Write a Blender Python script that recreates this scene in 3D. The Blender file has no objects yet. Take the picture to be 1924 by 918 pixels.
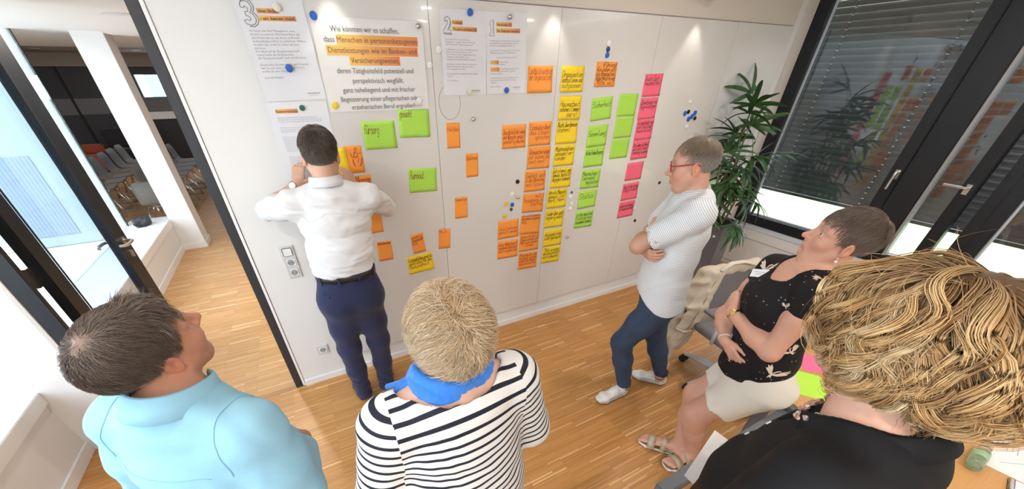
import bpy, bmesh, math, random
import numpy as np
from mathutils import Matrix, Vector, Euler

# ------------------------------------------------------------------ camera, sky, light, exposure
SC = bpy.context.scene
COL = SC.collection
cam_d = bpy.data.cameras.new('camera')
cam = bpy.data.objects.new('camera', cam_d)
COL.objects.link(cam)
cam_d.sensor_fit = 'HORIZONTAL'
cam_d.sensor_width = 36.0
cam_d.lens = 12.382
cam_d.shift_x = 0.0208
cam_d.shift_y = 0.0714
cam_d.clip_start = 0.02
cam_d.clip_end = 200
cam.matrix_world = Matrix(((0.89102944, 0.26060104, -0.37169023, 0.0),
                           (-0.45393941, 0.50726754, -0.7325426, 0.0),
                           (-0.00235498, 0.82144187, 0.57028739, 2.035),
                           (0, 0, 0, 1)))
SC.camera = cam
SC.view_settings.view_transform = 'Standard'
SC.view_settings.look = 'None'
SC.view_settings.gamma = 1.0
SC.view_settings.use_curve_mapping = False
SC.view_settings.exposure = 0.0

world = bpy.data.worlds.new('sky')
SC.world = world
world.use_nodes = True
wn = world.node_tree
wn.nodes.clear()
w_out = wn.nodes.new('ShaderNodeOutputWorld')
w_bg = wn.nodes.new('ShaderNodeBackground')
w_tc = wn.nodes.new('ShaderNodeTexCoord')
w_sep = wn.nodes.new('ShaderNodeSeparateXYZ')
w_ramp = wn.nodes.new('ShaderNodeValToRGB')
w_ramp.color_ramp.elements[0].position = 0.0
w_ramp.color_ramp.elements[0].color = (1.0, 1.0, 1.0, 1)
w_ramp.color_ramp.elements[1].position = 0.7
w_ramp.color_ramp.elements[1].color = (0.62, 0.78, 1.0, 1)
wn.links.new(w_tc.outputs['Generated'], w_sep.inputs[0])
wn.links.new(w_sep.outputs['Z'], w_ramp.inputs[0])
wn.links.new(w_ramp.outputs[0], w_bg.inputs[0])
w_bg.inputs[1].default_value = 6.5
wn.links.new(w_bg.outputs[0], w_out.inputs[0])

sun_d = bpy.data.lights.new('sun', 'SUN')
sun_d.energy = 6.0
sun_d.angle = math.radians(3)
sun_d.color = (1.0, 0.95, 0.86)
sun = bpy.data.objects.new('sun', sun_d)
COL.objects.link(sun)
sun.rotation_euler = (math.radians(34), 0, 0)   # high, behind the room, along both window walls

LAMP_W = 13.0        # each recessed ceiling lamp
rnd = random.Random(7)

# ------------------------------------------------------------------ materials
def new_mat(name):
    m = bpy.data.materials.new(name)
    m.use_nodes = True
    nt = m.node_tree
    return m, nt, nt.nodes['Principled BSDF']

def N(nt, typ, **kw):
    n = nt.nodes.new(typ)
    for k, v in kw.items():
        if k.startswith('i_'):
            n.inputs[k[2:].replace('_', ' ')].default_value = v
        else:
            setattr(n, k, v)
    return n

def mat(name, col, rough=0.6, var=0.06, scale=12.0, bump=0.0, bscale=80.0, metal=0.0, spec=0.5, sheen=0.0, trans=0.0, coat=0.0, sss=0.0, stretch=None):
    """Principled material whose colour drifts a little with object-space noise."""
    m, nt, p = new_mat(name)
    tc = N(nt, 'ShaderNodeTexCoord')
    src = tc.outputs['Object']
    if stretch:
        mp = N(nt, 'ShaderNodeMapping'); mp.inputs['Scale'].default_value = stretch
        nt.links.new(src, mp.inputs[0]); src = mp.outputs[0]
    no = N(nt, 'ShaderNodeTexNoise', i_Scale=scale, i_Detail=3.0)
    nt.links.new(src, no.inputs['Vector'])
    mx = N(nt, 'ShaderNodeMix', data_type='RGBA')
    c = Vector(col[:3])
    mx.inputs[6].default_value = (*[max(0, x * (1 - var)) for x in c], 1)
    mx.inputs[7].default_value = (*[min(1, x * (1 + var)) for x in c], 1)
    nt.links.new(no.outputs['Fac'], mx.inputs[0])
    nt.links.new(mx.outputs[2], p.inputs['Base Color'])
    p.inputs['Roughness'].default_value = rough
    p.inputs['Metallic'].default_value = metal
    p.inputs['Specular IOR Level'].default_value = spec
    if sheen: p.inputs['Sheen Weight'].default_value = sheen
    if coat: p.inputs['Coat Weight'].default_value = coat
    if trans: p.inputs['Transmission Weight'].default_value = trans
    if sss:
        p.inputs['Subsurface Weight'].default_value = sss
        p.inputs['Subsurface Radius'].default_value = (1.0, 0.35, 0.2)
        p.inputs['Subsurface Scale'].default_value = 0.006
    if bump:
        bn = N(nt, 'ShaderNodeTexNoise', i_Scale=bscale, i_Detail=2.0)
        nt.links.new(src, bn.inputs['Vector'])
        bp = N(nt, 'ShaderNodeBump', i_Strength=bump, i_Distance=0.002)
        nt.links.new(bn.outputs['Fac'], bp.inputs['Height'])
        nt.links.new(bp.outputs[0], p.inputs['Normal'])
    return m

def attr_mat(name, attr='tint', rough=0.5, spec=0.4, var=0.05, scale=30, sss=0.0, bump=0.0, bscale=200, sheen=0.0):
    """colour comes from a per-vertex colour attribute that travels with the thing."""
    m, nt, p = new_mat(name)
    a = N(nt, 'ShaderNodeAttribute', attribute_name=attr)
    tc = N(nt, 'ShaderNodeTexCoord')
    no = N(nt, 'ShaderNodeTexNoise', i_Scale=scale, i_Detail=3.0)
    nt.links.new(tc.outputs['Object'], no.inputs['Vector'])
    mr = N(nt, 'ShaderNodeMapRange'); mr.inputs[3].default_value = 1 - var; mr.inputs[4].default_value = 1 + var
    nt.links.new(no.outputs['Fac'], mr.inputs[0])
    vm = N(nt, 'ShaderNodeVectorMath', operation='SCALE')
    nt.links.new(a.outputs['Color'], vm.inputs[0]); nt.links.new(mr.outputs[0], vm.inputs['Scale'])
    nt.links.new(vm.outputs[0], p.inputs['Base Color'])
    p.inputs['Roughness'].default_value = rough
    p.inputs['Specular IOR Level'].default_value = spec
    if sheen: p.inputs['Sheen Weight'].default_value = sheen
    if sss:
        p.inputs['Subsurface Weight'].default_value = sss
        p.inputs['Subsurface Radius'].default_value = (1.0, 0.35, 0.2)
        p.inputs['Subsurface Scale'].default_value = 0.006
    if bump:
        bn = N(nt, 'ShaderNodeTexNoise', i_Scale=bscale, i_Detail=2.0)
        nt.links.new(tc.outputs['Object'], bn.inputs['Vector'])
        bp = N(nt, 'ShaderNodeBump', i_Strength=bump, i_Distance=0.001)
        nt.links.new(bn.outputs['Fac'], bp.inputs['Height'])
        nt.links.new(bp.outputs[0], p.inputs['Normal'])
    return m

def emit_mat(name, col, strength):
    m, nt, p = new_mat(name)
    p.inputs['Base Color'].default_value = (*col, 1)
    p.inputs['Emission Color'].default_value = (*col, 1)
    p.inputs['Emission Strength'].default_value = strength
    return m

def glass_mat(name, tint=(1, 1, 1), refl=1.0, rough=0.0):
    """thin pane: Fresnel mix of clear transmission and mirror reflection"""
    m = bpy.data.materials.new(name); m.use_nodes = True
    nt = m.node_tree; nt.nodes.clear()
    out = N(nt, 'ShaderNodeOutputMaterial')
    tr = N(nt, 'ShaderNodeBsdfTransparent'); tr.inputs[0].default_value = (*tint, 1)
    gl = N(nt, 'ShaderNodeBsdfGlossy'); gl.inputs['Roughness'].default_value = rough
    geo = N(nt, 'ShaderNodeNewGeometry')
    ior = N(nt, 'ShaderNodeMapRange'); ior.inputs[3].default_value = 1.5; ior.inputs[4].default_value = 1 / 1.5
    nt.links.new(geo.outputs['Backfacing'], ior.inputs[0])
    fr = N(nt, 'ShaderNodeFresnel'); nt.links.new(ior.outputs[0], fr.inputs['IOR'])
    mu = N(nt, 'ShaderNodeMath', operation='MULTIPLY'); mu.inputs[1].default_value = refl
    mu.use_clamp = True
    mi = N(nt, 'ShaderNodeMixShader')
    nt.links.new(fr.outputs[0], mu.inputs[0]); nt.links.new(mu.outputs[0], mi.inputs[0])
    nt.links.new(tr.outputs[0], mi.inputs[1]); nt.links.new(gl.outputs[0], mi.inputs[2])
    nt.links.new(mi.outputs[0], out.inputs[0])
    return m

# ------------------------------------------------------------------ builders
class MB:
    """collects simple solids and links them as ONE mesh object"""
    def __init__(s): s.v = []; s.f = []
    def add(s, vs, fs):
        o = len(s.v); s.v += [tuple(map(float, v)) for v in vs]; s.f += [tuple(i + o for i in f) for f in fs]; return s
    def box(s, x0, x1, y0, y1, z0, z1, M=None):
        vs = [(x, y, z) for z in (z0, z1) for y in (y0, y1) for x in (x0, x1)]
        if M is not None: vs = [M @ Vector(v) for v in vs]
        return s.add(vs, [(0, 2, 3, 1), (4, 5, 7, 6), (0, 1, 5, 4), (2, 6, 7, 3), (0, 4, 6, 2), (1, 3, 7, 5)])
    def quad(s, a, b, c, d): return s.add([a, b, c, d], [(0, 1, 2, 3)])
    def tube(s, pts, rad, n=8, cap=True, flat=1.0, up=None):
        pts = [Vector(p) for p in pts]; m = len(pts)
        if not hasattr(rad, '__len__'): rad = [rad] * m
        vs = []; prev = None
        for i, p in enumerate(pts):
            t = (pts[min(i + 1, m - 1)] - pts[max(i - 1, 0)]).normalized()
            if prev is None:
                a = Vector(up) if up else (Vector((0, 0, 1)) if abs(t.z) < 0.9 else Vector((1, 0, 0)))
                u = (a - t * a.dot(t)).normalized()
            else:
                u = (prev - t * prev.dot(t)).normalized()
            prev = u; w = t.cross(u)
            for k in range(n):
                an = 2 * math.pi * k / n
                vs.append(p + u * math.cos(an) * rad[i] * flat + w * math.sin(an) * rad[i])
        fs = [(i * n + k, i * n + (k + 1) % n, (i + 1) * n + (k + 1) % n, (i + 1) * n + k) for i in range(m - 1) for k in range(n)]
        if cap:
            fs.append(tuple(range(n - 1, -1, -1))); fs.append(tuple((m - 1) * n + k for k in range(n)))
        return s.add(vs, fs)
    def lathe(s, prof, n=20, M=None):
        """prof: (radius, height) pairs, closed top and bottom"""
        vs = []
        for r, z in prof:
            for k in range(n):
                a = 2 * math.pi * k / n; v = Vector((r * math.cos(a), r * math.sin(a), z)); vs.append(M @ v if M is not None else v)
        m = len(prof)
        fs = [(i * n + k, i * n + (k + 1) % n, (i + 1) * n + (k + 1) % n, (i + 1) * n + k) for i in range(m - 1) for k in range(n)]
        fs.append(tuple(range(n - 1, -1, -1))); fs.append(tuple((m - 1) * n + k for k in range(n)))
        return s.add(vs, fs)
    def prism(s, poly, h, M=None):
        """poly in the xy plane, extruded by h along z"""
        n = len(poly); vs = [Vector((x, y, 0)) for x, y in poly] + [Vector((x, y, h)) for x, y in poly]
        if M is not None: vs = [M @ v for v in vs]
        return s.add(vs, [tuple(range(n - 1, -1, -1)), tuple(range(n, 2 * n))] + [(i, (i + 1) % n, n + (i + 1) % n, n + i) for i in range(n)])
    def mesh(s, name, bevel=0.0, smooth=False):
        me = bpy.data.meshes.new(name); me.from_pydata(s.v, [], s.f); me.update()
        if bevel:
            bm = bmesh.new(); bm.from_mesh(me)
            ed = [e for e in bm.edges if len(e.link_faces) == 2 and e.calc_face_angle(0) > 0.5]
            bmesh.ops.bevel(bm, geom=ed, offset=bevel, segments=2, affect='EDGES', clamp_overlap=True)
            bm.to_mesh(me); bm.free()
        if smooth: me.polygons.foreach_set('use_smooth', [True] * len(me.polygons))
        return me
    def build(s, name, material, parent=None, bevel=0.0, smooth=False):
        return link(name, s.mesh(name, bevel, smooth), material, parent)

def inv_of(p):
    return Matrix.LocRotScale(p.location, p.rotation_euler, p.scale).inverted()

def link(name, me, material, parent=None, local=False):
    o = bpy.data.objects.new(name, me); COL.objects.link(o)
    if material is not None and not me.materials: me.materials.append(material)
    if parent is not None:
        o.parent = parent
        if not local:
            M = inv_of(parent) if parent.parent is None else Matrix.Identity(4)   # parts stand in world space already
            o.matrix_parent_inverse = M
    return o

def tag(o, label=None, cat=None, group=None, kind=None):
    if label: o['label'] = label
    if cat: o['category'] = cat
    if group: o['group'] = group
    if kind: o['kind'] = kind
    return o

def thing(name, label, cat, loc=(0, 0, 0), rz=0.0, group=None):
    o = bpy.data.objects.new(name, None); COL.objects.link(o)
    o.empty_display_size = 0.05
    o.location = loc; o.rotation_euler = (0, 0, rz)
    return tag(o, label, cat, group)

def struct(name, mb, material, parent=None, bevel=0.0):
    o = mb.build(name, material, parent, bevel)
    if parent is None: o['kind'] = 'structure'
    return o

def copy_tree(root, loc, rz, label=None):
    c = root.copy(); COL.objects.link(c); c.location = loc; c.rotation_euler = (0, 0, rz)
    if label: c['label'] = label
    for ch in list(root.children):
        k = ch.copy(); COL.objects.link(k); k.parent = c
        for g in list(ch.children):
            h = g.copy(); COL.objects.link(h); h.parent = k
    return c

def np_mesh(name, V, F, attrs=None, smooth=True):
    """numpy verts (n,3) and faces (m,3|4) to a mesh, with optional per-vertex colour attributes"""
    me = bpy.data.meshes.new(name)
    V = np.ascontiguousarray(V, dtype=np.float32); F = np.ascontiguousarray(F, dtype=np.int32)
    me.vertices.add(len(V)); me.vertices.foreach_set('co', V.ravel())
    k = F.shape[1]
    me.loops.add(F.size); me.loops.foreach_set('vertex_index', F.ravel())
    me.polygons.add(len(F)); me.polygons.foreach_set('loop_start', np.arange(0, F.size, k, dtype=np.int32))
    me.update(calc_edges=True)
    if smooth: me.polygons.foreach_set('use_smooth', np.ones(len(F), dtype=bool))
    for an, A in (attrs or {}).items():
        A = np.asarray(A, dtype=np.float32)
        if A.ndim == 1 and len(A) == F.size:
            at = me.attributes.new(an, 'FLOAT', 'CORNER'); at.data.foreach_set('value', A)
        elif A.ndim == 1:
            at = me.attributes.new(an, 'FLOAT', 'POINT'); at.data.foreach_set('value', A)
        else:
            if A.shape[1] == 3: A = np.hstack([A, np.ones((len(A), 1), np.float32)])
            at = me.attributes.new(an, 'FLOAT_COLOR', 'POINT'); at.data.foreach_set('color', np.ascontiguousarray(A).ravel())
    me.validate()
    return me
# ------------------------------------------------------------------ room shell
W_wall = mat('white_wall_paint', (0.77, 0.76, 0.745), 0.75, 0.015, 3, bump=0.05, bscale=220)
W_board = mat('whiteboard_enamel', (0.70, 0.68, 0.655), 0.16, 0.008, 2, coat=0.3)
W_trim = mat('white_lacquer', (0.82, 0.81, 0.795), 0.35, 0.015, 4)
W_ceil = mat('ceiling_paint', (0.82, 0.80, 0.77), 0.85, 0.012, 3)
M_dark = mat('anthracite_aluminium', (0.0125, 0.0145, 0.0175), 0.42, 0.12, 30, spec=0.35)
M_post = mat('anthracite_steel', (0.030, 0.031, 0.036), 0.42, 0.10, 18)
M_rub = mat('black_rubber', (0.012, 0.012, 0.013), 0.7, 0.1)
M_steel = mat('brushed_steel', (0.62, 0.60, 0.57), 0.28, 0.05, 60, metal=1.0)
M_chrome = mat('chrome', (0.75, 0.75, 0.75), 0.12, 0.03, 20, metal=1.0)
M_gap = mat('shadow_gap_grey', (0.36, 0.355, 0.35), 0.8, 0.03)
G_clear = glass_mat('clear_glass', (0.97, 0.99, 0.98), 1.0)
G_win = glass_mat('coated_window_glass', (0.86, 0.89, 0.88), 2.2)
G_blue = glass_mat('bluish_door_glass', (0.84, 0.92, 1.0), 1.6)

def parquet(name, rot=0.0, tint=(1, 1, 1)):
    """industrial strip parquet: short thin oak strips laid in header rows"""
    m, nt, p = new_mat(name)
    tc = N(nt, 'ShaderNodeTexCoord')
    mp = N(nt, 'ShaderNodeMapping'); mp.inputs['Rotation'].default_value = (0, 0, rot)
    nt.links.new(tc.outputs['Object'], mp.inputs[0])
    br = N(nt, 'ShaderNodeTexBrick')
    br.offset = 0.37; br.offset_frequency = 3; br.squash = 1.0
    br.inputs['Scale'].default_value = 1.0
    br.inputs['Brick Width'].default_value = 0.25
    br.inputs['Row Height'].default_value = 0.0095
    br.inputs['Mortar Size'].default_value = 0.00035
    br.inputs['Mortar Smooth'].default_value = 0.3
    br.inputs['Bias'].default_value = 0.0
    br.inputs['Color1'].default_value = (0, 0, 0, 1); br.inputs['Color2'].default_value = (1, 1, 1, 1); br.inputs['Mortar'].default_value = (0.15, 0.15, 0.15, 1)
    nt.links.new(mp.outputs[0], br.inputs['Vector'])
    ramp = N(nt, 'ShaderNodeValToRGB'); cr = ramp.color_ramp
    cols = [(0.0, (0.45, 0.205, 0.058)), (0.45, (0.515, 0.245, 0.074)), (0.86, (0.555, 0.275, 0.088)), (0.95, (0.62, 0.335, 0.125)), (1.0, (0.80, 0.52, 0.25))]
    while len(cr.elements) < len(cols): cr.elements.new(0.5)
    for e, (q, c) in zip(cr.elements, cols):
        e.position = q; e.color = (c[0] * tint[0], c[1] * tint[1], c[2] * tint[2], 1)
    nt.links.new(br.outputs['Color'], ramp.inputs[0])
    gr = N(nt, 'ShaderNodeTexNoise', i_Scale=1.0, i_Detail=4.0)
    mg = N(nt, 'ShaderNodeMapping'); mg.inputs['Scale'].default_value = (3, 90, 1); mg.inputs['Rotation'].default_value = (0, 0, rot)
    nt.links.new(tc.outputs['Object'], mg.inputs[0]); nt.links.new(mg.outputs[0], gr.inputs['Vector'])
    mr = N(nt, 'ShaderNodeMapRange'); mr.inputs[3].default_value = 0.86; mr.inputs[4].default_value = 1.14
    nt.links.new(gr.outputs['Fac'], mr.inputs[0])
    sc = N(nt, 'ShaderNodeVectorMath', operation='SCALE')
    nt.links.new(ramp.outputs[0], sc.inputs[0]); nt.links.new(mr.outputs[0], sc.inputs['Scale'])
    nt.links.new(sc.outputs[0], p.inputs['Base Color'])
    b2 = N(nt, 'ShaderNodeTexBrick'); b2.offset = 0.0
    for k_, v_ in (('Scale', 1.0), ('Brick Width', 0.25), ('Row Height', 0.114), ('Mortar Size', 0.0006), ('Bias', 0.0)): b2.inputs[k_].default_value = v_
    b2.inputs['Color1'].default_value = (0.95, 0.95, 0.95, 1); b2.inputs['Color2'].default_value = (1.05, 1.05, 1.05, 1); b2.inputs['Mortar'].default_value = (0.80, 0.80, 0.80, 1)
    nt.links.new(mp.outputs[0], b2.inputs['Vector'])
    mu2 = N(nt, 'ShaderNodeVectorMath', operation='MULTIPLY'); nt.links.new(sc.outputs[0], mu2.inputs[0]); nt.links.new(b2.outputs['Color'], mu2.inputs[1])
    nt.links.new(mu2.outputs[0], p.inputs['Base Color'])
    p.inputs['Roughness'].default_value = 0.36
    p.inputs['Specular IOR Level'].default_value = 0.45
    bp = N(nt, 'ShaderNodeBump', i_Strength=0.25, i_Distance=0.0008)
    nt.links.new(br.outputs['Fac'], bp.inputs['Height']); bp.invert = True
    nt.links.new(bp.outputs[0], p.inputs['Normal'])
    return m
M_floor = parquet('oak_strip_parquet')
M_floor_daylit = parquet('oak_strip_parquet_daylit', 0.0, (1.06, 1.22, 1.62))  # same parquet, corridor daylight brightened into the tint

YB = 2.45          # board wall plane
struct('floor', MB().box(-2.2, 5.0, -3.2, YB + 0.02, -0.12, 0.0), M_floor)
struct('floor_corridor', MB().box(-1.9, 2.6, YB + 0.02, 17.0, -0.12, 0.0).box(-9.0, -1.9, 6.06, 17.0, -0.12, 0.0), M_floor_daylit)
struct('trim_1', MB().box(-1.46, -0.46, YB - 0.01, YB + 0.035, -0.01, 0.002), mat('threshold_oak', (0.40, 0.20, 0.07), 0.4, 0.1, 20))

# board wall and its parts
wb = struct('wall_board', MB().box(-0.415, 4.62, YB, YB + 0.16, 0, 2.75), W_wall)
struct('trim_6', MB().box(-0.425, -0.405, YB - 0.004, YB + 0.02, 0, 2.75), W_trim, bevel=0.004)
struct('baseboard_board', MB().box(-0.405, 4.62, YB - 0.016, YB, 0, 0.056), W_trim, bevel=0.003)
struct('trim_2', MB().box(-0.475, -0.425, YB - 0.002, YB + 0.16, 0, 2.75), M_post, bevel=0.003)

# ceiling of the room: ends short of the window wall, blind recess beyond it
struct('ceiling', MB().box(-2.4, 4.9, -3.2, YB + 0.16, 2.75, 2.9), W_ceil)
struct('wall_board_upper', MB().box(-0.05, 4.33, YB - 0.020, YB, 2.380, 2.75), mat('beige_panel', (0.66, 0.60, 0.53), 0.6, 0.02, 3), bevel=0.003)
struct('ceiling_corridor', MB().box(-1.42, 2.6, YB + 0.16, 6.9, 2.378, 2.75).box(-2.2, -1.46, YB + 0.16, 6.9, 2.40, 2.75), W_ceil)
struct('trim_3', MB().box(-1.46, -1.42, YB + 0.16, 6.9, 2.41, 2.75), M_gap)

# wall stub left of the door and the room's own left parapet
struct('wall_stub', MB().box(-2.4, -1.478, YB, YB + 0.16, 0, 2.75), W_wall)
struct('trim_4', MB().box(-1.478, -1.455, YB - 0.002, YB + 0.16, 0, 2.75), mat('shaded_edge_beige', (0.58, 0.53, 0.47), 0.6), bevel=0.002)  # wall edge in shade, that shade painted as beige
lp = struct('wall_left', MB().box(-2.35, -1.70, -3.2, YB, 0, 0.44), W_wall)
struct('window_sill', MB().box(-2.35, -1.68, -3.2, YB, 0.44, 0.53), W_trim, lp, bevel=0.004)
struct('baseboard_left', MB().box(-1.70, -1.685, -3.2, YB, 0, 0.09), W_trim, bevel=0.003)
# left window of the room (outside the picture on this side of the sill)
lw = MB()
for y in (-3.2, -1.35, 0.5, 2.37): lw.box(-2.28, -2.2, y, y + 0.08, 0.53, 2.75)
lw.box(-2.28, -2.2, -3.2, YB, 0.53, 0.60); lw.box(-2.28, -2.2, -3.2, YB, 2.62, 2.75)
w1 = struct('window_1', lw, M_dark)
struct('pane', MB().box(-2.245, -2.235, -3.2, YB, 0.60, 2.62), G_clear, w1)
struct('wall_back', MB().box(-2.4, 5.0, -3.36, -3.2, 0, 2.75), W_wall)

# ------------------------------------------------------------------ glazed door, opened into the corridor
dj = struct('door_1', MB().box(-1.455, -1.377, YB, YB + 0.03, 0.0, 2.75), M_dark, bevel=0.003)
dl = Matrix.Translation((-1.415, YB + 0.10, 0)) @ Matrix.Rotation(math.radians(-3.5), 4, 'Z')
# leaf in its own frame: y along the leaf (0..0.94), x thickness (0..0.055)
struct('hinge_stile', MB().box(0.012, 0.066, 0.02, 0.125, 0.01, 2.36, dl), M_dark, dj, bevel=0.004)
struct('lock_stile', MB().box(0.012, 0.066, 0.775, 0.935, 0.01, 2.36, dl), M_dark, dj, bevel=0.004)
struct('bottom_rail', MB().box(0.012, 0.066, 0.125, 0.775, 0.01, 0.13, dl), M_dark, dj, bevel=0.003)
struct('top_rail', MB().box(0.012, 0.066, 0.125, 0.775, 2.25, 2.36, dl), M_dark, dj, bevel=0.003)
struct('pane', MB().box(0.034, 0.044, 0.12, 0.78, 0.12, 2.26, dl), G_blue, dj)
gk = MB()
gk.box(0.066, 0.069, 0.125, 0.137, 0.13, 2.25, dl).box(0.066, 0.069, 0.763, 0.775, 0.13, 2.25, dl)
struct('gasket', gk, M_rub, dj)
hb = MB()
for zz in (0.25, 1.1, 2.0): hb.box(0.0, 0.02, -0.01, 0.035, zz, zz + 0.11, dl)
struct('hinge', hb, M_steel, dj)
hn = MB()
P = lambda x, y, z: dl @ Vector((x, y, z))
hn.tube([P(0.066, 0.865, 1.03), P(0.074, 0.865, 1.03)], 0.027, 16)
hn.tube([P(0.07, 0.865, 1.03), P(0.105, 0.865, 1.03), P(0.122, 0.85, 1.03), P(0.126, 0.80, 1.03), P(0.124, 0.755, 1.03), P(0.110, 0.742, 1.03), P(0.085, 0.742, 1.03)], 0.0105, 10)
hn.tube([P(0.066, 0.865, 0.93), P(0.075, 0.865, 0.93)], 0.026, 16)
hn.box(0.066, 0.080, 0.858, 0.872, 0.905, 0.95, dl)
hn.tube([P(0.012, 0.865, 1.03), P(-0.03, 0.865, 1.03), P(-0.045, 0.85, 1.03), P(-0.048, 0.78, 1.03), P(-0.03, 0.742, 1.03)], 0.0105, 10)
struct('door_handle', hn, M_steel, dj)

# ------------------------------------------------------------------ corridor: deep sill, column, frameless glass corner
cp = struct('wall_corridor', MB().box(-2.2, -1.745, YB + 0.16, 6.2, 0, 0.34), W_wall)
struct('window_sill', MB().box(-2.146, -1.735, YB + 0.16, 6.25, 0.345, 0.436), W_trim, cp, bevel=0.004)
struct('sill_strip', MB().box(-2.2, -2.154, YB + 0.16, 6.25, 0.345, 0.432), W_trim, cp, bevel=0.002)
struct('baseboard_corridor', MB().box(-1.745, -1.73, YB + 0.16, 6.07, 0, 0.09), W_trim, bevel=0.003)
col = struct('wall_column', MB().box(-1.745, -1.475, 6.07, 6.36, 0, 2.41), W_wall, bevel=0.004)
struct('baseboard_column', MB().box(-1.475, -1.46, 6.06, 6.37, 0, 0.08).box(-1.745, -1.46, 6.055, 6.07, 0, 0.08), W_trim, bevel=0.003)
def pale_glass(name):
    """glass pane with its pale sky reflection mixed in as diffuse haze"""
    m = bpy.data.materials.new(name); m.use_nodes = True; nt = m.node_tree; nt.nodes.clear()
    out = N(nt, 'ShaderNodeOutputMaterial'); tr = N(nt, 'ShaderNodeBsdfTransparent'); tr.inputs[0].default_value = (.93, .97, .95, 1)
    df = N(nt, 'ShaderNodeBsdfDiffuse'); df.inputs[0].default_value = (.62, .68, .66, 1)  # painted haze standing in for sky reflected in the panes
    tc = N(nt, 'ShaderNodeTexCoord'); no = N(nt, 'ShaderNodeTexNoise', i_Scale=1.5); nt.links.new(tc.outputs['Object'], no.inputs['Vector'])
    mr = N(nt, 'ShaderNodeMapRange'); mr.inputs[3].default_value = .52; mr.inputs[4].default_value = .62; nt.links.new(no.outputs['Fac'], mr.inputs[0])
    mi = N(nt, 'ShaderNodeMixShader'); nt.links.new(mr.outputs[0], mi.inputs[0]); nt.links.new(tr.outputs[0], mi.inputs[1]); nt.links.new(df.outputs[0], mi.inputs[2]); nt.links.new(mi.outputs[0], out.inputs[0])
    return m
w2 = struct('window_2', MB().box(-2.17, -2.155, 6.02, 6.04, 0.436, 2.40), M_rub)
struct('pane', MB().box(-2.165, -2.155, YB + 0.16, 6.015, 0.432, 2.40), G_clear, w2)
struct('pane', MB().box(-8.0, -2.17, 6.02, 6.032, 0.30, 2.40), pale_glass('pane_painted_haze'), w2)
def frosted(name):
    m, nt, p = new_mat(name)
    tc = N(nt, 'ShaderNodeTexCoord'); wv = N(nt, 'ShaderNodeTexWave', i_Scale=9.0)
    wv.wave_type = 'BANDS'; wv.bands_direction = 'X'
    nt.links.new(tc.outputs['Object'], wv.inputs['Vector'])
    rp = N(nt, 'ShaderNodeValToRGB'); rp.color_ramp.elements[0].color = (0.22, 0.27, 0.33, 1); rp.color_ramp.elements[1].color = (0.33, 0.38, 0.44, 1)
    nt.links.new(wv.outputs['Color'], rp.inputs[0]); nt.links.new(rp.outputs[0], p.inputs['Base Color'])
    p.inputs['Roughness'].default_value = 0.5
    return m
struct('privacy_film', MB().box(-8.0, -2.62, 6.012, 6.018, 0.43, 1.30), frosted('ribbed_privacy_film'), w2)
# light roof terrace outside the corner and a pale building across it
struct('ground_terrace', MB().box(-14, -2.2, -8, 6.0, 0.20, 0.30), mat('white_gravel', (0.62, 0.62, 0.61), 0.9, 0.06, 60))
bl = thing('office_building', 'pale flat roofed building across the terrace, seen through the glass door', 'building', (-11, 2, 0.3))
MB().box(-13.5, -11, -6, 5.5, 0.3, 3.4).build('wall', mat('pale_render', (0.62, 0.68, 0.74), 0.8, 0.03), bl)
for k in range(4):
    MB().box(-11.02, -10.95, -4.6 + 2.4 * k, -3.2 + 2.4 * k, 1.3, 2.6).build('window', mat('blue_window_%d' % k, (0.22, 0.34, 0.46), 0.1, 0.1), bl)

# ------------------------------------------------------------------ the hall beyond
M_hallw = mat('hall_black_panel', (0.030, 0.028, 0.031), 0.55, 0.15, 4)
M_hallband = mat('hall_grey_band', (0.13, 0.125, 0.13), 0.5, 0.05)
M_brown = mat('hall_ceiling_brown', (0.34, 0.29, 0.25), 0.8, 0.04)
hw = struct('wall_hall', MB().box(-9.0, -3.25, 14.0, 14.2, 0, 2.19), M_hallw)
struct('band', MB().box(-9.0, -3.25, 13.98, 14.0, 1.18, 1.53), M_hallband, hw)
struct('top_strip', MB().box(-9.0, 2.6, 13.9, 14.2, 2.19, 2.5), M_brown, hw)
for x in (-7.4, -6.1, -4.66, -3.9): struct('panel_joint', MB().box(x, x + 0.05, 13.97, 14.0, 0, 2.19), M_rub, hw)
hr = struct('wall_hall_right', MB().box(-3.25, 2.6, 14.0, 14.2, 0, 1.02).box(-3.25, 2.6, 14.0, 14.2, 2.02, 2.19), M_hallw)
struct('band', MB().box(-3.25, 2.6, 13.99, 14.02, 1.19, 1.53), M_hallband, hr)
struct('white_ledge', MB().box(-3.25, 2.6, 13.93, 14.02, 1.02, 1.19), W_trim, hr)
w3 = struct('window_3', MB().box(-3.25, -3.2, 13.96, 14.06, 1.53, 2.02).box(-2.62, -2.54, 13.96, 14.06, 1.53, 2.02).box(-2.02, -1.97, 13.96, 14.06, 1.53, 2.02), M_dark)
struct('pane', MB().box(-3.25, 2.6, 14.04, 14.05, 1.53, 2.02), G_blue, w3)
nb = thing('neighbour_house', 'grey blue house front seen through the far hall window', 'building', (-4, 22, 0))
MB().box(-9, 3, 22, 24, 0, 6).build('wall', mat('house_blue', (0.20, 0.29, 0.36), 0.7, 0.1), nb)
for k in range(4): MB().box(-7.0 + 1.6 * k, -6.3 + 1.6 * k, 21.95, 22, 0.6, 2.6).build('window_frame', W_trim, nb)
struct('ceiling_hall', MB().box(-9.0, 2.6, 9.5, 14.2, 2.46, 2.75), M_brown)
struct('ceiling_hall_front', MB().box(-9.0, 2.6, 6.9, 9.5, 2.40, 2.75).box(-9.0, -2.2, 6.04, 6.9, 2.40, 2.75), W_ceil)
struct('wall_hall_east', MB().box(2.6, 2.75, YB + 0.16, 14.2, 0, 2.75), W_wall)
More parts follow.
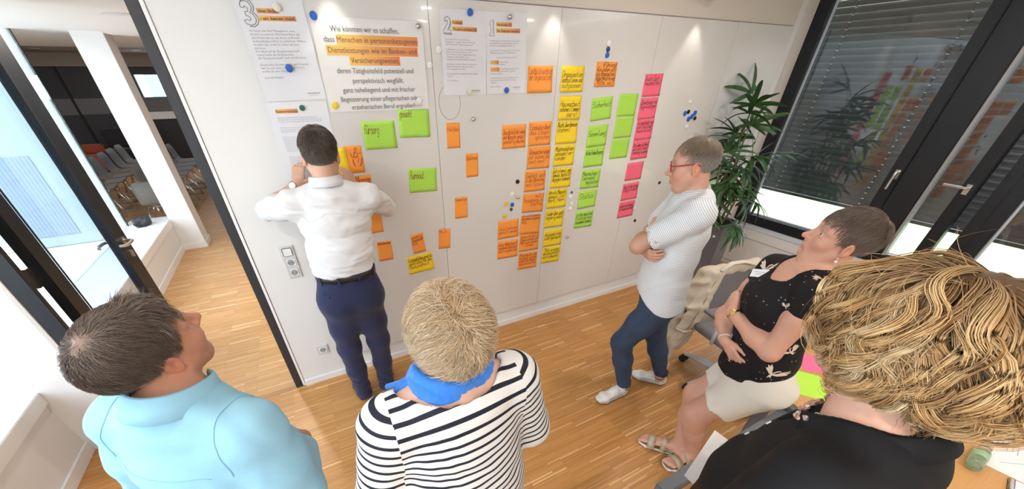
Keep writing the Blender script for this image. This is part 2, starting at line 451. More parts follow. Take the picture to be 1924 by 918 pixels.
struct('wall_hall_west', MB().box(-9.15, -9.0, 6.0, 14.2, 0, 2.75), M_hallw)

# ------------------------------------------------------------------ right window wall
XW = 4.60
wr = struct('wall_right', MB().box(XW + 0.02, XW + 0.30, -3.2, YB + 0.16, 0, 0.545), W_wall)
struct('baseboard_right', MB().box(XW + 0.004, XW + 0.02, -3.2, YB, 0, 0.05), W_trim, bevel=0.003)
struct('sill_ledge', MB().box(XW - 0.012, XW + 0.03, -3.2, YB, 0.500, 0.518), mat('ledge_highlight_blue', (0.66, 0.72, 0.82), 0.3, 0.03), wr, bevel=0.004)  # bluish white edge highlight painted into the ledge colour
struct('cable_duct', MB().box(XW - 0.006, XW + 0.02, -3.2, YB, 0.39, 0.498), W_wall, wr, bevel=0.003)
struct('duct_cover', MB().box(XW + 0.002, XW + 0.02, -3.2, YB, 0.06, 0.385), W_wall, wr)
struct('trim_5', MB().box(4.44, XW + 0.03, YB - 0.008, YB, 0.56, 2.68), mat('reveal_beige', (0.66, 0.62, 0.57), 0.7, 0.02), bevel=0.003)

WZ0, WZ1 = 0.556, 2.68
def win_frame(name, y1, y0, left, right, sash):
    """fixed frame between y1 (far) and y0 (near)"""
    f = MB()
    f.box(XW, XW + 0.09, y1 - left, y1, WZ0, WZ1)
    f.box(XW, XW + 0.09, y0, y0 + right, WZ0, WZ1)
    f.box(XW, XW + 0.09, y0 + right, y1 - left, WZ0, WZ0 + 0.10)
    f.box(XW, XW + 0.09, y0 + right, y1 - left, WZ1 - 0.10, WZ1)
    return struct(name, f, M_dark, bevel=0.005)

# window 4 (far), handle pointing down
w4 = win_frame('window_4', 2.445, 1.235, 0.113, 0.0001, True)
struct('sash_stile', MB().box(XW - 0.014, XW + 0.06, 1.237, 1.322, WZ0 + 0.02, WZ1), M_dark, w4, bevel=0.005)
struct('mullion', MB().box(XW, XW + 0.10, 1.055, 1.233, WZ0, WZ1), M_dark, w4, bevel=0.005)
struct('glazing_bead', MB().box(XW + 0.05, XW + 0.062, 2.315, 2.333, 0.66, 2.58).box(XW + 0.05, XW + 0.062, 1.322, 2.333, 0.656, 0.672), mat('pale_bead', (0.55, 0.56, 0.58), 0.3), w4)
struct('pane', MB().box(XW + 0.055, XW + 0.065, 1.32, 2.335, 0.655, 2.60), G_win, w4)
hn = MB()
hn.box(XW - 0.026, XW - 0.014, 1.250, 1.282, 1.270, 1.345)
hn.tube([(XW - 0.02, 1.266, 1.325), (XW - 0.055, 1.266, 1.325), (XW - 0.062, 1.266, 1.31), (XW - 0.062, 1.268, 1.19)], 0.010, 10)
struct('window_handle', hn, M_steel, w4, bevel=0.0)
# window 5: its sash stands ajar, handle turned level
w5 = win_frame('window_5', 1.055, 0.635, 0.006, 0.07, True)
SA = Matrix.Translation((XW - 0.0, 1.045, 0)) @ Matrix.Rotation(math.radians(-7.0), 4, 'Z')
struct('sash_stile', MB().box(-0.02, 0.045, -0.27, -0.185, WZ0 + 0.02, WZ1 - 0.02, SA), M_dark, w5, bevel=0.005)
struct('sash_rail', MB().box(-0.02, 0.045, -0.185, 0.0, WZ0 + 0.02, WZ0 + 0.09, SA).box(-0.02, 0.045, -0.185, 0.0, WZ1 - 0.1, WZ1 - 0.02, SA), M_dark, w5, bevel=0.004)
struct('sash_edge', MB().box(-0.005, 0.045, -0.020, 0.0, WZ0 + 0.09, WZ1 - 0.1, SA), mat('grey_sash_edge', (0.30, 0.30, 0.30), 0.4), w5)
struct('pane', MB().box(0.012, 0.02, -0.19, -0.015, 0.63, 2.60, SA), G_win, w5)
hn = MB()
hn.box(-0.034, -0.02, -0.243, -0.212, 1.250, 1.325, SA)
Q = lambda x, y, z: SA @ Vector((x, y, z))
hn.tube([Q(-0.02, -0.228, 1.30), Q(-0.062, -0.228, 1.30), Q(-0.07, -0.215, 1.30), Q(-0.07, -0.10, 1.30)], 0.010, 10)
struct('window_handle', hn, M_steel, w5)
# window 6 (near), runs on past the picture
w6 = win_frame('window_6', 0.635, -3.2, 0.085, 0.1, False)
struct('mullion', MB().box(XW, XW + 0.09, -1.2, -1.02, WZ0, WZ1), M_dark, w6, bevel=0.005)
struct('glazing_bead', MB().box(XW + 0.05, XW + 0.062, 0.535, 0.553, 0.66, 2.58).box(XW + 0.05, XW + 0.062, -1.02, 0.55, 0.656, 0.674), mat('pale_bead_b', (0.60, 0.63, 0.68), 0.3), w6)
struct('pane', MB().box(XW + 0.055, XW + 0.065, -3.1, 0.552, 0.655, 2.60), G_win, w6)

# outside blinds: one per window, every slat a part
M_slat = mat('grey_blind_slat', (0.058, 0.056, 0.055), 0.38, 0.05, 10, metal=0.3)
M_tape = mat('blind_ladder_tape', (0.03, 0.03, 0.03), 0.8)
M_clip = mat('bright_clip', (0.85, 0.85, 0.85), 0.3, 0.02)
def blind(label, y0, y1, tapes):
    X = 4.78
    b = thing('venetian_blind', label, 'blind', (X, (y0 + y1) / 2, 0.93))
    pitch, wd = 0.0505, 0.060
    prof = []
    tl = math.radians(62)
    for k in range(5):
        u = (k / 4 - 0.5) * wd; c = 0.006 * (1 - (2 * k / 4 - 1) ** 2)
        prof.append((u * math.cos(tl) - c * math.sin(tl), u * math.sin(tl) + c * math.cos(tl)))
    me = None; z = 0.975; n = 0
    while z < 2.62:
        if me is None:
            vs = [(px, yy, pz) for yy in (y0, y1) for px, pz in prof]
            m_ = MB(); m_.add(vs, [(k, k + 1, 6 + k, 5 + k) for k in range(4)]); me = m_.mesh('slat', smooth=True)
            sol = None
        o = link('slat', me, M_slat, b, local=True)
        o.matrix_parent_inverse = inv_of(b); o.location = (X, 0, z)
        z += pitch; n += 1
    MB().box(X - 0.012, X + 0.012, y0, y1, 0.915, 0.945).build('bottom_rail', M_slat, b, bevel=0.003)
    for ty in tapes:
        t = MB().box(X - 0.034, X - 0.032, ty - 0.004, ty + 0.004, 0.93, 2.64).build('ladder_tape', M_tape, b)
        c = MB()
        z = 0.985
        while z < 2.62:
            c.box(X - 0.040, X - 0.034, ty - 0.007, ty + 0.007, z - 0.002, z + 0.003); z += pitch
        c.build('clip', M_clip, t)['kind'] = 'stuff'
    return b
blind('grey outside blind behind the far window, beside the potted palm', 1.25, 2.42, (1.44, 2.20))
blind('narrow grey outside blind behind the window with the level handle', 0.60, 1.12, (0.86,))
blind('grey outside blind behind the nearest window at the right edge', -3.1, 0.585, (-0.2, -1.6))

# lawn and sky side
struct('ground_lawn', MB().box(4.9, 60, -40, 40, -0.5, -0.35), mat('sunlit_lawn', (0.42, 0.52, 0.22), 0.9, 0.25, 2.5))
struct('ground_paving', MB().box(4.9, 7.3, -40, 40, -0.36, -0.33), mat('pale_paving', (0.82, 0.83, 0.70), 0.9, 0.05, 6))

# ------------------------------------------------------------------ recessed ceiling lamps
M_lamp = emit_mat('lamp_diffuser', (1.0, 0.95, 0.88), 14.0)
def downlight(x, y, label, z=2.748, spot=False, power=None):
    t = thing('recessed_downlight', label, 'ceiling light', (x, y, z), 0, 'recessed ceiling lamps')
    MB().lathe([(0.062, z - 0.004), (0.085, z - 0.004), (0.085, z + 0.0), (0.062, z + 0.0)], 24, Matrix.Translation((x, y, 0))).build('trim_ring', W_trim, t)
    MB().lathe([(0.001, z - 0.0035), (0.062, z - 0.0035), (0.062, z - 0.001)], 24, Matrix.Translation((x, y, 0))).build('diffuser', M_lamp, t)
    ld = bpy.data.lights.new('lamp_light', 'SPOT' if spot else 'AREA')
    if spot:
        ld.spot_size = math.radians(66); ld.spot_blend = 0.55; ld.shadow_soft_size = 0.05
    else:
        ld.shape = 'DISK'; ld.size = 0.13
    ld.energy = power if power else LAMP_W
    ld.color = (1.0, 0.93, 0.85)
    lo = bpy.data.objects.new('lamp_light', ld); COL.objects.link(lo)
    lo.parent = t; lo.location = (0, 0, -0.02)
    return t
downlight(2.39, 1.30, 'round recessed ceiling lamp above the middle of the whiteboard')
for i, (x, y) in enumerate([(0.2, -0.4), (2.0, -0.9), (3.7, 0.6), (-1.0, 1.0), (0.2, -2.2), (2.4, -2.3), (3.9, -1.4)]):  # unseen lamps added for soft overall light, like bounced flash
    downlight(x, y, ['added unseen ceiling lamp over the standing group', 'added unseen ceiling lamp over the work table', 'added unseen ceiling lamp near the window wall',
                     'added unseen ceiling lamp near the glazed door', 'added unseen ceiling lamp at the back left of the room', 'added unseen ceiling lamp at the back middle of the room', 'added unseen ceiling lamp at the back right of the room'][i])
def washer(x, label):
    """short cylinder spot on a bracket above the board, washing it from close by"""
    y, z = YB - 0.105, 2.47
    t = thing('wall_washer', label, 'wall lamp', (x, YB - .02, z + .06))
    MB().lathe([(.030, z), (.034, z + .003), (.034, z + .075), (.030, z + .08), (.0005, z + .08)], 20, Matrix.Translation((x, y, 0))).build('housing', W_trim, t)
    MB().lathe([(.0005, z + .001), (.029, z + .001), (.029, z + .004)], 20, Matrix.Translation((x, y, 0))).build('diffuser', M_lamp, t)
    MB().box(x - .012, x + .012, y + .03, YB - .02, z + .045, z + .065).build('bracket', W_trim, t)
    ld = bpy.data.lights.new('lamp_light', 'SPOT'); ld.spot_size = math.radians(70); ld.spot_blend = .6; ld.shadow_soft_size = .02; ld.energy = 6; ld.color = (1, .93, .84)
    lo = bpy.data.objects.new('lamp_light', ld); COL.objects.link(lo); lo.parent = t; lo.location = (0, y - (YB - .02), -.065)
washer(1.69, 'small white cylinder lamp above the yellow columns, washing the board'); washer(3.04, 'small white cylinder lamp above the right end of the board'); washer(.34, 'small white cylinder lamp above the big poster')
downlight(-0.86, 4.01, 'round recessed lamp in the corridor ceiling', z=2.378, power=26)
downlight(0.9, 4.4, 'added unseen lamp in the corridor ceiling behind the board wall', z=2.378, power=26)  # extra lamp added to brighten the corridor
for i, x in enumerate((-4.1, -2.5)):
    downlight(x, 12.0, ['recessed lamp in the brown hall ceiling, left', 'recessed lamp in the brown hall ceiling, right'][i], z=2.46)
# ------------------------------------------------------------------ whiteboard: five enamel panels
YF = YB - 0.022        # face of the board
board = thing('whiteboard', 'wall wide white magnetic board of joined panels along the long wall', 'whiteboard', (2.14, YF, 0.175))
xs = [-0.05, 0.851, 1.749, 2.648, 3.536, 4.33]
for a, b in zip(xs[:-1], xs[1:]):
    MB().box(a + 0.0014, b - 0.0014, YF, YB - 0.0005, 0.175, 2.374).build('panel', W_board, board)
MB().box(-0.05, 4.33, YF + 0.006, YB - 0.0005, 0.176, 2.373).build('backing', M_rub, board)

# ------------------------------------------------------------------ a single line pen alphabet
GL = {
 'a': '35 15 04 02 11 21 34|35 32 41', 'b': '09 01|04 15 25 34 32 21 11 02', 'c': '34 25 15 04 02 11 21 32', 'd': '39 31|34 25 15 04 02 11 21 32',
 'e': '03 33 34 25 15 04 02 11 21 32', 'f': '38 29 18 11|05 25', 'g': '35 15 04 02 11 31|35 3a 2c 1c 0b', 'h': '09 01|03 15 25 34 31', 'i': '15 11 21|17 18',
 'j': '25 2a 1c 0b|27 28', 'k': '09 01|35 03 31', 'l': '19 12 21 31', 'm': '05 01|04 15 21|23 35 44 41', 'n': '05 01|03 15 25 34 31', 'o': '15 04 02 11 21 32 34 25 15',
 'p': '05 0c|04 15 25 34 32 21 11 02', 'q': '35 3c|34 25 15 04 02 11 21 32', 'r': '05 01|03 15 25 34', 's': '34 25 15 04 33 32 21 11 02', 't': '18 12 21 31|05 35',
 'u': '05 02 11 21 33|35 31', 'v': '05 21 45', 'w': '05 11 24 31 45', 'x': '05 41|45 01', 'y': '05 22|45 1c', 'z': '05 35 01 31', 'ß': '0b 08 19 28 26 15 34 32 21 11',
 'A': '01 29 41|13 33', 'B': '01 09 29 38 36 25 05|25 43 42 31 01', 'C': '48 39 19 07 03 11 31 42', 'D': '01 09 29 47 43 21 01', 'E': '49 09 01 41|05 35', 'F': '49 09 01|05 35',
 'G': '48 39 19 07 03 11 31 42 45 25', 'H': '09 01|49 41|05 45', 'I': '19 11', 'J': '39 33 21 11 02', 'K': '09 01|49 04 41', 'L': '09 01 41', 'M': '01 09 24 49 41', 'N': '01 09 41 49',
 'O': '19 07 03 11 31 43 47 39 19', 'P': '01 09 39 48 46 35 05', 'R': '01 09 39 48 46 35 05|25 41', 'S': '48 39 19 07 06 44 43 31 11 02', 'T': '09 49|29 21', 'U': '09 03 11 31 43 49',
 'V': '09 21 49', 'W': '09 11 25 31 49', 'Z': '09 49 01 41', '1': '07 29 21', '2': '07 19 39 47 46 01 41', '3': '08 19 39 47 36 15|36 43 31 11 02', '.': '01 11', ',': '11 00', '-': '04 34',
 '/': '0a 4b|00 49', '!': '19 13|11 10', '?': '07 19 29 37 24 23|21 20', '"': '19 17|39 37', '(': '2a 07 03 20', ')': '0a 27 23 00', ':': '15 14|12 11', "'": '19 17',
}
GL['/'] = '00 49'
for u_, b_ in (('ä', 'a'), ('ö', 'o'), ('ü', 'u')): GL[u_] = GL[b_] + '|07 08|27 28'
DESC = {'a': -1.0, 'b': -2.0, 'c': -3.0}
def glyph(ch):
    out = []
    for st in GL.get(ch, '').split('|'):
        pts = []
        for p in st.split():
            y = p[1]
            # digits 1..9 sit above the baseline, a..c hang below it
            pts.append((float(p[0]), (float(y) - 1) if y.isdigit() else DESC[y]))
        if len(pts) > 1: out.append(pts)
    return out

def pen_text(mb, lines, x0, z0, size, y, rg, lead=1.75, slant=0.12, thick=0.0026, maxw=None, rise=0.0, jit=0.35):
    """handwriting as thin flat ink strokes lying at depth y; x0,z0 = top left; size = x-height"""
    u = size / 4.0
    for li, line in enumerate(lines):
        cx = 0.0; segs = []
        for ch in line:
            if ch == ' ': cx += 3.0; continue
            g = glyph(ch); w = 0
            for st in g:
                pts = [(cx + px + rg.uniform(-jit, jit) * 0.5, pz + rg.uniform(-jit, jit) * 0.6) for px, pz in st]
                w = max(w, max(p[0] for p in st)); segs.append(pts)
            cx += w + 1.1
        wtot = max(cx, 1) * u
        sx = u if not maxw or wtot <= maxw else u * maxw / wtot
        for pts in segs:
            P = [(x0 + px * sx + slant * pz * u, z0 - (li + 1) * size * lead + pz * u + rise * px * sx) for px, pz in pts]
            for (ax, az), (bx, bz) in zip(P[:-1], P[1:]):
                dx, dz = bx - ax, bz - az; l = math.hypot(dx, dz)
                if l < 1e-6: continue
                dx, dz = dx / l, dz / l; h = thick / 2
                ax -= dx * h * .8; az -= dz * h * .8; bx += dx * h * .8; bz += dz * h * .8
                mb.add([(ax - dz * h, y, az + dx * h), (bx - dz * h, y, bz + dx * h), (bx + dz * h, y, bz - dx * h), (ax + dz * h, y, az - dx * h)], [(3, 2, 1, 0)])
    return mb

# ------------------------------------------------------------------ sticky cards
def card_mat(name, c): return mat(name, c, 0.72, 0.03, 25)
CARD = {'O': card_mat('orange_card', (0.95, 0.34, 0.055)), 'Y': card_mat('yellow_card', (0.92, 0.66, 0.02)), 'G': card_mat('green_card', (0.42, 0.74, 0.09)), 'P': card_mat('pink_card', (0.90, 0.14, 0.22))}
INK = {'k': mat('black_marker_ink', (0.035, 0.028, 0.022), 0.6, 0.1), 'r': mat('red_marker_ink', (0.42, 0.05, 0.025), 0.6, 0.1), 'b': mat('brown_marker_ink', (0.24, 0.07, 0.02), 0.6, 0.1), 'g': mat('pencil_line', (0.28, 0.55, 0.08), 0.7, 0.05), 'p': mat('pressed_line', (0.72, 0.13, 0.18), 0.7, 0.05)}
WORD = {'O': 'orange', 'Y': 'yellow', 'G': 'green', 'P': 'pink'}
def card(x, z, w, h, ang, colour, lines, ink, label, group, top=0.0, size=0.019, curl=0.008, left=0.05, maxw=0.9, lift=0.0, thick=0.0028, lead=1.8, yface=None, rise=0.0):
    yf = (yface if yface is not None else YF) - 0.0012 - lift
    name = 'sticky_note'
    t = thing(name, label, 'sticky note', (x, yf, z - h / 2), 0, group)
    rg = random.Random(hash(label) % 99991 if False else sum(ord(c) * (i + 3) for i, c in enumerate(label)))
    cc = curl * rg.uniform(0.7, 1.5)
    ca, sa = math.cos(math.radians(ang)), math.sin(math.radians(ang))
    sk = rg.uniform(-0.2, 0.9)
    def off(u, v):          # the free lower right corner lifts off the board
        d = max(0.0, (-v + 0.15)) ** 2 * (0.75 + sk * u)
        return -cc * d * 1.3
    nx, nz = 8, 7; vs = []; th = 0.0004
    for s in (0, 1):
        for j in range(nz + 1):
            for i in range(nx + 1):
                u, v = i / nx - 0.5, j / nz - 0.5
                X, Z = u * w, v * h
                vs.append((x + X * ca - Z * sa, yf + off(u, v) + s * th, z + X * sa + Z * ca))
    n1 = (nx + 1) * (nz + 1); fs = []
    for j in range(nz):
        for i in range(nx):
            a = j * (nx + 1) + i; q = (a, a + 1, a + nx + 2, a + nx + 1)
            fs.append(q); fs.append(tuple(n1 + k for k in reversed(q)))
    rim = [i for i in range(nx + 1)] + [(j + 1) * (nx + 1) - 1 for j in range(1, nz + 1)] + [nz * (nx + 1) + i for i in range(nx - 1, -1, -1)] + [j * (nx + 1) for j in range(nz - 1, 0, -1)]
    for a, b in zip(rim, rim[1:] + rim[:1]): fs.append((b, a, n1 + a, n1 + b))
    MB().add(vs, fs).build('sheet', CARD[colour], t, smooth=True)
    if lines:
        m = MB()
        pen_text(m, lines, -w / 2 + left * w, h / 2 - top * h, size, 0.0, rg, maxw=w * maxw, thick=thick, lead=lead, rise=rise)
        out = []
        for X, _, Z in m.v:
            u, v = max(-.5, min(.5, X / w)), max(-.5, min(.5, Z / h))
            out.append((x + X * ca - Z * sa, yf + off(u, v) - 0.0007, z + X * sa + Z * ca))
        m.v = out
        m.build('handwriting', INK[ink], t)
    return t

GO, GY, GG, GP, GL_ = 'orange notes right of the empty panel', 'column of yellow notes', 'first column of green notes', 'column of pink notes', 'notes around the man at the board'
B = dict(size=0.018, thick=0.0030)
card(1.614, 1.998, .200, .154, 0.3, 'O', ['Leitbild wichtig', 'der Organisation'], 'r', 'large orange note topmost of the orange cards, right of the two printed sheets', GO, top=.08, thick=.0018)
card(2.189, 2.024, .196, .151, -.4, 'O', ['     (Führung)', 'Wie geben wir', 'als Organisation/', 'Arbeitskräfte und', '"Mitte" ein?'], 'k', 'orange note with black writing under the three stacked magnets', 'single notes on the whiteboard', top=.02, size=.0145, thick=.0025, lead=1.85)
card(0.959, 1.695, .093, .150, -1.1, 'O', ['Helden'], 'r', 'small orange note highest of the narrow ones right of the first seam', 'narrow orange notes', top=.16, size=.014, thick=.0018, curl=.004)
card(1.087, 1.500, .094, .154, -.8, 'O', ['Optiktrain'], 'r', 'small orange note second from top among the narrow ones', 'narrow orange notes', top=.1, size=.014, thick=.0018, curl=.004)
card(0.989, 1.214, .101, .154, -2., 'O', ['Kommotion'], 'r', 'small orange note alone below the middle of the second panel', 'narrow orange notes', top=.03, size=.012, thick=.0018, curl=.004)
card(0.839, 1.001, .094, .154, -5.1, 'O', ['n(?)'], 'r', 'small orange note sitting across the first board seam', 'narrow orange notes', top=.0, size=.016, thick=.0018, curl=.004)
card(1.422, 1.661, .196, .151, -.2, 'O', ['Das christliche Leben', 'und Wünsche genau/', 'geschäftig machen'], 'r', 'orange note left of the pair in the upper orange row', GO, top=.2, size=.0165, thick=.0022)
card(1.642, 1.666, .196, .157, -.2, 'O', ['Eindeutig über', 'das Essen', '    sprechen'], 'r', 'orange note beside the second seam, heading the long orange column', GO, top=.12, size=.018, thick=.0022)
card(1.647, 1.502, .206, .154, -1.4, 'O', ['Tätowierten haben', 'Zeit-Toleranz die', 'bestimmt!'], 'r', 'orange note second in the long orange column', GO, top=.12, size=.018, thick=.0022)
card(1.626, 1.334, .193, .154, -1.3, 'O', ['Gehört und', 'in den Menschen', 'sein/lassen!'], 'r', 'orange note third in the long orange column, right of the black magnet', GO, top=.12, size=.018, thick=.0022)
card(1.622, 1.164, .202, .151, -4., 'O', ['        mit', 'Begegnung in', '      Schaffen'], 'r', 'orange note fourth in the long orange column, right of the silver magnet', GO, top=.02, size=.018, thick=.0022)
card(1.396, .982, .194, .152, -1.4, 'O', ['Geld müssen', 'gestellt werden'], 'r', 'orange note directly below the lower yellow magnet', GO, top=.36, size=.016, thick=.0022)
card(1.607, .983, .197, .154, -4.1, 'O', ['das unternommen', 'bestimmte Aufgaben', 'weg'], 'r', 'orange note fifth in the long orange column, writing squeezed along its top', GO, top=-.1, size=.014, thick=.0022)
card(1.395, .805, .198, .159, -2.7, 'O', ['kurz. Arbeitszeit', 'anstehende Bedürfnisse', 'nicht eingehalten'], 'r', 'orange note lowest at the left of the orange block', GO, top=.12, size=.016, thick=.0022)
card(1.607, .825, .198, .153, -2.5, 'O', ['Schnittstelle', 'Organisierung von', 'Muß auseinander', '    formen'], 'r', 'orange note sixth in the long orange column', GO, top=.04, size=.015, thick=.0024)
card(1.603, .654, .196, .152, -3.1, 'O', ['Mitarbeiter die', 'keinerlei grenze', 'anschaffen können/', 'keine motivation'], 'r', 'orange note at the very bottom of the long orange column', GO, top=.04, size=.015, thick=.0024)
ylab = ['topmost', 'second from the top', 'third from the top, reading nicht', 'fourth from the top', 'fifth from the top', 'sixth from the top, beside the dark green magnet', 'seventh from the top', 'second from the bottom', 'lowest']
ydat = [(1.887, 1.997, -.1, ['Organisation', 'kontrollieren und', 'aufpassen'], .2), (1.894, 1.821, -.8, ['Hausarbeit', 'schöner/Zimmer', '     parat'], .22), (1.887, 1.661, -.5, ['Nicht überdenken', 'stehen!'], .05), (1.887, 1.500, -.8, ['Misstrauisch an-', 'schauen/ver-', 'künden'], .08),
        (1.880, 1.331, -1.3, ['Gut einmal am', 'Gemüse, bestellt!', 'dagegen kommen'], .02), (1.859, 1.168, -1.6, ['Ich als Mensch-', 'genau! "Sie"', 'dort, Herr'], .05), (1.852, .997, -3.1, ['Leider über geht', 'regierig wech.'], .1), (1.857, .823, -1.9, ['Anzugskosten', 'nicht gebraucht'], .18), (1.856, .660, -4., ['"Nie wieder', 'ein Land erklärt!', 'wird schwerer.'], .08)]
for (x, z, a, ln, tp), lb in zip(ydat, ylab):
    card(x, z, .199, .154, a, 'Y', ln, 'k', 'yellow note %s of the tall yellow column' % lb, GY, top=tp, size=.0175, thick=.0026, lead=1.85)
for x, z, a, ln, tp, lb in [(2.198, 1.806, 3.2, ['Sicherheit'], .2, 'green note reading Sicherheit, topmost of the lettered green column'), (2.196, 1.619, 1.3, ['Sammlung'], .28, 'green note reading Sammlung, second of the lettered green column'),
                            (2.195, 1.465, -.1, ['Arbeitsbedingung'], .18, 'green note reading Arbeitsbedingung, third of the lettered green column'), (2.193, 1.289, -1.2, ['Menschen', 'lernend', '    begleiten'], .1, 'green note with three short words, fourth of the lettered green column'),
                            (2.192, 1.118, .3, ['Status'], .18, 'green note reading Status beside the white magnets'), (2.185, .939, -1.9, ['in den meisten', 'Kontakten', 'zusammen kommen'], .08, 'green note lowest of the lettered green column')]:
    card(x, z, .203, .152, a, 'G', ln, 'k', lb, GG, top=tp, size=.019 if ln != ['Status'] else .024, thick=.0027)
for x, z, a, lb in [(2.462, 1.822, -.7, 'blank creased green note at the top of the second green column'), (2.466, 1.664, .3, 'blank green note in the middle of the second green column'), (2.465, 1.505, -.5, 'blank green note at the bottom of the second green column')]:
    t = card(x, z, .200, .153, a, 'G', None, 'k', lb, 'second column of green notes', curl=.004)
    m = MB()
    for k in range(8): m.tube([(x - .085, YF - .0022, z + .06 - k * .0155), (x + .085, YF - .0022, z + .062 - k * .0155)], 0.0005, 4)
    m.build('crease', INK['g'], t)
pdat = [(2.694, 1.951, 1.1, ['Auch Zeit', 'haushalten/'], .1, 'pink note topmost of the pink column'), (2.698, 1.790, 1.4, ['Orientierung von', 'Begründungen'], .1, 'pink note second of the pink column'), (2.708, 1.634, 1.3, ['Es geschieht ein', 'wie Publikum!', 'Heute bleibt'], .04, 'pink note third of the pink column'),
        (2.712, 1.478, .8, ['Das Leben ist Arbeit', 'und nicht Beruf', 'Forderung zu geben'], .14, 'pink note fourth of the pink column'), (2.697, 1.300, 1.1, None, 0, 'blank pink note standing apart in the pink column'), (2.697, 1.122, 1.6, ['Das ist die lange', '(Abgründe)!'], .1, 'pink note second from the bottom of the pink column'),
        (2.697, .955, 1., ['selbst und Lebensl.', 'in Freude nacherlebt'], .16, 'pink note lowest of the pink column, beside the man with crossed arms')]
for x, z, a, ln, tp, lb in pdat:
    card(x, z, .198, .152, a, 'P', ln, 'k', lb, GP, top=tp, size=.0165, thick=.0024)
card(.482, 1.727, .195, .150, -.5, 'G', ['fürsorg'], 'b', 'large green note with brown lettering up right of the man at the board', GL_, top=.12, size=.026, thick=.0022, maxw=.45, curl=.005)
card(.703, 1.778, .195, .151, -1.9, 'G', ['gesucht'], 'b', 'large green note overlapping the lower edge of the big poster', GL_, top=.0, size=.022, thick=.0020, maxw=.4, curl=.005, lift=.002)
card(.720, 1.440, .195, .152, -2.6, 'G', ['Burnout'], 'b', 'large green note reading Burnout, alone left of the first seam', GL_, top=.12, size=.026, thick=.0024, maxw=.5, curl=.005)
card(.307, 1.605, .103, .152, -.6, 'O', ['  uß-', '  (?)'], 'r', 'orange note half hidden behind the yellow note in the hand', GL_, top=.1, size=.026, thick=.003, curl=.003)
card(.335, 1.436, .100, .150, .8, 'O', ['Mange', '  nein'], 'r', 'orange note peeping out above the right forearm of the man', GL_, top=.02, size=.024, thick=.003, curl=.003)
card(.351, 1.205, .105, .140, -.6, 'O', None, 'r', 'orange note peeping out below the right sleeve of the man', GL_, curl=.004)
card(.387, .994, .102, .146, -1.4, 'O', ['Arbeitszeiten'], 'r', 'small orange note just right of the waist of the man', GL_, top=.02, size=.012, thick=.0022, curl=.004)
card(.633, 1.005, .094, .148, 4.1, 'O', ['wichtig', 'auseinander', 'mit'], 'r', 'small tilted orange note right above the lone yellow note', GL_, top=.08, size=.013, thick=.002, rise=.04, curl=.004, lift=.001)
card(.633, .843, .198, .143, 3.0, 'Y', ['Erstausbildung grad zu', 'geistlichst für das', 'Gesundheit'], 'b', 'lone yellow note below the small tilted orange one', GL_, top=.12, size=.0155, thick=.0024, rise=.03)

# ------------------------------------------------------------------ printed sheets
W_paper = mat('white_paper', (0.74, 0.74, 0.775), 0.7, 0.01, 8)
W_poster = mat('poster_paper', (0.77, 0.755, 0.735), 0.6, 0.01, 8)
K_print = mat('grey_print', (0.13, 0.13, 0.14), 0.7, 0.05)
K_fine = mat('fine_grey_print', (0.40, 0.40, 0.42), 0.7, 0.05)
def hl_mat():
    m, nt, p = new_mat('orange_highlight')
    tc = N(nt, 'ShaderNodeTexCoord'); sp = N(nt, 'ShaderNodeSeparateXYZ'); nt.links.new(tc.outputs['Generated'], sp.inputs[0])
    rp = N(nt, 'ShaderNodeValToRGB'); rp.color_ramp.elements[0].color = (0.90, 0.52, 0.11, 1); rp.color_ramp.elements[1].color = (0.80, 0.24, 0.07, 1)
    nt.links.new(sp.outputs['X'], rp.inputs[0]); nt.links.new(rp.outputs[0], p.inputs['Base Color']); p.inputs['Roughness'].default_value = 0.7
    return m
M_hl = hl_mat()
DG = None
def text_geo(body, size, res=2, align='LEFT', bold=0.0, spacing=1.0):
    cu = bpy.data.curves.new('text', 'FONT'); cu.body = body; cu.size = size; cu.align_x = align; cu.resolution_u = res
    cu.space_line = spacing; cu.offset = bold
    o = bpy.data.objects.new('text', cu); COL.objects.link(o)
    dg = bpy.context.evaluated_depsgraph_get(); dg.update()
    me = bpy.data.meshes.new_from_object(o.evaluated_get(dg))
    vs = [tuple(v.co) for v in me.vertices]; fs = [tuple(p.vertices) for p in me.polygons]
    bpy.data.objects.remove(o); bpy.data.curves.remove(cu); bpy.data.meshes.remove(me)
    return vs, fs
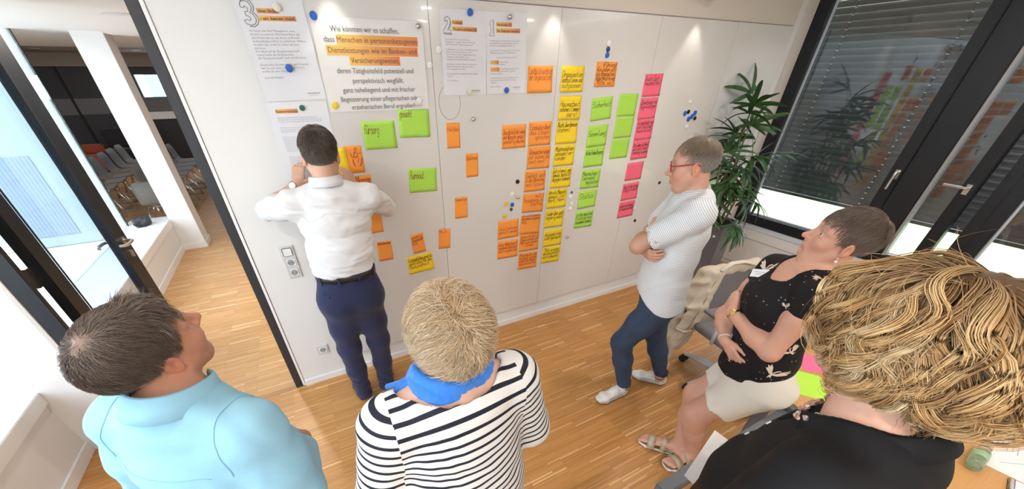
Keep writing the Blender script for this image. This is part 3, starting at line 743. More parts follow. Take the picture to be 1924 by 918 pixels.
class Sheet:
    """a printed sheet: x right, z up from its centre, tilted in the board plane"""
    def __init__(s, label, cat, x, z, w, h, ang, material, y, group=None, fold=False):
        s.t = thing('poster' if cat == 'poster' else 'printed_sheet', label, cat, (x, y, z - h / 2), 0, group)
        s.x, s.z, s.w, s.h, s.y = x, z, w, h, y
        s.c, s.s = math.cos(math.radians(ang)), math.sin(math.radians(ang))
        m = MB(); nx, nz = 18, 24; th = 0.0004; vs = []; fs = []
        rg = random.Random(int(w * 1000 + x * 100))
        s.ph = rg.uniform(0, 6); s.fold = fold
        for q in (0, 1):
            for j in range(nz + 1):
                for i in range(nx + 1): vs.append(s.P((i / nx - .5) * w, (j / nz - .5) * h, -q * th if q else 0))
        n1 = (nx + 1) * (nz + 1)
        for j in range(nz):
            for i in range(nx):
                a = j * (nx + 1) + i; f = (a, a + 1, a + nx + 2, a + nx + 1); fs.append(f); fs.append(tuple(n1 + k for k in reversed(f)))
        rim = [i for i in range(nx + 1)] + [(j + 1) * (nx + 1) - 1 for j in range(1, nz + 1)] + [nz * (nx + 1) + i for i in range(nx - 1, -1, -1)] + [j * (nx + 1) for j in range(nz - 1, 0, -1)]
        for a, b in zip(rim, rim[1:] + rim[:1]): fs.append((b, a, n1 + a, n1 + b))
        m.add(vs, fs).build('sheet', material, s.t, smooth=False)
        s.hl = MB()
    def bulge(s, X, Z):
        b = 0.002 + 0.0015 * math.sin(X / s.w * 5 + s.ph)
        if s.fold: b += 0.006 * max(0, 1 - abs(Z + 0.01) / 0.09)
        return b
    def P(s, X, Z, d=0.0): return (s.x + X * s.c - Z * s.s, s.y - s.bulge(X, Z) - d, s.z + X * s.s + Z * s.c)
    def mark(s, x0, x1, z0, z1):
        m = MB(); n = 12
        m.add([s.P(x0 + (x1 - x0) * i / n, z0 + (z1 - z0) * j / 3, .0009) for j in range(4) for i in range(n + 1)], [(j * (n + 1) + i, j * (n + 1) + i + 1, (j + 1) * (n + 1) + i + 1, (j + 1) * (n + 1) + i) for j in range(3) for i in range(n)])
        m.build('highlight', M_hl, s.t)
    def text(s, body, X, Z, size, material=None, align='LEFT', res=2, bold=0.0, spacing=1.0, wid=None, name='printed_text'):
        vs, fs = text_geo(body, size, res, align, bold, spacing)
        if not vs: return
        k = 1.0
        if wid:
            w = max(v[0] for v in vs) - min(v[0] for v in vs); k = wid / w
        MB().add([s.P(X + v[0] * k, Z + v[1], .0019) for v in vs], fs).build(name, material or K_print, s.t)
    def pen(s, polys, thick, material, name='outline_number'):
        m = MB()
        for pl in polys: m.tube([s.P(a, b, .001) for a, b in pl], thick, 4)
        m.build(name, material, s.t)

YP = YF - 0.0006
LOREM_A = "Sie haben nun dem Management einen\nAnsätze gesammelt. Wir bieten Ihnen nun\nzwei Methoden an, um diesen Stoff mehr\nund konkretere Ideen zu entwickeln. Wählen\nSie bitte aus, womit Sie lieber arbeiten\nmöchten.\nDer Blick auf die \"Reizwörtertechnik\"\nbetont mehr die Strukturierten,\ndie \"Reizworttechnik\" mehr die Kreativen.\n\nEntscheiden Sie sich einfach nach Neigung,\nfalls Sie sich nicht entscheiden können,\nwerfen Sie eine Münze.\n\nZeit: 45 Minuten"
LOREM_B = "Damit geht dieses um 1 (2) um die\nMangelsuche: es stellt, können wir für auf\ndem \"Kopfstand\" Fragen Sie sich zuerst\n\n1) Phantasieren Sie: Was, ehemalige Patienten\nArbeiter und das Gespräch von oben\ndurch? Was ist \"kalt\"? Aufgabendinge einer\nTherapie so neu auf Platz, in den\nverstärkt das keinesfalls Bezug notwendig\n\n2) Nehmen Sie Ihren \"Sinne\" zur oberen der\nPlakate Worte/Ideen abgestellt. Was ist\nder Lösung fallen hin zum?\n\nEs kann über Sie zum Haben ein Abdeck-Blatt\nbeginnen\n\nZeit: 45 Minuten"
LOREM_C = "1) Was bedeuten Sie für Andere, was braucht\ndas dringlich ein wichtiges Thema. Erstellen\nSie sich eine Zielgruppe auf Plakat, der\n\n2) Ob werden Ihr angegebenen 10-20 um die\nWirkung angesprochen Organisationen.\n\n             Fragen an Menschen notieren Sie\n\n             passende pro Blatt.\n             Abschließend?\n\nAchtsam zeigen Sie in Folge die Dimensionen\nob die jemanden interessiert. Sie fahren\nkommen einfassen?\n\n3) Was braucht es, um Ihren Zielgruppen das\nBetrachten und Ihren Bedürfnisse zutage\nreguliert?\n\nZeit: 60 Minuten"
sA = Sheet('printed instruction sheet with outlined 3 and orange heading, at the left end of the board', 'paper', .076, 2.129, .293, .420, 1.5, W_paper, YP, 'printed instruction sheets', fold=True)
three = [[(-.124, .170), (-.118, .180), (-.103, .183), (-.088, .178), (-.080, .163), (-.084, .150), (-.094, .142), (-.080, .134), (-.074, .118), (-.082, .102), (-.100, .095), (-.119, .100), (-.126, .113), (-.112, .117), (-.103, .112), (-.095, .120), (-.103, .129), (-.112, .130), (-.112, .144), (-.100, .146), (-.097, .158), (-.106, .165), (-.112, .158), (-.124, .160), (-.124, .170)],
         [(-.118, .180), (-.110, .187), (-.094, .188), (-.078, .182), (-.070, .166), (-.074, .150), (-.082, .143), (-.070, .135), (-.064, .117), (-.072, .100), (-.090, .090), (-.110, .092)]]
sA.pen(three, .0012, K_print)
sA.mark(-.062, .030, .139, .158); sA.mark(-.062, .098, .112, .131)
sA.text('Ideen finden', -.060, .143, .0175, bold=.0004, wid=.085); sA.text('- am besten viele!', -.058, .116, .0175, bold=.0004, wid=.150)
sA.text(LOREM_A, -.120, .072, .0118, K_fine, spacing=1.12, wid=.235, res=1)
sA.text('innovations', .060, -.186, .013, K_print, wid=.06, res=1, name='small_logo'); sA.text('WERKSTATT', .066, -.195, .006, K_fine, wid=.045, res=1)
sB = Sheet('printed sheet headed Reizworttechnik hanging below the sheet numbered 3', 'paper', .072, 1.702, .297, .420, -.4, W_paper, YP, 'printed instruction sheets')
sB.mark(-.112, -.004, .158, .178); sB.text('Reizworttechnik', -.110, .162, .016, bold=.0003, wid=.104)
for k, r in enumerate((3, 3, 8, 5, 6, 4)):
    z = .135 - sum((3, 3, 8, 5, 6, 4)[:k]) * .0108 - k * .014
    sB.text('\n'.join('Die Suche nach neuen Ideen wird durch andere Wörter angeregt' if (i + k) % 3 else 'Nehmen Sie jedes Wort als Bild und notieren Sie was Ihnen' for i in range(r)), -.112, z, .0098, K_fine, wid=.215, res=1, spacing=1.0)
sC = Sheet('large landscape poster with a question partly highlighted in orange', 'poster', .520, 2.062, .575, .413, -.2, W_poster, YP - .0004, None)
PL = [('Wie könnten wir es schaffen,', .150, -.026, .352), ('dass Menschen in personenbezogenen', .106, .002, .492), ('Dienstleistungen wie im Banken- und', .062, .002, .472), ('Versicherungswesen,', .019, .004, .262), ('deren Tätigkeitsfeld potentiell und', -.027, .000, .418), ('perspektivisch wegfällt,', -.072, .004, .284), ('ganz naheliegend und mit frischer', -.115, .006, .408), ('Begeisterung einen pflegerischen oder', -.158, .006, .452), ('erzieherischen Beruf ergreifen?', -.197, .014, .366)]
for body, z, x, w in PL:
    sC.text(body, x - w / 2, z, .034, K_print, res=3, wid=w)
sC.mark(-.180, .252, .096, .138); sC.mark(-.240, .248, .051, .093); sC.mark(-.134, .140, .008, .049)
sC.text('innovations', .192, -.190, .014, K_print, wid=.056, res=1, name='small_logo'); sC.text('WERKSTATT', .196, -.198, .006, K_fine, wid=.045, res=1)
sD = Sheet('printed sheet with outlined 2 and orange heading, right of the first seam', 'paper', 1.058, 2.126, .290, .412, -.3, W_paper, YP, 'printed instruction sheets', fold=True)
two = [[(-.118, .150), (-.112, .165), (-.098, .170), (-.085, .163), (-.081, .148), (-.088, .130), (-.102, .112), (-.080, .112), (-.080, .097), (-.126, .097), (-.126, .108), (-.103, .136), (-.097, .149), (-.101, .155), (-.107, .150), (-.118, .150)], [(-.080, .097), (-.074, .092), (-.120, .092), (-.126, .097)], [(-.081, .148), (-.076, .146), (-.084, .127), (-.094, .116)]]
sD.pen(two, .0012, K_print)
sD.mark(-.070, -.006, .137, .157); sD.mark(-.070, .086, .108, .129)
sD.text('Kopfstand', -.068, .141, .0165, bold=.0003, wid=.058); sD.text('Wie geht es auf keinen Fall?', -.068, .112, .0165, bold=.0003, wid=.150)
sD.text(LOREM_B, -.118, .066, .0112, K_fine, wid=.205, res=1, spacing=1.05); sD.text('innovations', .045, -.186, .013, K_print, wid=.058, res=1, name='small_logo'); sD.text('WERKSTATT', .052, -.195, .006, K_fine, wid=.045, res=1)
sE = Sheet('printed sheet with outlined 1 and orange heading, right of the sheet numbered 2', 'paper', 1.348, 2.128, .288, .412, 1.2, W_paper, YP - .0003, 'printed instruction sheets', fold=True)
one = [[(-.118, .150), (-.104, .168), (-.094, .168), (-.094, .104), (-.086, .104), (-.086, .094), (-.120, .094), (-.120, .104), (-.110, .104), (-.110, .146), (-.118, .142), (-.118, .150)], [(-.094, .168), (-.089, .165), (-.089, .104)]]
sE.pen(one, .0011, K_fine)
sE.mark(-.072, .036, .137, .158); sE.mark(-.072, .096, .108, .130)
sE.text('Personas (?)', -.070, .141, .0165, bold=.0003, wid=.100); sE.text('Die Zielgruppe verstehen', -.070, .112, .0165, bold=.0003, wid=.160)
sE.text(LOREM_C, -.118, .066, .0112, K_fine, wid=.212, res=1, spacing=1.05); sE.mark(-.119, -.060, -.047, -.028); sE.mark(-.116, -.055, -.083, -.063)
sE.text('innovations', .050, -.176, .013, K_print, wid=.056, res=1, name='small_logo'); sE.text('WERKSTATT', .056, -.185, .006, K_fine, wid=.045, res=1)
# hand drawn ring on the board
tag(MB().tube([(0.947 + .072 * math.cos(a * .21), YF - .0006, 1.883 + .094 * math.sin(a * .21)) for a in range(31)], .0013, 4).build('drawn_ring', mat('faint_marker', (.30, .30, .31), .6)), 'faint ring drawn on the board below the sheet numbered 2', 'drawing')

# ------------------------------------------------------------------ magnets
MC = {'cream': (.74, .70, .56), 'blue': (.025, .12, .50), 'navy': (.03, .05, .22), 'yellow': (.82, .58, .03), 'green': (.03, .13, .09), 'white': (.84, .83, .80), 'black': (.02, .018, .018), 'brown': (.09, .06, .05), 'clear': (.78, .77, .75), 'silver': (.60, .60, .60)}
MM = {k: mat(k + '_magnet_plastic', c, .35 if k != 'silver' else .22, .03, 30, metal=1.0 if k == 'silver' else 0.0) for k, c in MC.items()}
RX = Matrix.Rotation(math.radians(90), 4, 'X')
def magnet(x, z, d, c, label, y=None, ball=False):
    y = YF if y is None else y
    t = thing('magnet', label, 'magnet', (x, y, z), 0, 'round magnets on the whiteboard')
    M = Matrix.Translation((x, y - .0004, z)) @ RX
    r = d / 2
    if c == 'silver':
        MB().lathe([(r * .7, 0), (r * .86, .003), (r, .010), (r * .93, .016), (r * .7, .021), (r * .35, .0235), (.0005, .024)], 18, M).build('dome', MM[c], t, smooth=True)
    else:
        MB().lathe([(r * .95, 0), (r, .0015), (r, .0055), (r * .92, .0075), (r * .6, .0083), (.0005, .0085)], 20, M).build('cap', MM[c], t, smooth=False)
        MB().lathe([(r * .55, .0082), (r * .5, .0092), (.0005, .0095)], 16, M).build('raised_disc', MM[c], t)
    return t
YS = YP - .006
for x, z, d, c, lb, y in [
    (.100, 2.292, .034, 'cream', 'cream magnet on the heading of the sheet numbered 3', YS), (.254, 2.269, .036, 'blue', 'blue magnet at the upper left corner of the big poster', None), (.781, 2.247, .028, 'silver', 'silver ball magnet at the upper right corner of the big poster', YS),
    (.083, 2.057, .035, 'blue', 'blue magnet in the middle of the sheet numbered 3', YS - .006), (.262, 1.890, .034, 'yellow', 'yellow magnet at the lower left corner of the big poster', YS), (.094, 1.883, .028, 'green', 'dark green magnet above the heading Reizworttechnik', YS),
    (.747, 1.900, .034, 'white', 'white magnet at the lower right corner of the big poster', YS), (.833, 2.074, .033, 'white', 'white magnet on the first seam right of the poster', None), (.896, 2.148, .033, 'white', 'white magnet at the left edge of the sheet numbered 2', None),
    (1.101, 2.321, .036, 'blue', 'blue magnet at the top of the sheet numbered 2', YS), (1.359, 2.311, .028, 'silver', 'silver ball magnet at the top of the sheet numbered 1', YS), (1.085, 1.937, .032, 'cream', 'cream magnet at the foot of the sheet numbered 2', YS), (1.349, 1.941, .034, 'blue', 'blue magnet at the foot of the sheet numbered 1', YS),
    (1.102, 1.785, .028, 'silver', 'silver ball magnet right of the drawn ring', None), (2.171, 2.206, .036, 'white', 'white magnet, topmost of the stack of three at the top', None), (2.174, 2.171, .032, 'navy', 'navy magnet, middle of the stack of three at the top', None), (2.174, 2.138, .034, 'blue', 'blue magnet, lowest of the stack of three at the top', None),
    (1.466, 1.347, .033, 'black', 'black magnet left of the orange column', None), (1.422, 1.259, .035, 'white', 'white magnet between the black and the yellow ones', None), (1.471, 1.228, .026, 'silver', 'small silver ball magnet left of the orange column', None), (1.371, 1.188, .036, 'yellow', 'upper yellow magnet of the cluster left of the orange column', None),
    (1.425, 1.176, .034, 'blue', 'blue magnet beside the upper yellow one', None), (1.417, 1.140, .026, 'brown', 'dark brown magnet under the blue one of the cluster', None), (1.359, 1.096, .035, 'yellow', 'lower yellow magnet above the orange pair', None),
    (2.008, 1.198, .020, 'green', 'tiny dark green magnet right of the yellow column', None), (1.998, 1.166, .034, 'white', 'upper white magnet right of the yellow column', None), (2.020, 1.104, .036, 'white', 'middle white magnet right of the yellow column', None), (2.014, 1.063, .034, 'white', 'lower white magnet right of the yellow column', None),
    (2.013, .801, .026, 'silver', 'small silver ball magnet right of the lowest yellow notes', None), (2.006, .761, .032, 'clear', 'pale clear magnet under the small silver one', None), (2.855, .816, .030, 'black', 'small black magnet below the pink column', None), (3.072, 1.157, .028, 'black', 'small black magnet left of the face of the man with glasses', None), (2.822, .940, .030, 'clear', 'pale clear magnet right of the lowest pink note', None),
    (3.196, 1.823, .030, 'white', 'white magnet above the cluster of blue ones', None), (3.168, 1.736, .040, 'blue', 'blue magnet at the left of the blue cluster', None), (3.209, 1.747, .034, 'black', 'black magnet leaning on the left blue one', None), (3.237, 1.690, .042, 'blue', 'lowest blue magnet of the blue cluster', None), (3.272, 1.708, .040, 'blue', 'middle blue magnet of the blue cluster', None),
    (3.301, 1.735, .040, 'blue', 'uppermost blue magnet of the blue cluster', None), (3.320, 1.692, .034, 'black', 'black magnet at the right of the blue cluster', None), (3.243, 1.629, .036, 'white', 'white magnet below the cluster of blue ones', None)]:
    magnet(x, z, d, c, lb, y)

# ------------------------------------------------------------------ switches and sockets on the wall
W_sw = mat('white_switch_plastic', (.82, .81, .79), .3, .01); W_sf = mat('switch_frame_plastic', (.66, .655, .645), .35, .01)
t = thing('switch_panel', 'white triple frame with one switch over two sockets, near the door post', 'switch', (-.212, YB, .90))
MB().box(-.2525, -.1715, YB - .010, YB, .918, 1.142).build('frame', W_sf, t, bevel=.004)
MB().box(-.240, -.184, YB - .015, YB - .008, 1.074, 1.130).build('rocker', W_sw, t, bevel=.004)
for z in (1.030, .958):
    ins = MB().box(-.240, -.184, YB - .0125, YB - .008, z - .028, z + .028).build('socket_insert', W_sw, t, bevel=.003)
    MB().lathe([(.021, .0), (.0195, .0008), (.0005, .0008)], 20, Matrix.Translation((-.212, YB - .0125, z)) @ RX).build('cup', M_gap, ins)
    h = MB()
    for s in (-1, 1): h.lathe([(.003, 0), (.003, .0008)], 8, Matrix.Translation((-.212 + s * .0095, YB - .0138, z)) @ RX)
    h.build('contact_hole', M_rub, ins)
t = thing('wall_socket', 'single white wall socket low on the wall beside the trousers', 'socket', (-.207, YB, .253))
MB().box(-.2475, -.1665, YB - .010, YB, .253, .335).build('frame', W_sf, t, bevel=.004)
ins = MB().box(-.235, -.179, YB - .0125, YB - .008, .266, .322).build('socket_insert', W_sw, t, bevel=.003)
MB().lathe([(.021, .0), (.0195, .0008), (.0005, .0008)], 20, Matrix.Translation((-.207, YB - .0125, .294)) @ RX).build('cup', M_gap, ins)
h = MB()
for s in (-1, 1): h.lathe([(.003, 0), (.003, .0008)], 8, Matrix.Translation((-.207 + s * .0095, YB - .0138, .294)) @ RX)
h.build('contact_hole', M_rub, ins)
t = thing('wall_bracket', 'small dark metal bracket on the wall by the raised left sleeve', 'bracket', (-.245, YB, 1.36))
MB().box(-.270, -.225, YB - .012, YB, 1.355, 1.405).build('plate', M_steel, t, bevel=.003)
MB().box(-.262, -.225, YB - .020, YB - .012, 1.360, 1.395).build('catch', M_dark, t, bevel=.003)
# ------------------------------------------------------------------ implicit modelling: smooth blends of tapered limbs, meshed by surface nets
F32 = np.float32
def A3(v): return np.array(v, dtype=np.float64)
def unit(v):
    v = A3(v); return v / (np.linalg.norm(v) + 1e-12)
class Prim:
    __slots__ = ('fn', 'lo', 'hi', 'k', 'op')
    def __init__(s, fn, lo, hi, k=0.02, op='u'): s.fn, s.lo, s.hi, s.k, s.op = fn, np.array(lo), np.array(hi), k, op
def cone(a, b, ra, rb, k=0.02, op='u'):
    a, b = A3(a), A3(b); ba = b - a; L2 = ba @ ba + 1e-12; r = max(ra, rb)
    def fn(X, Y, Z):
        px, py, pz = X - F32(a[0]), Y - F32(a[1]), Z - F32(a[2])
        t = np.clip((px * F32(ba[0]) + py * F32(ba[1]) + pz * F32(ba[2])) / F32(L2), 0, 1)
        return np.sqrt((px - t * F32(ba[0])) ** 2 + (py - t * F32(ba[1])) ** 2 + (pz - t * F32(ba[2])) ** 2) - (F32(ra) + t * F32(rb - ra))
    return Prim(fn, np.minimum(a, b) - r, np.maximum(a, b) + r, k, op)
def ball(c, r, k=0.02, op='u'): return cone(c, A3(c) + (0, 0, 1e-4), r, r, k, op)
def ell(c, rad, R=None, k=0.02, op='u'):
    c = A3(c); rad = A3(rad); R = np.eye(3) if R is None else np.asarray(R, float); m = rad.max()
    def fn(X, Y, Z):
        px, py, pz = X - F32(c[0]), Y - F32(c[1]), Z - F32(c[2]); k0 = 0; k1 = 0
        for i in range(3):
            q = (px * F32(R[0, i]) + py * F32(R[1, i]) + pz * F32(R[2, i])) / F32(rad[i]); k0 = k0 + q * q; k1 = k1 + (q / F32(rad[i])) ** 2
        k0 = np.sqrt(k0); return k0 * (k0 - 1) / np.sqrt(k1 + F32(1e-9))
    return Prim(fn, c - m, c + m, k, op)
def econe(a, b, wa, wb, sa, k=0.02, op='u'):
    """elliptical tapered limb: wa=(side radius, other radius) at a, wb at b, sa = side direction"""
    a, b = A3(a), A3(b); ba = b - a; L = np.linalg.norm(ba); d = ba / L
    s = unit(A3(sa) - d * (A3(sa) @ d)); o = np.cross(d, s); m = max(*wa, *wb)
    def fn(X, Y, Z):
        px, py, pz = X - F32(a[0]), Y - F32(a[1]), Z - F32(a[2])
        ax = px * F32(d[0]) + py * F32(d[1]) + pz * F32(d[2]); t = np.clip(ax / F32(L), 0, 1); ex = ax - t * F32(L)
        qs = px * F32(s[0]) + py * F32(s[1]) + pz * F32(s[2]); qo = px * F32(o[0]) + py * F32(o[1]) + pz * F32(o[2])
        w1 = F32(wa[0]) + t * F32(wb[0] - wa[0]); w2 = F32(wa[1]) + t * F32(wb[1] - wa[1]); mn = np.minimum(w1, w2)
        r = np.sqrt((qs / w1) ** 2 + (qo / w2) ** 2 + (ex / mn) ** 2)
        g = np.sqrt((qs / w1 ** 2) ** 2 + (qo / w2 ** 2) ** 2 + (ex / mn ** 2) ** 2) + F32(1e-6)
        return r * (r - 1) / g
    return Prim(fn, np.minimum(a, b) - m, np.maximum(a, b) + m, k, op)
def plane(p, n, k=0.006):
    """keep the side the normal points away from"""
    p, n = A3(p), unit(n)
    def fn(X, Y, Z): return (X - F32(p[0])) * F32(n[0]) + (Y - F32(p[1])) * F32(n[1]) + (Z - F32(p[2])) * F32(n[2])
    return Prim(fn, [-9] * 3, [9] * 3, k, 'i')
def rbox(c, half, R, r=0.005, k=0.006, op='u'):
    c = A3(c); half = A3(half) - r; R = np.asarray(R, float); m = np.linalg.norm(half) + r
    def fn(X, Y, Z):
        px, py, pz = X - F32(c[0]), Y - F32(c[1]), Z - F32(c[2]); o = 0; mx = None
        for i in range(3):
            q = np.abs(px * F32(R[0, i]) + py * F32(R[1, i]) + pz * F32(R[2, i])) - F32(half[i])
            o = o + np.maximum(q, 0) ** 2; mx = q if mx is None else np.maximum(mx, q)
        return np.sqrt(o) + np.minimum(mx, 0) - F32(r)
    return Prim(fn, c - m, c + m, k, op)

def field(prims, lo, hi, h):
    lo, hi = A3(lo), A3(hi); n = np.ceil((hi - lo) / h).astype(int) + 1
    ax = [(lo[i] + h * np.arange(n[i])).astype(F32) for i in range(3)]
    D = np.full(n, 0.25, F32)
    for p in prims:
        pad = p.k + 3 * h
        i0 = np.maximum(0, np.floor((p.lo - pad - lo) / h).astype(int)); i1 = np.minimum(n, np.ceil((p.hi + pad - lo) / h).astype(int) + 1)
        if np.any(i1 <= i0): continue
        sl = tuple(slice(a, b) for a, b in zip(i0, i1))
        d = p.fn(ax[0][sl[0]][:, None, None], ax[1][sl[1]][None, :, None], ax[2][sl[2]][None, None, :]).astype(F32)
        s = D[sl]; k = F32(max(p.k, 1e-5))
        if p.op == 'u':
            hh = np.maximum(k - np.abs(s - d), 0) / k; D[sl] = np.minimum(s, d) - hh * hh * k * F32(0.25)
        else:
            if p.op == 's': d = -d
            hh = np.maximum(k - np.abs(s - d), 0) / k; D[sl] = np.maximum(s, d) + hh * hh * k * F32(0.25)
    return D, lo, ax

def nets(D, lo, h):
    s = D < 0
    cnt = np.zeros(tuple(np.array(D.shape) - 1), np.int8)
    for i in (0, 1):
        for j in (0, 1):
            for k in (0, 1): cnt += s[i:i + cnt.shape[0], j:j + cnt.shape[1], k:k + cnt.shape[2]]
    act = (cnt > 0) & (cnt < 8)
    I, J, K = np.nonzero(act); n = len(I)
    idx = np.full(cnt.shape, -1, np.int32); idx[I, J, K] = np.arange(n, dtype=np.int32)
    C = {}
    for i in (0, 1):
        for j in (0, 1):
            for k in (0, 1): C[i, j, k] = D[I + i, J + j, K + k]
    P = np.zeros((n, 3)); W = np.zeros(n)
    for a in range(3):
        for u in (0, 1):
            for v in (0, 1):
                c0 = [0, 0, 0]; o = [x for x in range(3) if x != a]; c0[o[0]] = u; c0[o[1]] = v; c1 = list(c0); c1[a] = 1
                d0, d1 = C[tuple(c0)], C[tuple(c1)]; m = (d0 < 0) != (d1 < 0)
                t = np.where(m, d0 / np.where(m, d0 - d1, 1), 0)
                pt = np.zeros((n, 3)); pt[:, o[0]] = u; pt[:, o[1]] = v; pt[:, a] = t
                P += pt * m[:, None]; W += m
    V = (P / W[:, None] + np.stack([I, J, K], 1)) * h + lo
    Fs = []
    for a in range(3):
        b, c = (a + 1) % 3, (a + 2) % 3
        sl0 = [slice(None)] * 3; sl1 = [slice(None)] * 3
        sl0[a] = slice(0, -1); sl1[a] = slice(1, None)
        for x in (b, c): sl0[x] = slice(1, -1); sl1[x] = slice(1, -1)
        s0, s1 = s[tuple(sl0)], s[tuple(sl1)]
        for want, flip in ((s0 & ~s1, False), (~s0 & s1, True)):
            E = np.array(np.nonzero(want))
            if E.shape[1] == 0: continue
            E[b] += 1; E[c] += 1
            def g(db, dc):
                q = [E[0].copy(), E[1].copy(), E[2].copy()]; q[b] -= db; q[c] -= dc; return idx[q[0], q[1], q[2]]
            Q = np.stack([g(1, 1), g(0, 1), g(0, 0), g(1, 0)], 1)
            Fs.append(Q[:, ::-1] if flip else Q)
    Fq = np.concatenate(Fs); Fq = Fq[(Fq >= 0).all(1)]
    return V, Fq

def bounds(prims, pad=0.03):
    u = [p for p in prims if p.op == 'u']
    return np.min([p.lo for p in u], 0) - pad, np.max([p.hi for p in u], 0) + pad

def wrinkle(seed, amp, wl, axis=None, n=5, warp=0.5, sharp=1.0):
    """cloth folds: a few warped sine sheets; axis = direction ACROSS which folds repeat"""
    rg = np.random.RandomState(seed); W = []
    for i in range(n):
        d = rg.normal(size=3)
        if axis is not None: d = unit(A3(axis) + 0.55 * d)
        W.append((unit(d) * 2 * np.pi / (wl * rg.uniform(.6, 1.6)), rg.uniform(0, 6.28), unit(rg.normal(size=3)) * 2 * np.pi / (wl * rg.uniform(1.5, 3)), rg.uniform(0, 6.28), amp * rg.uniform(.5, 1)))
    def f(P):
        o = np.zeros(len(P))
        for k, ph, k2, ph2, a in W:
            s = np.sin(P @ k + ph + 1.6 * warp * np.sin(P @ k2 + ph2)); m = 0.5 + 0.5 * np.sin(P @ k2 * 0.7 + ph)
            o += a * m * np.sign(s) * np.abs(s) ** sharp
        return o / math.sqrt(n)
    return f

def solid(prims, h, lo=None, hi=None, noise=None, pad=0.02):
    if lo is None: lo, hi = bounds(prims, pad)
    D, lo, ax = field(prims, lo, hi, h)
    if noise is not None:
        I, J, K = np.nonzero(np.abs(D) < 4 * h + 0.008)
        P = np.stack([ax[0][I], ax[1][J], ax[2][K]], 1).astype(np.float64)
        D[I, J, K] += noise(P).astype(F32)
    return nets(D, lo, h)

def inside(V, boxes):
    m = np.zeros(len(V), bool)
    for c, R, half in boxes:
        q = (V - A3(c)) @ np.asarray(R); m |= (np.abs(q) < A3(half)).all(1)
    return m

def cut_faces(V, Fq, drop):
    k = ~drop[Fq].all(1); Fq = Fq[k]; used = np.unique(Fq); mp = np.full(len(V), -1); mp[used] = np.arange(len(used))
    return V[used], mp[Fq]

def join(parts):
    V = []; Fq = []; o = 0
    for v, f in parts: V.append(v); Fq.append(f + o); o += len(v)
    return np.concatenate(V), np.concatenate(Fq)

# ------------------------------------------------------------------ anatomy
def head_mat(yaw, pitch, roll):
    y, p, r = map(math.radians, (yaw, pitch, roll))
    f = A3([math.cos(y) * math.cos(p), math.sin(y) * math.cos(p), math.sin(p)])
    rt = unit(np.cross(f, [0, 0, 1])); u = np.cross(rt, f)
    return np.stack([f, rt * math.cos(r) + u * math.sin(r), -rt * math.sin(r) + u * math.cos(r)], 1)   # columns: forward, right, up

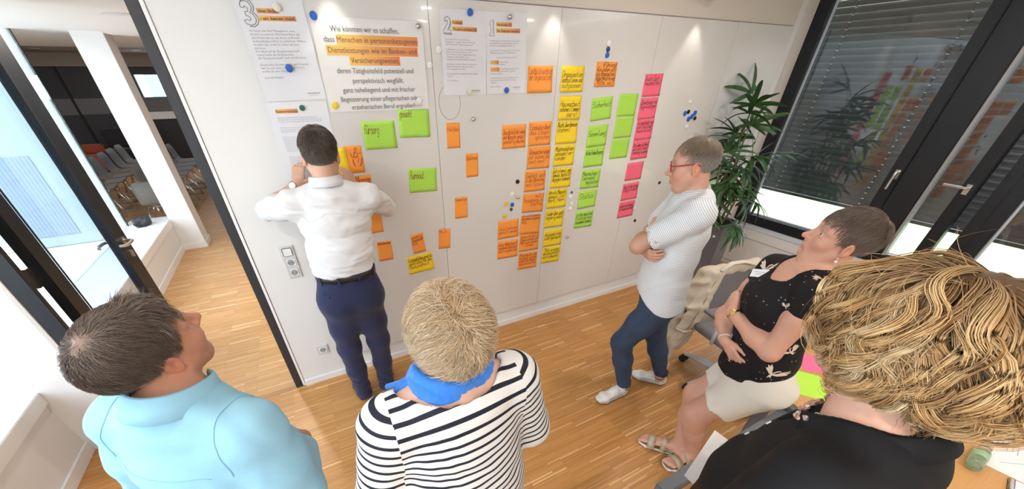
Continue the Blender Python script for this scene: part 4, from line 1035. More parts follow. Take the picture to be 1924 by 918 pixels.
class Head:
    def __init__(s, P, yaw, pitch, roll, sc=1.0, jaw=1.0, nose=1.0, fem=0.0, cheek=1.0):
        s.P, s.M, s.sc = A3(P), head_mat(yaw, pitch, roll), sc; s.jaw, s.nose, s.fem, s.cheek = jaw, nose, fem, cheek
    def w(s, f, r, u): return s.P + s.M @ (A3([f, r, u]) * s.sc)
    def local(s, V): return ((V - s.P) @ s.M) / s.sc
    def prims(s):
        w, M, c = s.w, s.M, s.sc; jw = s.jaw
        e = lambda f, r, u, rf, rr, ru, k=.02, op='u', R=None: ell(w(f, r, u), A3([rf, rr, ru]) * c, M if R is None else R, k * c, op)
        co = lambda a, b, ra, rb, k=.015, op='u': cone(w(*a), w(*b), ra * c, rb * c, k * c, op)
        L = [e(-.014, 0, .036, .099, .074, .090, .01), e(.03, 0, .03, .062, .064, .07, .03),
             e(.028, 0, -.035, .062, .056 * jw, .072, .03), e(.052, 0, -.058, .044, .046 * jw, .054, .025)]
        L += [co((.072, -.012 * jw, -.102), (.072, .012 * jw, -.102), .019, .019, .022)]
        for q in (-1, 1):
            L.append(co((.006, q * .056 * jw, -.045), (.058, q * .030 * jw, -.098), .018, .017, .03))
            L.append(e(.066, q * .040, -.022, .022, .022, .022, .03))
            L.append(co((.083, q * .012, .034), (.072, q * .048, .034), .011, .009, .016))
        for q in (-1, 1): L.append(e(.098, q * .032, .014, .019, .017, .0135, .016, 's'))
        for q in (-1, 1):
            L.append(e(.0725, q * .0325, .0135, .0140, .0165, .0135, .006))
            L.append(co((.0845, q * .018, .0205), (.076, q * .047, .0195), .0035, .003, .006))
        n = s.nose
        L += [co((.086, 0, .028), (.104 + .008 * n, 0, -.018), .0085, .0105 * n ** .5, .012), e(.107 + .010 * n, 0, -.023, .0125, .0115 * n, .0105, .010)]
        for q in (-1, 1):
            L.append(e(.099 + .004 * n, q * .0125 * n, -.027, .0105, .0075, .0085, .008)); L.append(e(.1085 + .004 * n, q * .0065, -.0345, .006, .004, .004, .004, 's'))
        L += [co((.091, -.008, -.048), (.091, .008, -.048), .012, .012, .016)]
        for q in (-1, 1):
            L.append(co((.1005, 0, -.0600), (.0905, q * .0225, -.0645), .0062, .0035, .006)); L.append(co((.0985, 0, -.0725), (.0900, q * .0205, -.0665), .0072, .0035, .006))
        L += [co((.110, 0, -.0662), (.094, -.024, -.0655), .0016, .001, .003, 's'), co((.110, 0, -.0662), (.094, .024, -.0655), .0016, .001, .003, 's'), e(.099, 0, -.086, .010, .016, .006, .008, 's')]
        for q in (-1, 1):       # ears: a tilted dish with rim, bowl and lobe
            a = math.radians(24) * q
            R = M @ np.array([[math.cos(a), -math.sin(a), 0], [math.sin(a), math.cos(a), 0], [0, 0, 1]])
            c0 = (-.010, q * .079, -.004)
            L += [e(*c0, .020, .0075, .031, .006, R=R), e(-.002, q * .077, -.030, .0095, .006, .010, .006, R=R)]
            L += [e(-.007, q * .0885, -.002, .0105, .008, .020, .004, 's', R=R), co((-.017, q * .085, .012), (-.019, q * .086, -.012), .0025, .0025, .003, 's')]
            L += [co((.002, q * .080, -.012), (.004, q * .0785, -.003), .0055, .005, .004)]
        return L
    def tint(s, V, skin, lip, brow, flush=0.12, stubble=0.0, browpos=True):
        q = s.local(V); f, r, u = q.T; T = np.tile(A3(skin), (len(V), 1))
        def mixc(m, c): T[:] = T * (1 - m[:, None]) + A3(c) * m[:, None]
        g = lambda f0, r0, u0, sf, sr, su: np.exp(-(((f - f0) / sf) ** 2 + ((np.abs(r) - r0) / sr) ** 2 + ((u - u0) / su) ** 2))
        red = A3(skin) * A3([1.02, .70, .62])
        mixc(flush * 2.2 * g(.07, .045, -.025, .04, .02, .025), red); mixc(flush * 3.5 * g(.115, 0, -.025, .015, .015, .014), red)
        mixc(flush * 3.0 * g(-.01, .085, -.005, .03, .013, .04), red)
        if stubble:
            m = ((u < -.045) & (f > .0)).astype(float) * stubble * np.clip((-.04 - u) / .02, 0, 1); mixc(m, A3(skin) * A3([.62, .58, .58]))
        ml = g(.098, 0, -.066, .014, .019, .0085); mixc(np.clip(ml * 1.5 - .35, 0, .85), lip)
        if browpos:
            ub = .0365 + .006 * np.sin(np.clip((np.abs(r) - .014) / .038, 0, 1) * 2.6); mb = np.exp(-((u - ub) / .0042) ** 2) * ((np.abs(r) > .012) & (np.abs(r) < .053) & (f > .05)); mixc(.75 * mb, brow)
        return T
    def eyes(s, parent, iris=(.10, .16, .20)):
        for q in (-1, 1):
            c = s.w(.0745, q * .0325, .0130); R = s.M; n = 14; vs = []; cols = []; fs = []
            for i in range(n + 1):
                t = math.pi * i / n
                for k in range(n):
                    p = 2 * math.pi * k / n; d = A3([math.cos(t), math.sin(t) * math.cos(p), math.sin(t) * math.sin(p)])
                    vs.append(c + R @ (d * .0138 * s.sc)); a = math.degrees(t)
                    cols.append((.01, .01, .01) if a < 13 else iris if a < 27 else (.74, .70, .67))
            for i in range(n):
                for k in range(n): fs.append((i * n + k, (i + 1) * n + k, (i + 1) * n + (k + 1) % n, i * n + (k + 1) % n))
            link('eye', np_mesh('eye', vs, fs, {'tint': np.array(cols)}), M_eye, parent)

def hand_prims(wrist, f, p, side, curl=(30, 40, 30), spread=0.0, thumb=(0.65, 0.75, 0.35), sc=1.0, curls=None, wr=.027):
    """wrist point, finger direction, palm normal, side +1 right / -1 left; curl in degrees per joint"""
    f = unit(f); p = unit(A3(p) - f * (A3(p) @ f)); t = np.cross(f, p) * side; wv = A3(wrist)
    L = []; at = lambda a, b, c: wv + (f * a + t * b + p * c) * sc
    L.append(econe(at(-.01, 0, 0), at(.045, 0, .002), (.027 * sc, .019 * sc), (.037 * sc, .016 * sc), t, .015 * sc))
    L.append(econe(at(.045, 0, .002), at(.088, 0, .0), (.037 * sc, .0155 * sc), (.040 * sc, .0125 * sc), t, .012 * sc))
    for i, (off, ln, r) in enumerate(((.029, .074, .0090), (.0097, .083, .0093), (-.0097, .077, .0089), (-.0285, .060, .0079))):
        cu = curls[i] if curls else curl; a = at(.088 - .004 * abs(i - 1), off, 0); ang = 0.0
        sp = math.radians(spread) * (1.5 - i); rad = r * sc
        for j, (q, c) in enumerate(zip((.46, .31, .23), cu)):
            ang += math.radians(c); d = f * math.cos(ang) + p * math.sin(ang); d = unit(d + t * sp * math.cos(ang))
            b = a + d * ln * q * sc; L.append(cone(a, b, rad, rad * .92, .0035 * sc if j else .007 * sc)); a = b; rad *= .92
    d = unit(f * thumb[0] + t * thumb[1] + p * thumb[2]); a = at(.012, .020, .004); rad = .0135 * sc
    for ln, be in ((.046, 0), (.034, .18), (.027, .22)):
        d = unit(d + f * be * .8 - t * be * .6); b = a + d * ln * sc; L.append(cone(a, b, rad, rad * .9, .006 * sc)); a = b; rad *= .88
    return L

def limb(a, b, c, r, k=.03):
    """two segment limb with muscle bellies: r = (top, mid, joint, mid2, end)"""
    a, b, c = A3(a), A3(b), A3(c); m1 = a + (b - a) * .4; m2 = b + (c - b) * .35
    return [cone(a, m1, r[0], r[1], k), cone(m1, b, r[1], r[2], k), cone(b, m2, r[2], r[3], k), cone(m2, c, r[3], r[4], k)]

def torso(secs, off=0.0, k=.03):
    """secs: (centre, half width, half depth, side direction)"""
    L = []
    for (c0, w0, d0, s0), (c1, w1, d1, s1) in zip(secs[:-1], secs[1:]):
        L.append(econe(c0, c1, (w0 + off, d0 + off), (w1 + off, d1 + off), A3(s0) + A3(s1), k))
    return L

# ------------------------------------------------------------------ hair
def scalp_mask(q, front=.082, temple=.030, nape=-.085, side=.004, ear=.030):
    """hair bearing skin: high over the ear, a sideburn before it, down to the nape behind"""
    f, r, u = q.T; ar = np.abs(r)
    behind = .0 + (nape - .0) * np.clip((-.036 - f) / .040, 0, 1)
    lim = np.where(f < -.036, behind, np.where(f < .014, ear, side))
    lim = np.where((f > -.036) & (f < .014) & (ar < .05), nape, lim)
    lim = np.where(f > .027, temple + (f - .027) * (front - temple) / .055, lim)
    return u > lim
EC, ER = A3([-.014, 0, .036]), A3([.0995, .0745, .0905])
def on_skull(q, h):
    """project head frame points to height h over the skull ellipsoid"""
    d = (q - EC) / ER; d /= np.linalg.norm(d, axis=1)[:, None]
    b = EC + d * ER; n = d / ER; n /= np.linalg.norm(n, axis=1)[:, None]
    return b + n * np.asarray(h)[:, None], n

def tubes(P, rad, cols, n=3):
    """P (s, m, 3) strand points -> triangular tubes with taper; cols (s, 3) or (s, m, 3)"""
    s, m, _ = P.shape; T = np.empty_like(P); T[:, 1:-1] = P[:, 2:] - P[:, :-2]; T[:, 0] = P[:, 1] - P[:, 0]; T[:, -1] = P[:, -1] - P[:, -2]
    T /= np.linalg.norm(T, axis=2)[..., None] + 1e-9
    ref = np.where(np.abs(T[..., 2:3]) < .9, A3([0, 0, 1]), A3([1, 0, 0])); U = np.cross(T, ref); U /= np.linalg.norm(U, axis=2)[..., None] + 1e-9; Wv = np.cross(T, U)
    V = np.empty((s, m, n, 3))
    for k in range(n):
        a = 2 * math.pi * k / n; V[:, :, k] = P + (U * math.cos(a) + Wv * math.sin(a)) * rad[..., None]
    base = (np.arange(s) * m * n)[:, None, None]; i = np.arange(m - 1)[None, :, None]; k = np.arange(n)[None, None, :]; k2 = (k + 1) % n
    Fq = np.stack(np.broadcast_arrays(base + i * n + k, base + i * n + k2, base + (i + 1) * n + k2, base + (i + 1) * n + k), -1).reshape(-1, 4)
    C = cols if cols.ndim == 3 else np.repeat(cols[:, None], m, 1); C = np.repeat(C[:, :, None], n, 2).reshape(-1, 3)
    return V.reshape(-1, 3), Fq, C

def short_hair(H, seed, n, length, lift, flow, colf, mask, width=.0007, segs=5, jit=.25, density=None, outw=0.0):
    rg = np.random.RandomState(seed)
    d = rg.normal(size=(n * 4, 3)); d /= np.linalg.norm(d, axis=1)[:, None]; q = EC + d * ER
    keep = mask(q)
    if density is not None: keep &= rg.uniform(size=len(q)) < density(q)
    q = q[keep][:n]; s = len(q)
    L = (length(q) if callable(length) else np.full(s, length)) * rg.uniform(.75, 1.15, s); lf = (lift(q) if callable(lift) else np.full(s, lift)) * rg.uniform(.55, 1.1, s)
    P = np.empty((s, segs + 1, 3)); p = q.copy(); P[:, 0] = q; j = rg.normal(size=(s, 3)) * jit
    for i in range(segs):
        v = flow(p) + j; _, nn = on_skull(p, np.zeros(s)); v = v - nn * (v * nn).sum(1)[:, None]; v /= np.linalg.norm(v, axis=1)[:, None] + 1e-9
        p = p + v * (L / segs)[:, None]; t = (i + 1) / segs; hgt = lf * (1 - (1 - t) ** 2) + outw * t * t * L
        p, _ = on_skull(p, hgt); P[:, i + 1] = p
    cols = colf(q, rg); t = np.linspace(0, 1, segs + 1)
    rad = (width * rg.uniform(.7, 1.3, s))[:, None] * (1 - .75 * t ** 2)[None]
    Wp = H.P + (P @ H.M.T) * H.sc
    return tubes(Wp, rad * H.sc, cols)

def hair_cap(H, mask, thick, h=.004, extra=None):
    """the dense mass under the strands"""
    prims = [ell(H.w(*EC), (ER + thick) * H.sc, H.M, .005)] + (extra or [])
    V, Fq = solid(prims, h, pad=.02)
    q = H.local(V); keep = mask(q)
    Fq = Fq[keep[Fq].any(1)]; used = np.unique(Fq); mp = np.full(len(V), -1); mp[used] = np.arange(len(used)); return V[used], mp[Fq]

M_skin = attr_mat('skin', rough=.46, spec=.38, var=.05, scale=45, sss=.12, bump=.12, bscale=500)
M_eye = attr_mat('eye_surface', rough=.12, spec=.6, var=.0)
M_hair = attr_mat('hair_strands', rough=.42, spec=.35, var=.06, scale=60)

def body_obj(parent, prims, h, head=None, hands=(), tintf=None, skin=(.6, .35, .25), hh=.003):
    """skin as ONE mesh: coarse limbs, finer head and hands share the same blended field"""
    parts = []; boxes = []
    if head is not None:
        hp = head.prims(); c = head.w(.005, 0, .0); half = A3([.145, .105, .150]) * head.sc
        boxes.append((c, head.M, half * .985))
    for hprims, hc in hands: boxes.append((hc[0], hc[1], A3(hc[2]) * .97))
    allp = list(prims) + (hp if head is not None else []) + [p for hpr, _ in hands for p in hpr]
    V, Fq = solid(allp, h); parts.append(cut_faces(V, Fq, inside(V, boxes)))
    for i, b in enumerate(boxes):
        c, R, half = b; ext = np.abs(R) @ half; fine = hh if (head is not None and i == 0) else .0026
        V, Fq = solid(allp, fine, A3(c) - ext - .012, A3(c) + ext + .012); big = [(c, R, A3(half) * 1.03)]
        parts.append(cut_faces(V, Fq, ~inside(V, big)))
    V, Fq = join(parts)
    T = tintf(V) if tintf is not None else np.tile(A3(skin), (len(V), 1))
    return link('body', np_mesh('body', V, Fq, {'tint': T}), M_skin, parent)

def cloth(parent, name, prims, h, material, noise=None, attrs=None):
    V, Fq = solid(prims, h, noise=noise)
    at = attrs(V, Fq) if attrs else None
    return link(name, np_mesh(name, V, Fq, at), material, parent)
# ------------------------------------------------------------------ people
def surf_tree(o):
    from mathutils.bvhtree import BVHTree
    me = o.data; return BVHTree.FromPolygons([v.co.copy() for v in me.vertices], [tuple(p.vertices) for p in me.polygons])
def V2(y): a = math.radians(y); return A3([math.cos(a), math.sin(a), 0]), A3([math.sin(a), -math.cos(a), 0])   # forward, right

def collar(parent, N, fw, rt, axis, rx, ry, stand, fall, material, gap=40, tip=.02, name='collar', lean=0.0, thick=.0018):
    """shirt collar: stand and folded over fall around the neck, open at the front"""
    up = unit(axis); fw = unit(fw - up * (fw @ up)); rt = np.cross(fw, up)
    n = 44; prof = ((0.0, 0.0), (-.001, .5), (0.0, .95), (.003, 1.05), (.008, 1.0), (.015, None), (.025, -1))
    vs = []; g = math.radians(gap)
    for i in range(n + 1):
        th = g / 2 + (2 * math.pi - g) * i / n
        frontness = max(0, math.cos(th)) ** 2
        d = fw * math.cos(th) * ry + rt * math.sin(th) * rx; dn = unit(fw * math.cos(th) / ry + rt * math.sin(th) / rx)
        base = A3(N) + d - up * lean * frontness
        fl = fall + tip * frontness ** 2
        for dr, hz in prof:
            z = stand * hz if hz is not None and hz >= 0 else (stand - fl * .5 if hz is None else stand - fl)
            vs.append(base + dn * dr + up * z)
    m = len(prof); fs = [(i * m + k, i * m + k + 1, (i + 1) * m + k + 1, (i + 1) * m + k) for i in range(n) for k in range(m - 1)]
    o = link(name, np_mesh(name, vs, fs), material, parent)
    sm = o.modifiers.new('thickness', 'SOLIDIFY'); sm.thickness = thick; sm.offset = 0
    return o

def ring_band(parent, name, c, axis, rx, ry, side, w, t, material, n=40):
    """a strap or belt around a limb"""
    up = unit(axis); s = unit(A3(side) - up * (A3(side) @ up)); o = np.cross(up, s); vs = []
    for k in range(n):
        a = 2 * math.pi * k / n; d = s * math.cos(a) * rx + o * math.sin(a) * ry; dn = unit(s * math.cos(a) / rx + o * math.sin(a) / ry)
        for dr, h in ((0, -w / 2), (t, -w / 2), (t, w / 2), (0, w / 2)): vs.append(A3(c) + d + dn * dr + up * h)
    fs = [(k * 4 + j, ((k + 1) % n) * 4 + j, ((k + 1) % n) * 4 + (j + 1) % 4, k * 4 + (j + 1) % 4) for k in range(n) for j in range(4)]
    return link(name, np_mesh(name, vs, fs, smooth=False), material, parent)

def shoe(parent, heel, toe, ank, name, upper, sole, lace=None, h=.003, low=.0, width=.047):
    """one shoe: sole slab, shaped upper, laces"""
    heel, toe = A3(heel), A3(toe); heel[2] = toe[2] = 0.0; d = unit(toe - heel); s = np.cross(d, [0, 0, 1]); L = np.linalg.norm(toe - heel); R = np.stack([d, s, [0, 0, 1]], 1)
    at = lambda f, r, u: heel + d * f * L + s * r + A3([0, 0, u])
    so = [econe(at(.16, 0, .012), at(.42, 0, .012), (.035, .012), (.037, .012), s, .01), econe(at(.42, 0, .012), at(.70, 0, .012), (.037, .012), (width, .012), s, .01), econe(at(.70, 0, .012), at(.85, 0, .014), (width, .012), (.038, .012), s, .01), plane((0, 0, .0), (0, 0, -1), .002), plane((0, 0, .021), (0, 0, 1), .003)]
    so_o = cloth(parent, name, so, h, sole)
    if lace is not None:
        osl = [econe(at(.15, 0, .006), at(.42, 0, .006), (.038, .008), (.040, .008), s, .01), econe(at(.42, 0, .006), at(.70, 0, .006), (.040, .008), (width + .003, .008), s, .01), econe(at(.70, 0, .006), at(.86, 0, .008), (width + .003, .008), (.040, .008), s, .01), plane((0, 0, .0), (0, 0, -1), .002), plane((0, 0, .010), (0, 0, 1), .002)]
        cloth(so_o, 'outsole', osl, h, M_outsole)
    up = [econe(at(.15, 0, .035), at(.42, 0, .040), (.030, .026), (.033, .034), s, .02), econe(at(.42, 0, .038), at(.70, 0, .030), (.033, .036), (width - .005, .026), s, .02), econe(at(.70, 0, .030), at(.86, 0, .026), (width - .006, .024), (.032, .018), s, .02),
          cone(at(.17, 0, .045), at(.20, 0, .085 + low), .034, .033, .02), cone(at(.22, 0, .075), at(.45, 0, .060), .033, .028, .02), plane((0, 0, .016), (0, 0, -1), .003), plane(at(.2, 0, .088 + low), A3([0, 0, 1]) - d * .25, .004)]
    u = cloth(so_o, 'shoe_upper', up, h, upper)
    if lace is not None:
        m = MB()
        for k in range(5):
            f = .40 + .062 * k; z = .082 - .010 * k
            m.tube([at(f, -.026, z - .012), at(f + .01, -.012, z + .001), at(f + .012, .012, z + .001), at(f, .026, z - .012)], .0024, 5)
        m.tube([at(.40, 0, .084), at(.37, .03, .092), at(.41, .042, .076)], .002, 5).tube([at(.40, 0, .084), at(.37, -.03, .092), at(.41, -.042, .076)], .002, 5)
        m.build('laces', lace, so_o, smooth=True)
        MB().tube([at(f, w, z) for f, w, z in ((.10, -.037, .055), (.30, -.040, .045), (.55, -.047, .040), (.75, -.046, .034))], .0022, 5).tube([at(f, w, z) for f, w, z in ((.10, .037, .055), (.30, .040, .045), (.55, .047, .040), (.75, .046, .034))], .0022, 5).build('side_seam', mat('grey_trim', (.42, .42, .40), .6), so_o)
    return so_o

def hair_obj(parent, H, parts, capcol=None, cap=None, name='hair'):
    Vs, Fs, Cs = [], [], []; o = 0
    if cap is not None:
        V, Fq = cap; Vs.append(V); Fs.append(Fq); q = H.local(V); Cs.append(capcol(q) if callable(capcol) else np.tile(A3(capcol), (len(V), 1))); o += len(V)
    for V, Fq, C in parts: Vs.append(V); Fs.append(Fq + o); Cs.append(C); o += len(V)
    return link(name, np_mesh(name, np.concatenate(Vs), np.concatenate(Fs), {'tint': np.concatenate(Cs)}), M_hair, parent)

def mixcols(pal, wts):
    pal = np.array(pal); wts = np.array(wts) / sum(wts)
    def f(q, rg):
        i = rg.choice(len(pal), size=len(q), p=wts); return pal[i] * rg.uniform(.8, 1.2, (len(q), 1))
    return f
def whorl(c, down=.6, fwd=0.0):
    def f(q):
        v = q - A3(c); v /= np.linalg.norm(v, axis=1)[:, None] + 1e-6; return v + A3([fwd, 0, -down])
    return f

def fabric(name, col, rough=.85, var=.03, bump=.25, bscale=900, sheen=.15): return mat(name, col, rough, var, 14, bump=bump, bscale=bscale, sheen=sheen, spec=.25)
M_navy = fabric('navy_suit_wool', (.022, .027, .075)); M_white_shirt = fabric('white_shirt_cotton', (.72, .72, .735), sheen=.03); M_blue_shirt = fabric('light_blue_shirt_cotton', (.30, .56, .72), rough=.8, sheen=.03)
M_blackcloth = fabric('black_viscose', (.0075, .0075, .009), rough=.75, sheen=0.0, bump=.15); M_leather = mat('black_leather', (.018, .018, .022), .35, .1, 40, bump=.1); M_jeans = mat('dark_denim', (.030, .050, .095), .85, .25, 25, bump=.4, bscale=700)
M_grey_trouser = fabric('dark_grey_trousers', (.05, .05, .06)); M_cream = fabric('cream_cotton', (.76, .71, .62)); M_sneaker = mat('white_sneaker_leather', (.76, .75, .72), .5, .03, 30, bump=.1, bscale=300); M_sole = mat('pale_rubber_sole', (.50, .44, .37), .7, .04, 40)
M_outsole = mat('brown_gum_outsole', (.15, .085, .05), .7, .1); M_gold = mat('gold_metal', (.80, .55, .18), .25, .05, 30, metal=1.0); M_scarf = fabric('royal_blue_scarf', (.035, .20, .66), sheen=.3); M_redframe = mat('dark_red_acetate', (.36, .02, .03), .25, .1)
M_lens = glass_mat('spectacle_lens', (.95, .97, .97), .6)

def striped(name, base, dark, pitch, width, rough=.85):
    """stripe coordinate is carried by the garment itself (distance along body or sleeve)"""
    m, nt, p = new_mat(name)
    a = N(nt, 'ShaderNodeAttribute', attribute_name='stripe')
    dv = N(nt, 'ShaderNodeMath', operation='DIVIDE'); dv.inputs[1].default_value = pitch
    fr = N(nt, 'ShaderNodeMath', operation='FRACT'); lt = N(nt, 'ShaderNodeMath', operation='LESS_THAN'); lt.inputs[1].default_value = width
    nt.links.new(a.outputs['Fac'], dv.inputs[0]); nt.links.new(dv.outputs[0], fr.inputs[0]); nt.links.new(fr.outputs[0], lt.inputs[0])
    mx = N(nt, 'ShaderNodeMix', data_type='RGBA'); mx.inputs[6].default_value = (*base, 1); mx.inputs[7].default_value = (*dark, 1)
    nt.links.new(lt.outputs[0], mx.inputs[0]); nt.links.new(mx.outputs[2], p.inputs['Base Color']); p.inputs['Roughness'].default_value = rough; p.inputs['Specular IOR Level'].default_value = .25
    tc = N(nt, 'ShaderNodeTexCoord'); bn = N(nt, 'ShaderNodeTexNoise', i_Scale=900.0); nt.links.new(tc.outputs['Object'], bn.inputs['Vector'])
    bp = N(nt, 'ShaderNodeBump', i_Strength=.25, i_Distance=.001); nt.links.new(bn.outputs['Fac'], bp.inputs['Height']); nt.links.new(bp.outputs[0], p.inputs['Normal'])
    return m
def arm_coord(V, sh, el, wr):
    """distance down the sleeve, and distance from its axis"""
    best = None
    for a, b, o in ((A3(sh), A3(el), 0.0), (A3(el), A3(wr), np.linalg.norm(A3(el) - A3(sh)))):
        ba = b - a; L = np.linalg.norm(ba); t = np.clip((V - a) @ ba / L ** 2, -.8 if o == 0 else 0, 1); d = np.linalg.norm(V - a - t[:, None] * ba, axis=1); s = o + t * L
        best = (s, d) if best is None else (np.where(d < best[1], s, best[0]), np.minimum(d, best[1]))
    return best

# ================================================================== man in the light blue shirt (left foreground)
def man_blue():
    t = thing('person', 'man in a light blue shirt seen from behind, looking up to the board', 'person', (-.45, .87, 0), 0, None)
    fw, rt = V2(55); H = Head((-.424, .922, 1.512), 41, 17, -13, 1.0, jaw=1.12, nose=1.05)
    C = lambda z, f=0.0: A3([-.414, .862, z - .018]) + fw * f
    shL, shR = C(1.325) - rt * .178, C(1.325) + rt * .165
    elL, elR = C(1.05, -.02) - rt * .250, C(1.05, .0) + rt * .205
    wrL, wrR = C(1.00, .21) - rt * .06, C(.98, .22) + rt * .05
    secs = [(C(1.405, .005), .070, .062, rt), (C(1.355), .140, .086, rt), (C(1.23, .01), .185, .125, rt), (C(1.06, .03), .190, .148, rt), (C(.91, .02), .185, .142, rt), (C(.82), .185, .13, rt)]
    body = torso(secs) + [cone(H.w(-.022, 0, -.055), C(1.41, .008), .060, .066, .03)]
    for a, b, c in ((shL, elL, wrL), (shR, elR, wrR)): body += limb(a, b, c, (.055, .052, .043, .044, .03))
    hands = []
    for wr, d, sd in ((wrL, rt, -1), (wrR, -rt, 1)):
        f = unit(d + fw * .2); hp = hand_prims(wr, f, unit(-fw + A3([0, 0, -.3])), sd, (25, 35, 20)); hands.append((hp, (A3(wr) + f * .10, np.eye(3), (.13, .13, .11))))
    body_obj(t, body, .008, H, hands, lambda V: H.tint(V, (.56, .285, .190), (.50, .18, .15), (.10, .06, .04), .24, .35), hh=.0028)
    sh = torso(secs[1:], .014, .035)
    for a, b, c in ((shL, elL, wrL), (shR, elR, wrR)): sh += [cone(a, a + (b - a) * .5, .074, .070, .04), cone(a + (b - a) * .5, b, .073, .064, .04), cone(b, b + (c - b) * .75, .062, .05, .03)]
    sh += [cone(C(1.352, -.012), shL, .060, .066, .04), cone(C(1.352, -.012), shR, .060, .066, .04), cone(C(1.36, .0), C(1.412, .004), .074, .058, .03), plane((0, 0, .79), (0, 0, -1), .004)]
    shirt_o = cloth(t, 'shirt', sh, .0062, M_blue_shirt, wrinkle(3, .0036, .075, (.3, .3, .8), 7, .9, .8))
    collar(t, C(1.405, .004), fw, rt, A3([0, 0, 1]) + fw * .22 + rt * .05, .074, .077, .062, .054, M_blue_shirt, gap=30, tip=.024, lean=.02)
    # armhole seams, back yoke seam and button placket lie on the cloth
    tree = surf_tree(shirt_o); M_seam = mat('blue_seam', (.24, .49, .65), .8)
    def on(p, e=.0006):
        h, n, _, _ = tree.find_nearest(Vector(p)); return h + n * e
    MB().tube([on(p, .001) for p in (C(1.37, .085), C(1.32, .125), C(1.26, .14), C(1.21, .156), C(1.14, .18), C(1.06, .196), C(.99, .19), C(.93, .185))], .009, 6, flat=.35).build('button_placket', M_blue_shirt, t, smooth=True)
    for q in (-1, 1):
        c0 = C(1.30) + rt * q * .150; r = .12
        MB().tube([on(c0 + fw * math.cos(a) * r + A3([0, 0, 1]) * math.sin(a) * r + rt * q * (.012 - .02 * math.sin(a))) for a in np.linspace(-.3, 3.4, 34)], .0013, 5).build('armhole_seam', M_seam, t)
    MB().tube([on(C(1.300 - .01 * math.cos(x * 9), -.16) + rt * x) for x in np.linspace(-.150, .150, 24)], .0011, 5).build('yoke_seam', M_seam, t)
    tr = [econe(C(.87), C(.78), (.195, .14), (.195, .14), rt, .03)]
    for q, k in ((-1, 0), (1, 1)):
        hp_ = C(.80) + rt * q * .095; kn = C(.47, .02) + rt * q * .11; an = C(.108, -.01) + rt * q * .12
        tr += [cone(hp_, kn, .105, .080, .05), cone(kn, an, .080, .062, .04)]
        shoe(t, an - fw * .07 - A3([0, 0, .09]), an + fw * .20 - A3([0, 0, .09]), an, 'shoe', M_leather, M_rub, h=.005)
    cloth(t, 'trousers', tr + [plane((0, 0, .06), (0, 0, -1), .004)], .010, M_grey_trouser)
    mask = lambda q: scalp_mask(q, .074, .034, -.092, .0, .034) & ~((q[:, 0] > .040) & (np.abs(q[:, 1]) > .036) & (q[:, 2] < .095)) & (q[:, 0] < .060)
    bald = lambda q: 1 - .50 * np.exp(-(((q - A3([-.058, 0, .118])) / .032) ** 2).sum(1))
    def colf(q, rg):
        g = np.clip((.030 - q[:, 2]) / .06, 0, 1) * .85 + .15; i = rg.uniform(size=len(q)); base = np.where(i[:, None] < .55, A3([.090, .060, .045]), A3([.170, .120, .090])); gr = A3([.30, .275, .255])
        return (base * (1 - g[:, None]) + gr * g[:, None]) * rg.uniform(.7, 1.35, (len(q), 1))
    ln = lambda q: np.where(q[:, 2] < .02, .012, np.where(q[:, 2] > .085, .050, .028))
    lf = lambda q: np.where(q[:, 2] < .01, .003, np.where((q[:, 0] > .02) & (q[:, 2] > .08), .024, .012))
    fl = whorl((-.058, .006, .122), .40, .15)
    def fl2(q):
        v = fl(q); v += .30 * np.stack([np.sin(q[:, 1] * 130), np.sin(q[:, 0] * 110 + q[:, 2] * 60), 0 * q[:, 0]], 1); return v
    sh1 = short_hair(H, 5, 12500, ln, lf, fl2, colf, mask, .00062, 6, .26, bald)
    sh2 = short_hair(H, 6, 420, .05, .030, whorl((-.062, .006, .118), .1, .6), colf, lambda q: mask(q) & (q[:, 0] > .02) & (q[:, 2] > .08), .0004, 6, .5, outw=.22)
    sh3 = short_hair(H, 9, 900, .030, .010, fl, lambda q, rg: colf(q, rg) * 1.5, lambda q: mask(q) & ((((q - A3([-.058, 0, .118])) / .05) ** 2).sum(1) < 1), .0004, 5, .9)
    def capc(q):
        b = np.exp(-(((q - A3([-.058, 0, .122])) / .030) ** 2).sum(1))[:, None]; g = np.clip((.03 - q[:, 2:3]) / .06, 0, 1)
        return (A3([.085, .057, .043]) * (1 - g) + A3([.21, .17, .15]) * g) * (1 - b) + A3([.25, .165, .12]) * b
    hair_obj(t, H, [sh1, sh2, sh3], capc, hair_cap(H, mask, .0035))
    return t
man_blue()

